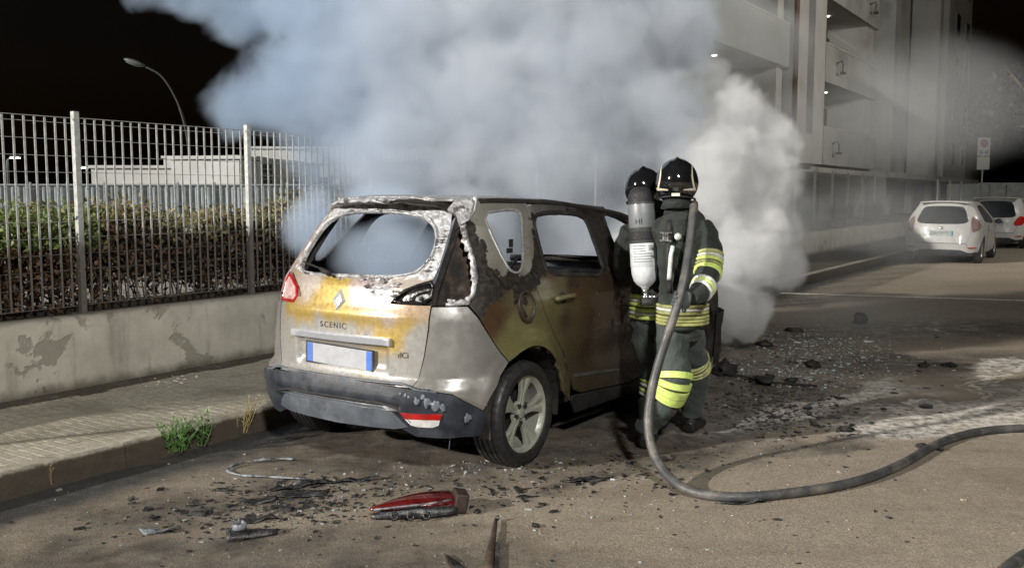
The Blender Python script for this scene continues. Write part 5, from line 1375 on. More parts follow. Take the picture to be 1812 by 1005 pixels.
    mb = MB(); mb.box((.235, 0, .008), (.045, .11, .004)); mb.build('blue_band', mat('teal_band', (.03, .20, .24), .4, 0, .1, 6), p_)
    mb = MB(); M2 = on_body(0, pz + .12, .012, body=B); mb.blob((0, 0, 0), (.055, .030, .012), 2); q = mb.build('badge', M_CHROME, t, smooth=True); q.matrix_local = M2
    for (x, y, sd) in ((0, -wdt / 2 + .11, -1), (0, wdt / 2 - .11, 1), (wb, -wdt / 2 + .11, -1), (wb, wdt / 2 - .11, 1)):
        wheel(t, (x, y, .305), sd, r=.305, rim_r=.20, width=.185, tyre_m=M_TYRE, rim_m=M_RIM, dark_m=M_DARK, detail=False)
    return t
hatchback('parked_hatchback', W(21.6, 1.32, 0), R(90) - YAW, 'white three door hatchback parked at the kerb, nearest of the two white cars', 3.95, 1.74, 1.50, 2.49,
          [.18, .30, .50, .75, .95, 1.12, 1.32, 1.50], [.78, .84, .86, .875, .865, .82, .70, .60], [-.55, -.64, -.66, -.62, -.57, -.50, -.36, -.22], .68, 'ZA745YE', mat('dim_green_plate', (.24, .29, .28), .4, 0, .1, 10))
hatchback('parked_hatchback', W(29.4, 1.62, 0), R(90) - YAW, 'white five door car with large red tail lamps parked beyond the nearer white hatchback', 3.9, 1.74, 1.58, 2.45,
          [.18, .30, .50, .75, .95, 1.12, 1.32, 1.58], [.76, .82, .86, .87, .86, .83, .76, .64], [-.52, -.60, -.62, -.60, -.58, -.54, -.46, -.34], .64, '', M_WHITEP, tall=True)
# ------------------------------------------------------------------ firefighters
def fabric(name, col, col2, rough=.85):
    m, t, b = new_mat(name); v = t.obj()
    c = t.mix(t.ramp(t.noise(v, 6, 5, .6), .35, .7), col, col2)
    c = t.mix(t.ramp(t.noise(v, 90, 3, .7), .4, .7, 0, .16), c, (.08, .09, .08))
    t.put(b.inputs['Base Color'], c); b.inputs['Roughness'].default_value = rough
    b.inputs['Sheen Weight'].default_value = .06
    h = t.math('ADD', t.noise(v, 7, 4, .6, dist=.8), t.math('MULTIPLY', t.noise(v, 240, 2), .06))
    t.put(b.inputs['Normal'], t.bump(h, .8, .03)); return m
M_COAT = fabric('dark_turnout_cloth', (.006, .009, .008), (.017, .022, .019))
M_TROU = fabric('grey_green_trouser_cloth', (.024, .032, .030), (.052, .064, .060))
M_LIME = mat('lime_reflective_tape', (.50, .62, .16), .45, 0, .12, 40, .15, 200, grime=(.28, .31, .11), gscale=9, g0=.5, g1=.75)
M_LIMED = mat('shaded_lime_tape', (.33, .34, .13), .5, 0, .2, 30, .15, 200, grime=(.15, .15, .08), gscale=8, g0=.45, g1=.7)  # dim copy of the lime tape, weaker light put into its colour
M_SILV = mat('silver_reflective_tape', (.62, .64, .62), .4, .2, .15, 40, .15, 200, grime=(.38, .38, .34), gscale=9, g0=.5, g1=.75)
M_GLOVE = mat('grey_work_glove', (.050, .060, .062), .7, 0, .3, 30, .5, 120, .004)
M_HELM = mat('gloss_black_helmet', (.008, .008, .009), .10, 0, .3, 5, .02, 30, coat=1.0, rvar=.03)
M_BOOT = mat('black_boot_leather', (.016, .016, .017), .4, 0, .3, 20, .3)
M_TANK = mat('carbon_air_cylinder', (.050, .052, .056), .32, 0, .2, 12, .1, 80, coat=.4)
M_TANKG = mat('grey_cylinder_band', (.15, .16, .17), .4, 0, .12, 10, .1, coat=.3)
M_LABEL = mat('cylinder_label', (.50, .52, .54), .45, 0, .12, 18, grime=(.36, .38, .40), gscale=8)
M_STRAP = mat('black_harness', (.012, .012, .013), .7, 0, .3, 30, .3)
M_RUB = mat('hose_rubber', (.045, .047, .050), .5, 0, .25, 14, .4, 70, .004, grime=(.15, .135, .115), gscale=5, g0=.42, g1=.72)
def loft(mb, secs, n=20):
    """secs: (centre, half-width, half-depth, side direction); rings joined and capped"""
    o = len(mb.v); m = len(secs)
    for i, (c, rx, ry, sd) in enumerate(secs):
        c = Vector(c); a = Vector(secs[max(i - 1, 0)][0]); b = Vector(secs[min(i + 1, m - 1)][0]); d = (b - a).normalized()
        s = Vector(sd); s = (s - d * s.dot(d)).normalized(); f = d.cross(s)
        for k in range(n):
            t = 2 * math.pi * k / n; mb.v.append(tuple(c + s * rx * math.cos(t) + f * ry * math.sin(t)))
    for i in range(m - 1):
        for k in range(n): mb.f.append((o + i * n + k, o + i * n + (k + 1) % n, o + (i + 1) * n + (k + 1) % n, o + (i + 1) * n + k)); mb.mi.append(0)
    mb.f.append(tuple(o + k for k in range(n - 1, -1, -1))); mb.mi.append(0)
    mb.f.append(tuple(o + (m - 1) * n + k for k in range(n))); mb.mi.append(0)
def limb(mb, pts, rs, sd=(1, 0, 0), n=16, sub=4, squash=1.0):
    """smooth tapering limb through joints"""
    P = catmull(pts, sub); T = np.linspace(0, len(pts) - 1, len(P)); Rr = np.interp(T, range(len(pts)), rs)
    loft(mb, [(p, r, r * squash, sd) for p, r in zip(P, Rr)], n)
    return P, Rr
def fuse(name, mb, voxel, mt, parent, fold=.006, fs=9.0, iters=3, seed=0.0):
    me = mb.mesh(name); o = link(name, me, None, parent)
    m = o.modifiers.new('r', 'REMESH'); m.mode = 'VOXEL'; m.voxel_size = voxel
    s = o.modifiers.new('s', 'SMOOTH'); s.iterations = iters; s.factor = .6
    bake(o); me = o.data
    nv = len(me.vertices); co = np.zeros(nv * 3); no = np.zeros(nv * 3); me.vertices.foreach_get('co', co); me.vertices.foreach_get('normal', no); co = co.reshape(-1, 3); no = no.reshape(-1, 3)
    if fold:
        d = np.array([mnoise.noise(Vector((c[0] * fs, c[1] * fs, c[2] * fs * 1.7 + seed)) ) * .6 + (1 - abs(mnoise.noise(Vector((c[0] * fs * .8 + 5, c[1] * fs * .8, c[2] * fs * 1.1 + seed + 3))))* 2.2) * .5 for c in co])
        co += no * (d * fold)[:, None]; me.vertices.foreach_set('co', co.ravel())
    me.polygons.foreach_set('use_smooth', [True] * len(me.polygons)); me.materials.clear(); me.materials.append(mt); me.update(); return o
def band(parent, P, rs, t0, t1, mts, sd, name='reflective_band', grow=.013, squash=1.0, n=28, dip=.006, gap=.04):
    """three stripes of tape round a limb path between fractions t0 and t1"""
    P = [Vector(p) for p in P]; L = [0]
    for a, b in zip(P, P[1:]): L.append(L[-1] + (b - a).length)
    L = np.array(L) / L[-1]
    def at(t): return Vector([float(np.interp(t, L, [p[i] for p in P])) for i in range(3)]), float(np.interp(t, L, rs))
    root = None; m = len(mts); h = (t1 - t0) / m
    for k, mt in enumerate(mts):
        mb = MB(); a, b = t0 + h * k + h * gap, t0 + h * (k + 1) - h * gap; secs = []
        for j, t in enumerate(np.linspace(a, b, 4)):
            c, r = at(t); g = grow + (.0015 if j in (1, 2) else -dip); secs.append((c, r + g, (r * squash + g), sd))
        loft(mb, secs, n)
        if root is None: o = root = mb.build(name, mt, parent, smooth=False, angle=40)
        else: mb.build('stripe', mt, root, angle=40)
    return root
def helmet(parent, c, face, tilt=0.0, s=1.0, stickers=True):
    """jet-style firefighting helmet; face = direction the wearer looks (heading in degrees from +x)"""
    M = Matrix.Translation(c) @ Matrix.Rotation(R(face), 4, 'Z') @ Matrix.Rotation(tilt, 4, 'Y') @ Matrix.Diagonal((s, s, s, 1))
    mb = MB(); rows = []
    for i in range(19):
        ph = R(-42 + 132 * i / 18); row = []
        for k in range(36):
            a = 2 * math.pi * k / 36; cx, cy, cz = math.cos(ph) * math.cos(a), math.cos(ph) * math.sin(a), math.sin(ph)
            x = .148 * cx - .006; y = .123 * cy; z = .140 * cz
            if z < 0: x *= 1 - .25 * (z / .1) ** 2 * (cx < 0) ; y *= 1 - .10 * (z / .1) ** 2
            if cx < -.2 and -.05 < z: x -= .010 * max(0, -cx)
            rid = math.exp(-(y / .012) ** 2) * .010 * (z > .01); z += rid
            row.append(M @ Vector((x, y, z)))
        rows.append(row)
    V = [tuple(p) for r in rows for p in r]; F = [(i * 36 + k, i * 36 + (k + 1) % 36, (i + 1) * 36 + (k + 1) % 36, (i + 1) * 36 + k) for i in range(18) for k in range(36)] + [tuple(18 * 36 + k for k in range(36))]
    mb.add(V, F); h = mb.build('helmet', M_HELM, parent, smooth=True)
    so = h.modifiers.new('thick', 'SOLIDIFY'); so.thickness = .006
    mb = MB(); ring = [M @ Vector((.118 * math.cos(a) * (1 if math.cos(a) > 0 else .95) - .004, .104 * math.sin(a), -.094 - .012 * math.cos(a))) for a in np.linspace(0, 2 * math.pi, 33)]
    mb.tube(ring, .007, 6, cap=False); mb.build('helmet_rim', M_STRAP, h, smooth=True)
    # neck curtain and face seal
    mb = MB(); secs = [(M @ Vector((-.012, 0, z)), .100 - .0 * z, .088, M.to_3x3() @ Vector((1, 0, 0))) for z in (-.08, -.11, -.145)]; secs[2] = (secs[2][0], .118, .10, secs[2][3]); loft(mb, secs, 24); mb.build('neck_curtain', M_COAT, h, smooth=True)
    mb = MB(); mb.blob(M @ Vector((.095, 0, -.015)), (.062 * s, .088 * s, .085 * s), 3, M=M.to_3x3().to_4x4().normalized()); mb.build('face_mask', M_HELM, h, smooth=True)
    mb = MB(); mb.tube([M @ Vector((.15, 0, -.06)), M @ Vector((.19, 0, -.075))], [.03, .026], 10); mb.build('mask_valve', M_STRAP, h, smooth=True)
    if stickers:
        for sg_ in (-1, 1):
            # reflective crescents on the sides of the back
            mb = MB(); A_ = []; B_ = []
            for q in np.linspace(0, 1, 12):
                el = -20 + 62 * q; az = 180 - sg_ * (62 - 14 * math.sin(math.pi * q)) ; w_ = 7 * (1 - .8 * q) + 1.2
                for lst, off in ((A_, 0), (B_, w_)):
                    aa = R(az + sg_ * off); ee = R(el); lst.append(M @ Vector((.1515 * math.cos(ee) * math.cos(aa) - .006 - .010 * max(0, -math.cos(ee) * math.cos(aa)), .1265 * math.cos(ee) * math.sin(aa), .143 * math.sin(ee))))
            tail = []
            for q in np.linspace(0, 1, 7):
                az = 180 - sg_ * (62 - 42 * q); aa = R(az); 
                for lst, e0 in ((A_, 0),): pass
                tail.append((M @ Vector((.1525 * math.cos(R(-20)) * math.cos(aa) - .016, .1275 * math.cos(R(-20)) * math.sin(aa), .143 * math.sin(R(-20 - 2 * q)))), M @ Vector((.1525 * math.cos(R(-12)) * math.cos(aa) - .016, .1275 * math.cos(R(-12)) * math.sin(aa), .143 * math.sin(R(-13 - 6 * q))))))
            n = len(A_); mb.add(A_ + B_, [(i, i + 1, n + i + 1, n + i) for i in range(n - 1)])
            n = len(tail); mb.add([p[0] for p in tail] + [p[1] for p in tail], [(i, i + 1, n + i + 1, n + i) for i in range(n - 1)])
            mb.build('reflective_sticker', mat('cream_sticker', (.62, .56, .44), .4, 0, .1, 20), h, smooth=True)
        mb = MB(); mb.box(M @ Vector((-.142, 0, -.075)), (.006, .045, .016), M=M.to_3x3().to_4x4()); o = mb.build('badge', mat('cream_sticker', (.62, .56, .44), .4), h)
        # ratchet knob and ridges
        mb = MB(); mb.box(M @ Vector((-.155, .0, -.045)), (.012, .03, .02), M=M.to_3x3().to_4x4()); mb.build('ratchet', M_STRAP, h)
    return h
def glove(parent, palm, hose_dir, back, side, name='glove', s=1.0, r_h=.028):
    """a gloved hand closed round a hose: four fingers of different length and a thumb"""
    palm = Vector(palm); h = Vector(hose_dir).normalized(); bk = Vector(back); bk = (bk - h * bk.dot(h)).normalized(); sd = h.cross(bk)
    if sd.dot(Vector(side)) < 0: sd = -sd
    # palm lies on the back side of the hose, fingers run round it
    mb = MB(); c = palm
    loft(mb, [(c + bk * .040 * s + h * z * s - sd * .012 * s, .045 * s * w_, .021 * s, sd) for z, w_ in ((-.052, .7), (-.04, .95), (0, 1.05), (.035, 1.0), (.048, .75))], 14)
    for i, (z, l) in enumerate(((.036, 1.0), (.013, 1.1), (-.010, 1.03), (-.032, .86))):
        rr = (.0115 - .0006 * i) * s; pts = []
        for q, ang in enumerate((70, 38, 2, -40, -85)):
            R_ = (r_h + rr * .95) * (1.12 if q < 2 else 1.0)
            a = R(ang); pts.append(c + bk * (math.sin(a) * R_ + .004) + sd * (math.cos(a) * R_ * (1.0 + .12 * (l - 1))) + h * (z * s + .004 * (q > 2)))
        if l < .9: pts = pts[:-1] + [pts[-1].lerp(pts[-2], .4)]
        limb(mb, pts, [rr * 1.15, rr * 1.12, rr * 1.08, rr, rr * .85], tuple(h), 10, 3)
    R_ = r_h + .012; tp = [c + bk * .040 * s - sd * .020 * s + h * .030 * s]
    for ang in (130, 165, 200): a = R(ang); tp.append(c + bk * math.sin(a) * R_ + sd * math.cos(a) * R_ + h * (.055 + .006 * (ang > 150)) * s)
    limb(mb, tp, [.015, .014, .013, .011], tuple(h), 10, 3)
    return fuse(name, mb, .0035, M_GLOVE, parent, .0010, 60, 1)
def boot(mb, ankle, toe_dir, r=.058):
    a = Vector(ankle); d = Vector(toe_dir).normalized(); s = Vector((-d.y, d.x, 0))
    loft(mb, [(a + Vector((0, 0, .24)), r * 1.15, r * 1.2, s), (a + Vector((0, 0, .12)), r * 1.0, r * 1.1, s), (a + Vector((0, 0, .03)) - d * .004, r * .95, r * 1.15, s)], 16)
    loft(mb, [(a - d * .085 + Vector((0, 0, -.035)), r * .62, .040, s), (a - d * .05 + Vector((0, 0, -.022)), r * .85, .058, s), (a + d * .03 + Vector((0, 0, -.022)), r * .92, .056, s), (a + d * .10 + Vector((0, 0, -.035)), r * .95, .044, s), (a + d * .155 + Vector((0, 0, -.043)), r * .88, .036, s), (a + d * .185 + Vector((0, 0, -.050)), r * .55, .025, s)], 18)
def stripe_mats(*k): return [{'l': M_LIME, 's': M_SILV, 'd': M_LIMED}[q] for q in k]

# --- the one holding the hose (right), back turned, left leg braced back
base = Vector((1.03, 5.98, 0))
fB = tag(empty('person', base, 0, 'firefighter in black helmet holding the hose over the right shoulder, seen from behind', 'person'))
def Lb(p): return Vector(p) - base
SDX = (1, 0, 0); SDB = (.93, .36, 0)
body = MB()
loft(body, [(Lb((1.115, 6.03, .80)), .150, .135, SDB), (Lb((1.110, 6.03, .90)), .160, .145, SDB), (Lb((1.11, 6.03, 1.02)), .150, .135, SDB), (Lb((1.105, 6.02, 1.15)), .155, .135, SDB), (Lb((1.10, 6.01, 1.30)), .165, .140, SDB),
            (Lb((1.10, 6.01, 1.42)), .170, .130, SDB), (Lb((1.095, 6.02, 1.50)), .145, .11, SDB), (Lb((1.075, 6.03, 1.56)), .095, .085, SDX), (Lb((1.06, 6.04, 1.63)), .080, .080, SDX)], 28)
armR = [Lb((1.20, 6.02, 1.45)), Lb((1.255, 5.97, 1.34)), Lb((1.235, 5.87, 1.17)), Lb((1.17, 5.73, 1.075)), Lb((1.085, 5.645, 1.03))]
rR = [.088, .084, .076, .064, .050]
PR, RR_ = limb(body, armR, rR, (0, 1, 0))
armL = [Lb((1.00, 6.02, 1.45)), Lb((.985, 6.16, 1.36)), Lb((1.0, 6.34, 1.25)), Lb((1.03, 6.52, 1.24)), Lb((1.06, 6.66, 1.27))]
limb(body, armL, rR, (0, 1, 0))
jk = fuse('jacket', body, .011, M_COAT, fB, .016, 9, 2, 1)
tr = MB()
legL = [Lb((1.06, 6.05, .86)), Lb((1.04, 6.02, .66)), Lb((1.045, 5.93, .475)), Lb((.985, 5.98, .30)), Lb((.905, 6.04, .16)), Lb((.895, 6.05, .10))]
rl = [.110, .110, .100, .090, .076, .070]
PL, RL_ = limb(tr, legL, rl, SDX)
legR = [Lb((1.15, 6.08, .86)), Lb((1.18, 6.20, .66)), Lb((1.265, 6.34, .46)), Lb((1.27, 6.42, .26)), Lb((1.275, 6.46, .12))]
rr_ = [.110, .108, .095, .084, .078]
PR2, RR2 = limb(tr, legR, rr_, SDX)
loft(tr, [(Lb((1.11, 6.05, .95)), .140, .125, SDX), (Lb((1.11, 6.06, .82)), .150, .135, SDX), (Lb((1.10, 6.06, .72)), .12, .11, SDX)], 24)
fuse('trousers', tr, .011, M_TROU, fB, .018, 8, 2, 5)
bt = MB(); boot(bt, Lb((.895, 6.05, .078)), (.35, 1, 0)); b1_ = fuse('boot', bt, .007, M_BOOT, fB, .001, 20, 1)
bt = MB(); boot(bt, Lb((1.275, 6.46, .078)), (.5, .85, 0)); fuse('boot', bt, .007, M_BOOT, fB, .001, 20, 1)
band(fB, [Lb((1.112, 6.03, z)) for z in np.linspace(.825, .965, 8)], [.166] * 8, 0, .46, stripe_mats('d', 'd', 'd'), SDB, squash=.90, grow=.010)
band(fB, [Lb((1.111, 6.03, z)) for z in np.linspace(.825, .965, 8)], [.164] * 8, .50, .97, stripe_mats('d', 's', 'd'), SDB, squash=.90, grow=.010)
band(fB, PR, list(RR_), .30, .42, stripe_mats('d', 's', 'l'), (0, 1, 0)); band(fB, PR, list(RR_), .435, .55, stripe_mats('d', 'l', 'l'), (0, 1, 0)); band(fB, PR, list(RR_), .70, .83, stripe_mats('s', 'l', 's'), (0, 1, 0))
kb = band(fB, PL, list(RL_), .44, .64, stripe_mats('l', 'l', 'l', 'l'), SDX, grow=.020, dip=-.001, gap=.012)
band(fB, PR2, list(RR2), .44, .50, stripe_mats('d', 'd'), SDX); band(fB, PR2, list(RR2), .52, .58, stripe_mats('d', 'd'), SDX)
helmet(fB, Lb((1.06, 6.03, 1.735)), 78, R(4), s=1.13)
mb = MB(); mb.tube(catmull([Lb((1.0, 5.92, 1.50)), Lb((.985, 5.865, 1.38)), Lb((.985, 5.86, 1.2)), Lb((1.0, 5.87, 1.04))], 4), .020, 6, flat=.35); mb.build('harness_strap', M_STRAP, fB, smooth=True)
mb = MB(); mb.box(Lb((.965, 5.85, 1.375)), (.075, .012, .012)); mb.box(Lb((.965, 5.85, 1.425)), (.075, .012, .012)); mb.box(Lb((.955, 5.85, 1.40)), (.020, .014, .06)); mb.box(Lb((.975, 5.85, 1.40)), (.012, .012, .04)); o = mb.build('buckle', M_CHROME, fB); bevel(o, .003, 1)
mb = MB(); mb.tube(catmull([Lb((1.01, 5.85, 1.34)), Lb((.995, 5.83, 1.28)), Lb((.99, 5.83, 1.20)), Lb((.985, 5.83, 1.13))], 4), .014, 8); mb.build('strap_tag', M_SILV, fB, smooth=True)
mb = MB(); mb.blob(Lb((1.04, 5.845, 1.40)), (.024, .014, .024), 2); mb.build('gauge', M_SILV, fB, smooth=True)
# breathing set seen at the far side: black case under the right arm
mb = MB(); mb.blob(Lb((1.255, 6.08, 1.10)), (.06, .09, .16), 3, .2); mb.build('mask_case', M_STRAP, fB, smooth=True)
glove(fB, Lb((1.015, 5.60, 1.035)), (-.20, .05, -1), (.55, .85, 0), (-1, 0, 0), r_h=.029)

# --- the one wearing the air cylinder (left), turned to the car
base2 = Vector((.86, 6.30, 0))
fA = tag(empty('person', base2, 0, 'firefighter with an upright air cylinder on the back, standing against the burnt front door', 'person'))
def La(p): return Vector(p) - base2
body = MB()
loft(body, [(La((.89, 6.32, .80)), .155, .135, SDX), (La((.89, 6.32, .92)), .165, .14, SDX), (La((.885, 6.33, 1.05)), .155, .13, SDX), (La((.88, 6.34, 1.2)), .165, .135, SDX), (La((.88, 6.36, 1.36)), .185, .135, SDX), (La((.88, 6.37, 1.46)), .175, .12, SDX), (La((.875, 6.37, 1.54)), .10, .09, SDX), (La((.868, 6.37, 1.62)), .075, .075, SDX)], 28)
limb(body, [La((.735, 6.36, 1.42)), La((.69, 6.42, 1.28)), La((.70, 6.56, 1.12)), La((.74, 6.74, 1.10))], [.082, .078, .068, .056], (0, 1, 0))
limb(body, [La((1.02, 6.38, 1.42)), La((1.05, 6.46, 1.28)), La((1.02, 6.60, 1.14)), La((.94, 6.76, 1.10))], [.082, .078, .068, .056], (0, 1, 0))
fuse('jacket', body, .011, M_COAT, fA, .016, 9, 2, 9)
tr = MB()
PL2, RL2 = limb(tr, [La((.84, 6.34, .86)), La((.845, 6.32, .66)), La((.885, 6.27, .46)), La((.875, 6.28, .28)), La((.865, 6.30, .12))], [.122, .112, .092, .084, .078], SDX)
limb(tr, [La((.965, 6.36, .86)), La((.985, 6.42, .66)), La((1.01, 6.50, .46)), La((1.0, 6.56, .28)), La((1.0, 6.60, .12))], [.122, .112, .092, .084, .078], SDX)
loft(tr, [(La((.90, 6.34, .95)), .145, .125, SDX), (La((.90, 6.34, .82)), .155, .13, SDX), (La((.90, 6.34, .72)), .12, .11, SDX)], 24)
fuse('trousers', tr, .011, M_TROU, fA, .018, 8, 2, 15)
bt = MB(); boot(bt, La((.865, 6.30, .078)), (.2, 1, 0)); fuse('boot', bt, .007, M_BOOT, fA, .001, 20, 1)
bt = MB(); boot(bt, La((1.0, 6.60, .078)), (.3, 1, 0)); fuse('boot', bt, .007, M_BOOT, fA, .001, 20, 1)
band(fA, [La((.89, 6.32, z)) for z in np.linspace(.825, 1.0, 8)], [.172] * 8, 0, .46, stripe_mats('l', 's', 'l'), SDX, squash=.84, grow=.010)
band(fA, [La((.89, 6.32, z)) for z in np.linspace(.825, 1.0, 8)], [.170] * 8, .50, .97, stripe_mats('l', 's', 'l'), SDX, squash=.84, grow=.010)
band(fA, PL2, list(RL2), .60, .67, stripe_mats('l', 's'), SDX); band(fA, PL2, list(RL2), .69, .76, stripe_mats('l', 's'), SDX)
hA = helmet(fA, La((.865, 6.36, 1.70)), 70, R(6), s=1.06, stickers=False)
for gx, gy, gz in ((.74, 6.76, 1.10), (.93, 6.79, 1.10)):
    mb = MB(); c = La((gx, gy, gz))
    loft(mb, [(c, .036, .030, SDX), (c + Vector((.0, .05, 0)), .046, .024, SDX), (c + Vector((0, .09, .003)), .044, .018, SDX)], 14)
    for i, (x, l) in enumerate(((-.032, .062), (-.011, .072), (.011, .068), (.032, .055))):
        limb(mb, [c + Vector((x, .075, 0)), c + Vector((x, .085 + l * .5, .004)), c + Vector((x, .085 + l * .75, -.018)), c + Vector((x, .085 + l * .72, -.042))], [.0115, .011, .0105, .009], SDX, 10, 3)
    limb(mb, [c + Vector((.03, .02, -.005)), c + Vector((.055, .05, -.012)), c + Vector((.055, .085, -.022))], [.014, .013, .010], SDX, 10, 3)
    fuse('glove', mb, .004, M_GLOVE, fA, .001, 60, 1)
# air cylinder worn valve down, on a back plate
tk = empty('air_cylinder', La((.845, 6.10, 1.07))); tk.parent = fA; tk.rotation_euler = (R(-4), R(-3), 0)
mb = MB(); mb.lathe([(0, .645), (.03, .643), (.062, .628), (.082, .595), (.0865, .56), (.0865, .545)], 40); mb.build('cylinder_cap', M_STRAP, tk, smooth=True)
mb = MB(); mb.lathe([(.0860, .555), (.0862, .27), (.084, .265)], 40); mb.build('cylinder_body', M_TANK, tk, smooth=True)
mb = MB(); mb.lathe([(.0865, .53), (.0872, .528), (.0872, .38), (.0865, .378)], 40); mb.build('grey_band', M_TANKG, tk, smooth=True)
mb = MB(); mb.lathe([(.0866, .275), (.0882, .274), (.0882, .125), (.0866, .122)], 40); mb.build('label', M_LABEL, tk, smooth=True)
mb = MB(); mb.lathe([(.0860, .265), (.0860, .10), (.083, .07), (.072, .03), (.050, .002), (.026, -.014), (.022, -.03), (0, -.03)], 40); mb.build('cylinder_base', M_LABEL, tk, smooth=True)
mb = MB(); mb.lathe([(0, -.02), (.020, -.022), (.022, -.045), (.016, -.05), (.016, -.065), (.024, -.068), (.024, -.085), (0, -.087)], 20); mb.tube([(-.0, 0, -.075), (.06, -.01, -.08), (.10, .0, -.10)], [.012, .012, .016], 8); mb.build('valve', M_CHROME, tk, smooth=True)
def wrap_text(body_txt, size, z, a0, r=.0887, name='cylinder_text'):
    """letters bent round the cylinder"""
    o = text(name, body_txt, size, .0006, M_STRAP, tk)
    me = o.data
    for v in me.vertices:
        a = R(a0) + v.co.x / r; rr = r + v.co.z; v.co = Vector((rr * math.cos(a), rr * math.sin(a), z + v.co.y))
    me.update(); return o
wrap_text('HI', .052, .415, 248, .0878)
wrap_text('AIR  300 BAR', .0001, .2, 270) if False else None
mb = MB()
def label_bar(a0, a1, z0, z1, r=.0885):
    n = max(2, int((a1 - a0) / 6)); V = []
    for k in range(n + 1):
        a = R(a0 + (a1 - a0) * k / n); V += [(r * math.cos(a), r * math.sin(a), z0), (r * math.cos(a), r * math.sin(a), z1)]
    mb.add(V, [(2 * i, 2 * i + 2, 2 * i + 3, 2 * i + 1) for i in range(n)])
for k in range(7): label_bar(215, 272 if k < 3 else 300, .255 - k * .017, .2605 - k * .017)
for k in range(3): label_bar(285, 312, .252 - k * .012, .259 - k * .012)
lbm = mb.build('label_lines', mat('label_ink', (.16, .17, .18), .5), tk)
mb = MB(); mb.lathe([(.0870, .352), (.0915, .350), (.0915, .300), (.0870, .298)], 32); mb.box((.105, .01, .325), (.05, .03, .05)); mb.build('cylinder_strap', M_STRAP, tk, smooth=False)
mb = MB(); mb.box(La((.865, 6.20, 1.32)), (.24, .05, .56)); o = mb.build('back_plate', M_STRAP, fA); bevel(o, .02, 3)
mb = MB(); mb.box((0.02, .0, -.11), (.10, .09, .05)); mb.tube(catmull([(.03, 0, -.10), (.09, -.03, -.06), (.12, -.02, .06), (.13, .02, .2)], 4), .010, 8); mb.build('regulator', M_STRAP, tk, smooth=True)

fA.location.x += .09
for o in (hA, tk): o.location.x -= .06
# ------------------------------------------------------------------ hose
hp = [(1.185, 6.16, 1.56), (1.165, 5.99, 1.60), (1.135, 5.86, 1.535), (1.10, 5.76, 1.36), (1.055, 5.66, 1.18), (1.010, 5.595, 1.035), (.955, 5.56, .88), (.885, 5.52, .68), (.830, 5.47, .48), (.805, 5.40, .30), (.825, 5.30, .165), (.885, 5.16, .075), (.97, 5.03, .038), (1.09, 4.955, .030), (1.25, 4.93, .029), (1.50, 4.99, .029), (1.82, 5.12, .029), (2.12, 5.32, .029), (2.42, 5.60, .029), (2.72, 5.93, .029), (3.02, 6.20, .029), (3.35, 6.38, .029), (3.75, 6.43, .029), (4.4, 6.3, .029), (5.2, 5.9, .029)]
mb = MB(); mb.tube(catmull(hp, 8), .0275, 14)
hose = tag(mb.build('fire_hose', M_RUB, smooth=True), 'long black rubber fire hose held by the firefighter and looping across the asphalt', 'hose')
mb = MB(); p0 = Vector(hp[0]); d = (Vector(hp[0]) - Vector(hp[1])).normalized(); mb.tube([p0 - d * .02, p0 + d * .05, p0 + d * .06, p0 + d * .16], [.031, .031, .024, .018], 12); mb.build('branch_pipe', M_CHROME, hose, smooth=True)
mb = MB(); mb.tube(catmull([(2.10, 3.86, .029), (2.24, 4.02, .029), (2.42, 4.17, .029), (2.7, 4.3, .029), (3.3, 4.4, .029)], 6), .0275, 14)
tag(mb.build('fire_hose', M_RUB, smooth=True), 'short stretch of dark hose cutting the bottom right corner', 'hose')
# ------------------------------------------------------------------ debris on the road
M_BITS = mat('melted_black_plastic', (.018, .018, .019), .32, 0, .5, 30, .6, 60, .006, grime=(.09, .09, .09), gscale=20, g0=.5, g1=.7)
M_GREYB = mat('ash_grey_plastic', (.20, .22, .24), .4, 0, .4, 30, .5, 60, .006, grime=(.04, .04, .045), gscale=16, g0=.45, g1=.6)
# broken tail lamp: curved red shell lying on its black back
bl = tag(empty('broken_tail_lamp', (-.50, 4.72, 0), R(14), 'broken red tail lamp lying on the road behind the burnt car', 'car lamp'))
def lens_shape(off, zoff, th, sc_=1.0):
    rows = []
    for i in range(21):
        u = i / 20; x = -.235 + .44 * u; w_ = .006 + .088 * math.sin(min(1, u * 1.2) * math.pi / 2) ** 1.25; row = []
        crown = .012 + .072 * math.sin(math.pi * min(1, u * .75 + .02)) ** 1.0
        for j in range(9):
            v = j / 8; a = math.pi * v; row.append((x, -math.cos(a) * w_ * sc_ + off + .05 * u, zoff + crown * math.sin(a) ** .8 * sc_ + .045 * u * (1 - v) * 0 + .01))
        rows.append(row)
    return rows
sheet(None, 'red_lens', [[(x, y, z * .62 + .036) for x, y, z in r] for r in lens_shape(.01, .0, 0)], bl, mat('sooty_red_lens', (.075, .006, .006), .2, 0, .4, 12, .1, 40, coat=.6, grime=(.20, .10, .095), gscale=7, g0=.55, g1=.7)).modifiers.new('t', 'SOLIDIFY').thickness = .006
sheet(None, 'black_housing', [[(x + .005, y - .008, max(.004, z * .72 + .012 * mnoise.noise(Vector((x * 18, y * 18, 2))))) for x, y, z in r] for r in lens_shape(0, -.0, 0, 1.06)], bl, M_BITS).modifiers.new('t', 'SOLIDIFY').thickness = .008
mb = MB(); mb.tube([(-.22, -.02, .055), (-.10, -.065, .075), (.05, -.095, .09), (.17, -.09, .10)], .005, 6); mb.build('chrome_edge', M_GREYB, bl, smooth=True)
mb = MB(); mb.box((.235, .02, .055), (.07, .13, .10), M=Matrix.Rotation(R(12), 4, 'Y')); o = mb.build('mounting_bracket', mat('rusty_brown_plastic', (.03, .017, .014), .6, 0, .4, 20, .5), bl); bevel(o, .008, 2)
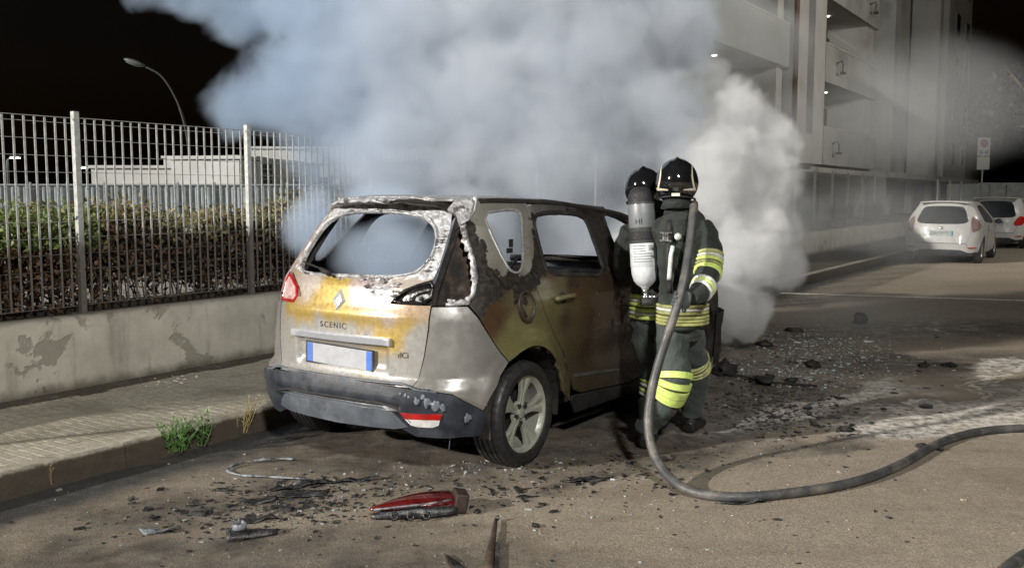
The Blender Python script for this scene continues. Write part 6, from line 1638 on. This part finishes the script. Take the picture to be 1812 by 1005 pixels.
for x, y in ((-.12, -.03), (-.04, -.05), (.04, -.06)):
    mb = MB(); mb.lathe([(.018, 0), (.022, .012), (.014, .014), (.012, .004)], 12, Matrix.Translation((x, y - .035, .03)) @ Matrix.Rotation(R(75), 4, 'X')); mb.build('bulb_holder', M_BITS, bl, smooth=True)
# bulb carrier lump in front
bc = tag(empty('lamp_socket', (-1.28, 4.42, 0), R(20), 'charred lamp socket with a round collar, nearest piece at the lower left', 'car part'))
rows = []
for i in range(9):
    u = i / 8; x = -.11 + .24 * u; rows.append([(x, -.062 * (1 - .55 * u) + .12 * (1 - .6 * u) * j / 6, .006 + .045 * math.sin(math.pi * j / 6) * (1 - .75 * u) + .006 * mnoise.noise(Vector((x * 30, j, 1)))) for j in range(7)])
sheet(None, 'base', rows, bc, M_BITS).modifiers.new('t', 'SOLIDIFY').thickness = .006
mb = MB(); mb.lathe([(.030, 0), (.036, .004), (.034, .030), (.026, .034), (.024, .010)], 20, Matrix.Translation((-.05, 0, .045))); mb.build('collar', M_GREYB, bc, smooth=True)
mb = MB(); mb.tube([(-.05, 0, .06), (-.048, .0, .10)], [.010, .008], 8); mb.build('bulb', M_GREYB, bc, smooth=True)
# curled strip of window seal and the long ragged strip
mb = MB(); mb.tube(catmull([(-1.36, 5.72, .012), (-1.50, 5.70, .02), (-1.66, 5.62, .018), (-1.72, 5.50, .012), (-1.62, 5.40, .010), (-1.45, 5.36, .012), (-1.30, 5.33, .012), (-1.21, 5.30, .016), (-1.25, 5.20, .012)], 6), [.010 + .004 * math.sin(k) for k in range(49)], 8, flat=.6)
tag(mb.build('rubber_seal', M_GREYB, smooth=True), 'curled grey rubber seal lying behind the left rear wheel', 'car part')
def shard(name, pts, h, label, cat='debris', mt=None, group=None, seed=0, step=.02):
    """a torn, buckled sheet of burnt plastic"""
    P, F = tri(pts, (), step)
    c = P.mean(0); z = np.array([h * (.35 + mnoise.noise(Vector((p[0] * 14 + seed, p[1] * 14, seed)))) for p in P]); z -= z.min() - .003
    n = len(P); V = [(p[0] - c[0], p[1] - c[1], q) for p, q in zip(P, z)]
    mb = MB(); mb.add(V, F); o = mb.build(name, mt or M_BITS, smooth=True); o.location = (c[0], c[1], 0); o.modifiers.new('t', 'SOLIDIFY').thickness = .004
    return tag(o, label, cat, group)
shard('melted_strip', [(-1.20,5.27), (-1.0,5.30), (-.8,5.33), (-.68,5.37), (-.74,5.33), (-.9,5.27), (-1.05,5.24), (-1.2,5.22)], .018, 'long thin melted strip pointing towards the rear wheel')
shard('melted_strip', [(-1.33,5.17), (-1.20,5.24), (-1.12,5.27), (-1.1,5.24), (-1.25,5.13), (-1.38,5.10)], .02, 'short melted strip under the curled seal')
shard('plastic_sheet', [(-1.28,5.08), (-1.15,5.12), (-1.02,5.11), (-1.03,5.03), (-1.18,4.98), (-1.30,5.00)], .02, 'flat sheet of cracked black plastic in the middle of the scattered fragments', seed=3)
shard('plastic_sheet', [(-1.48,4.92), (-1.36,4.97), (-1.27,4.96), (-1.30,4.91), (-1.42,4.87)], .02, 'small glossy plastic flake left of the cracked sheet', seed=5)
shard('plastic_sheet', [(-1.44,4.62), (-1.33,4.66), (-1.25,4.70), (-1.2,4.66), (-1.34,4.58)], .02, 'dark plastic flake behind the charred lamp socket', seed=6)
shard('plastic_sheet', [(-1.86,4.50), (-1.72,4.50), (-1.66,4.54), (-1.68,4.46), (-1.80,4.44)], .02, 'leftmost greenish plastic flake on the road', mt=M_GREYB, seed=7)
shard('plastic_shard', [(-.31,4.17), (-.27,4.12), (-.22,4.05), (-.19,3.98), (-.27,4.02)], .035, 'pointed black shard at the bottom edge, left of the burnt stick', seed=8)
shard('plastic_shard', [(1.12,4.93), (1.22,4.92), (1.40,4.94), (1.36,4.90), (1.20,4.87), (1.10,4.89)], .02, 'black shard pinned under the loop of the hose', seed=9)
shard('plastic_shard', [(.02,5.0), (.08,5.05), (.12,5.02), (.06,4.98)], .02, 'small dark flake between the tail lamp and the hose', seed=10)
shard('glass_heap', [(.28,5.30), (.45,5.36), (.60,5.35), (.5,5.28), (.34,5.26)], .015, 'flat patch of crumbled black flakes right of the rear wheel', seed=11)
st = tag(empty('burnt_stick', (-.085, 4.33, 0), R(0), 'scorched brown wiper arm lying at the bottom edge of the road', 'car part'))
mb = MB(); mb.tube([(.005, .30, .016), (.0, .16, .018), (-.005, .02, .016), (-.015, -.14, .014), (-.02, -.36, .012)], [.008, .011, .014, .018, .020], 8, flat=.5); mb.build('arm', mat('scorched_brown', (.05, .032, .022), .6, 0, .4, 20, .5), st, smooth=True)
mb = MB(); mb.box((.018, -.18, .010), (.022, .32, .014)); mb.tube([(.006, .30, .02), (.02, .30, .02)], .012, 8); mb.build('blade', M_BITS, st)
# larger clods by the front wheel and out on the road
def clod(x, y, r, label, flat=.5, group=None, seed=0, mt=None):
    mb = MB(); mb.blob((0, 0, r * flat * .75), (r, r * .75, r * flat), 2, 1.1, seed=seed + 1.5); mb.blob((r * .8, r * .2, r * flat * .35), (r * .5, r * .4, r * flat * .5), 1, 1.0, seed=seed)
    o = mb.build('burnt_lump', mt or M_CHAR, smooth=True); o.location = (x, y, 0); o.rotation_euler = (0, 0, seed); return tag(o, label, 'debris', group)
clod(1.98, 8.55, .13, 'burnt lump at the foot of the front wheel', .55, seed=1)
clod(2.22, 8.10, .11, 'burnt lump with torn wires on the wet road right of the front wheel', .5, seed=2)
clod(2.48, 8.15, .055, 'small burnt lump right of the wired one', .6, seed=3)
clod(4.55, 12.05, .12, 'lone dark lump far out on the road under the painted line', .6, seed=4)
clod(2.92, 8.95, .07, 'dark lump where the sparkling glass begins', .5, seed=5)
clod(3.45, 11.3, .09, 'flat dark lump up the road, halfway to the painted line', .3, seed=6)
clod(4.0, 8.95, .06, 'left of two small dark lumps on the right of the road', .4, seed=7)
clod(4.25, 8.95, .065, 'right of two small dark lumps on the right of the road', .35, seed=8)
clod(2.35, 6.45, .05, 'dark lump beside the pale powder streak', .45, seed=9)
clod(2.78, 10.2, .08, 'dark lump in the thin smoke low over the road', .4, seed=12)
clod(.95, 5.72, .028, 'small lump on the edge of the wet patch by the hose', .6, seed=13)
clod(-.18, 4.76, .022, 'dark pebble right of the broken tail lamp', .5, seed=14)
clod(.12, 4.55, .020, 'dark pebble right of the scorched wiper arm', .6, seed=15)
clod(2.72, 6.05, .04, 'left of the two dark pebbles in the pale powder', .4, seed=16)
clod(2.80, 5.98, .035, 'right of the two dark pebbles in the pale powder', .4, seed=17)
mb = MB(); mb.tube([(1.85, 8.5, .02), (2.0, 8.42, .03), (2.15, 8.3, .02), (2.3, 8.08, .02), (2.5, 8.02, .015), (2.65, 7.98, .01)], .010, 5)
tag(mb.build('torn_wires', M_CHAR, smooth=True), 'torn wires trailing from the burnt lumps by the front wheel', 'debris')
mb = MB(); mb.box((0, 0, .012), (.55, .03, .02)); o = mb.build('burnt_batten', M_CHAR); o.location = (2.28, 11.1, 0); o.rotation_euler = (0, 0, R(-4)); tag(o, 'thin dark batten lying low in the smoke beyond the front wheel', 'debris')
# fragments too many to count
def scatter(name, n, areas, size, mt, label, kind_flat=.35):
    mb = MB(); w_ = [a[-1] for a in areas]
    for k in range(n):
        (cx, cy, sx, sy, rot, _) = random.choices(areas, w_)[0]; u, v = random.gauss(0, 1), random.gauss(0, 1)
        x = cx + u * sx * math.cos(rot) - v * sy * math.sin(rot); y = cy + u * sx * math.sin(rot) + v * sy * math.cos(rot)
        d = Vector((x, y, 0)) - SO
        if d.dot(SV) < .14: continue
        s_ = random.lognormvariate(math.log(size), .55); a = random.uniform(0, 6.28); m = random.choice((3, 4, 5)); el = random.uniform(1, 2.4)
        B0 = []; 
        for j in range(m):
            q = a + 2 * math.pi * j / m + random.uniform(-.3, .3); r = s_ * random.uniform(.6, 1.1); px, py = r * math.cos(q) * el, r * math.sin(q); B0.append(Vector((x + px * math.cos(a) - py * math.sin(a), y + px * math.sin(a) + py * math.cos(a), .001)))
        tl = Vector((random.uniform(-.3, .3), random.uniform(-.3, .3))); T0 = [p + Vector((0, 0, s_ * kind_flat * (1 + tl.x * (p.x - x) / s_ + tl.y * (p.y - y) / s_))) for p in B0]
        mb.prism(B0, T0)
    return tag(mb.build(name, mt), label, kind='stuff')
AR1 = [(-1.2, 5.0, .28, .22, 0, 4), (-1.35, 4.75, .40, .2, .2, 3), (-.4, 5.3, .8, .2, .3, 2), (.3, 5.2, .7, .12, .3, 2), (2.05, 7.3, .30, .55, -.5, 6), (2.0, 6.7, .25, .35, 0, 3), (2.6, 8.6, .6, .9, -.4, 4), (.4, 4.7, 1.0, .4, 0, 1.5), (3.5, 10, 1.6, 2.0, 0, 2), (2.2, 7.6, .4, .4, 0, 4), (.6, 5.6, .7, .12, .35, 2)]
scatter('burnt_fragments', 1100, AR1, .0095, M_BITS, 'scattered black fragments of plastic on the road')
scatter('small_burnt_fragments', 2600, AR1, .0045, M_CHAR, 'small charred crumbs on the road')
M_GLS = mat('crumbled_glass', (.34, .37, .37), .08, 0, .3, 30, spec=1.0, rvar=.03)
scatter('glass_crumbs', 1100, [(-1.2, 4.95, .35, .3, 0, 3), (-.3, 5.1, .9, .4, .2, 3), (3.2, 9.9, .45, .9, -.35, 6), (2.6, 8.4, .4, .5, 0, 3), (2.1, 7.0, .4, .5, 0, 1.5), (.2, 4.6, 1.2, .5, 0, 1), (-.3, 5.55, .4, .12, .3, 2)], .0030, M_GLS, 'crumbs of window glass sparkling on the road', .7)
scatter('glass_patch', 1800, [(3.3, 9.9, .42, .85, -.35, 6), (2.7, 8.5, .35, .4, 0, 2)], .0042, M_GLS, 'patch of shattered glass glinting on the road beyond the firefighters', .7)
scatter('road_grit', 1200, [(.3, 4.6, 1.6, .8, 0, 3), (1.8, 5.8, 1.4, .8, .3, 2)], .0020, mat('pale_grit', (.27, .24, .19), .7, 0, .4, 60), 'pale grit lying on the asphalt', .7)
mb = MB()
for k in range(26):
    p = W(random.gauss(1.05, .12), random.gauss(-1.30, .09), .156); r = random.uniform(.004, .012); mb.blob(p, (r * 1.5, r, r * .6), 1, .8, seed=k)
tag(mb.build('plaster_crumbs', mat('white_plaster_crumb', (.62, .60, .55), .8, 0, .1, 50), None), 'white plaster crumbs at the foot of the wall', kind='stuff')
# weeds in the kerb joint
def weed(loc, n, h, spread, cols, label, name='weed', L=.05, w_=.005, lean=(0, 0)):
    t = tag(empty(name, loc, 0, label, 'plant')); st_ = MB(); P = []; D = []; C_ = []
    for k in range(n):
        a = random.uniform(0, 6.28); r = random.uniform(0, spread); b0 = Vector((math.cos(a) * r * .6, math.sin(a) * r * .3, 0)); hh = h * random.uniform(.55, 1.05)
        tp = b0 + Vector((math.cos(a) * r * .8 + lean[0] * hh + random.uniform(-.02, .02), math.sin(a) * r * .5 + lean[1] * hh, hh)); md = b0.lerp(tp, .5) + Vector((random.uniform(-.015, .015), random.uniform(-.01, .01), .01))
        st_.tube(catmull([b0, md, tp], 4), .0022, 4, cap=False)
        cv = random.random(); c = tuple(cols[0][i] * (1 - cv) + cols[1][i] * cv for i in range(3))
        for j in range(int(13 * hh / h)):
            q = .15 + .85 * j / 13; p = b0.lerp(md, q * 2) if q < .5 else md.lerp(tp, q * 2 - 1); g = j * 2.4 + a
            P.append(tuple(p)); D.append((math.cos(g), math.sin(g), .9)); C_.append(c)
        for j in range(4): P.append(tuple(tp)); g = j * 1.6; D.append((math.cos(g) * .5, math.sin(g) * .5, 1)); C_.append(cols[2])
    st_.build('stem', mat('weed_stem_' + name, cols[1], .6), t)
    n_ = len(P); leaves('leaf_blades', np.array(P), np.array(D), rng.uniform(.6, 1.2, n_) * L, np.full(n_, w_), np.array(C_), t)['kind'] = 'stuff'
    return t
weed(W(.04, .105, .02), 15, .20, .15, ((.05, .14, .03), (.10, .22, .05), (.26, .32, .18)), 'bright green weed growing from the kerb joint, left of the dry one')
weed(W(.22, .105, .02), 12, .21, .11, ((.05, .14, .03), (.12, .24, .06), (.26, .32, .18)), 'green weed tuft touching the dry yellow weed side of the kerb')
weed(W(.60, .105, .02), 9, .24, .10, ((.30, .24, .10), (.42, .34, .16), (.52, .46, .30)), 'dry yellow weed leaning out of the kerb near the bumper', 'dry_weed', .035, .004, (.25, .0))
weed(W(-.78, .095, .02), 2, .12, .02, ((.20, .16, .08), (.26, .2, .1), (.3, .26, .15)), 'thin withered grass blade in the first kerb joint', 'withered_grass', .025, .002)
# ------------------------------------------------------------------ smoke
def smoke(name, label, puffs, density, color, g=-.25, warp=.55, wscale=1.1, detail=.9, dscale=2.6, lo=0.0, hi=.35, grow=1.3, voxel=.14, tint=None, fine=.35, fscale=7.0, base_fade=None):
    """billowing smoke: a closed hull round the puffs, with a density that follows the puffs and breaks up at their edges"""
    mb = MB()
    for (x, y, z, rx, ry, rz) in puffs: mb.blob((x, y, z), (rx * grow, ry * grow, rz * grow), 3)
    me = mb.mesh(name); o = link(name, me, None)
    m = o.modifiers.new('r', 'REMESH'); m.mode = 'VOXEL'; m.voxel_size = voxel
    bake(o); tag(o, label, kind='stuff')
    # keep the hull above the ground
    for v in o.data.vertices:
        if v.co.z < .012: v.co.z = .012
    mt = bpy.data.materials.new(name); mt.use_nodes = True; t = NT(mt.node_tree)
    t.n.remove(t.n['Principled BSDF'])
    v = t.geo()
    w = t.vmath('MULTIPLY', t.vmath('SUBTRACT', t.noise(v, wscale, 3, .5, color=True), (.5, .5, .5)), (warp * 2,) * 3)
    p = t.vmath('ADD', v, w)
    f = None
    for (x, y, z, rx, ry, rz) in puffs:
        q = t.vmath('MULTIPLY_ADD', p, (1 / rx, 1 / ry, 1 / rz), (-x / rx, -y / ry, -z / rz)); d = t.vmath('DOT_PRODUCT', q, q)
        f = d if f is None else t.math('SMOOTH_MIN', f, d, .35)
    f = t.math('SUBTRACT', 1.0, f)
    n = t.noise(v, dscale, 5, .6, dist=.25)
    f = t.math('ADD', f, t.math('MULTIPLY', t.math('SUBTRACT', n, .5), detail * 2))
    d = t.ramp(f, lo, hi, 0, density)
    pv = t.new('ShaderNodeVolumePrincipled'); pv.inputs['Color'].default_value = c4(color); pv.inputs['Anisotropy'].default_value = g
    if tint:   # the thin smoke at the edge against the night is bluer
        sp = t.new('ShaderNodeSeparateXYZ'); t.l.new(v, sp.inputs[0]); t.put(pv.inputs['Color'], t.mix(t.ramp(sp.outputs[0], tint[0], tint[1]), tint[2], color))
    t.put(pv.inputs['Density'], d)
    t.l.new(pv.outputs[0], t.n['Material Output'].inputs['Volume'])
    o.data.materials.clear(); o.data.materials.append(mt)
    return o
def pf_(px, py, Y, r, ry=None, rz=None):
    """a puff named by its bearing and height seen from the kerb, at distance Y"""
    return ((px - 906) / 1650 * Y, Y, 1.66 - (py - 345) / 1650 * Y, r, ry or r, rz or r)
MAIN = [(.55, 9.0, 1.25, .6, .45, .6), (-.35, 8.75, 1.35, .55, .45, .5), (-2.74, 9.6, 2.56, 0.42, 0.42, 0.42), (-2.25, 9.6, 2.74, 0.62, 0.62, 0.62), (-1.88, 9.8, 3.35, 0.75, 0.75, 0.75), (-1.57, 9.4, 2.32, 0.75, 0.75, 0.75), (-1.08, 9.6, 3.03, 1.05, 1.05, 1.05), (-1.04, 9.2, 1.97, 0.85, 0.85, 0.85), (-0.38, 9.4, 2.49, 1.15, 1.15, 1.15), (-0.27, 9.8, 3.41, 1.15, 1.15, 1.15), (0.41, 9.2, 2.08, 0.95, 0.95, 0.95), (0.61, 9.6, 3.03, 1.15, 1.15, 1.15), (1.21, 9.8, 3.47, 1.0, 1.0, 1.0), (1.22, 9.4, 2.32, 0.85, 0.85, 0.85), (-3.63, 10.4, 3.83, 0.55, 0.5, 0.3), (-2.94, 10.2, 3.61, 0.55, 0.5, 0.32), (-2.28, 10, 3.69, 0.55, 0.6, 0.5), (-0.9, 10.2, 1.44, 0.9, 0.7, 0.6), (0.31, 9.6, 1.22, 1.0, 0.7, 0.8), (1.22, 9.4, 1.18, 0.9, 0.6, 0.9), (-0.64, 9.9, 4.4, 1.2, 1.2, 1.2)]
RIGHT = [(1.75, 9.6, 2.45, .48, .45, .5), (1.95, 9.7, 2.85, .32, .35, .3), (2.45, 9.9, .40, .34, .4, .26), (2.19, 9.4, 2.4, 0.42, 0.42, 0.42), (2.56, 9.4, 2.23, 0.34, 0.34, 0.34), (1.92, 9.2, 1.86, 0.6, 0.6, 0.6), (2.42, 9.3, 1.74, 0.46, 0.46, 0.46), (2.76, 9.5, 1.34, 0.26, 0.26, 0.26), (2.14, 9.2, 1.19, 0.62, 0.62, 0.62), (2.7, 9.6, 0.93, 0.33, 0.33, 0.33), (1.99, 9.0, 0.65, 0.4, 0.4, 0.4), (2.47, 9.6, 0.5, 0.28, 0.3, 0.26), (1.44, 9.0, 0.98, 0.6, 0.5, 0.7)]
CAB = [(-.74, 5.98, 1.28, .42, .36, .26), (-.48, 6.35, 1.22, .50, .45, .30), (-1.55, 7.35, 1.42, .28, .40, .30), (-1.0, 7.4, 1.55, .35, .45, .22)]
smoke('smoke', 'thick pale blue smoke billowing up behind and above the burnt car', MAIN, 2.6, (.74, .79, .86), -.15, tint=(-2.9, -.4, (.55, .67, .83)), warp=.32, wscale=1.0, detail=.95, dscale=1.9, lo=-.05, hi=.8, grow=1.3)
smoke('smoke_by_the_engine', 'dense white smoke rolling out of the engine bay towards the right', RIGHT, 5.2, (.90, .91, .92), -.12, warp=.20, wscale=1.7, detail=.85, dscale=3.4, lo=0.0, hi=.62, grow=1.3, voxel=.10)
VEIL = [(3.0, 10.8, 2.2, .6, .6, .7), (3.2, 11.2, 1.35, .65, .7, .55), (1.9, 10.2, 3.4, .9, .7, .9), (2.2, 10.4, 2.6, .7, .6, .7), (1.75, 10.0, 2.5, .6, .5, .6), (2.9, 10.6, 3.3, .6, .5, .5)]
smoke('smoke_veil', 'thin grey veil of smoke between the main plume and the apartment block', VEIL, 1.15, (.78, .80, .80), -.2, warp=.3, wscale=.9, detail=.7, dscale=1.3, lo=-.1, hi=.8, grow=1.25, voxel=.14)
smoke('smoke_in_the_cabin', 'blue smoke hanging in the cabin and round the left rear pillar', CAB, 2.3, (.62, .73, .88), -.15, warp=.12, wscale=1.6, detail=.5, dscale=2.5, lo=-.2, hi=.8, grow=1.25, voxel=.08)
sc.cycles.volume_step_rate = .35
HAZE = [(8.2, 18.5, 3.4, 2.6, 2.2, 1.3), (9.2, 23.5, 3.6, 1.6, 2.2, 1.4), (6.5, 15.5, 1.3, 1.8, 1.6, .7), (4.6, 13.2, 1.1, 1.6, 1.4, .7), (4.0, 11.0, .35, 1.2, 1.3, .35)]
smoke('thin_smoke', 'thin grey smoke drifting in front of the apartment block', HAZE, .16, (.62, .64, .66), -.1, warp=.7, wscale=.5, detail=.6, dscale=.5, lo=-.2, hi=1.0, grow=1.25, voxel=.4)
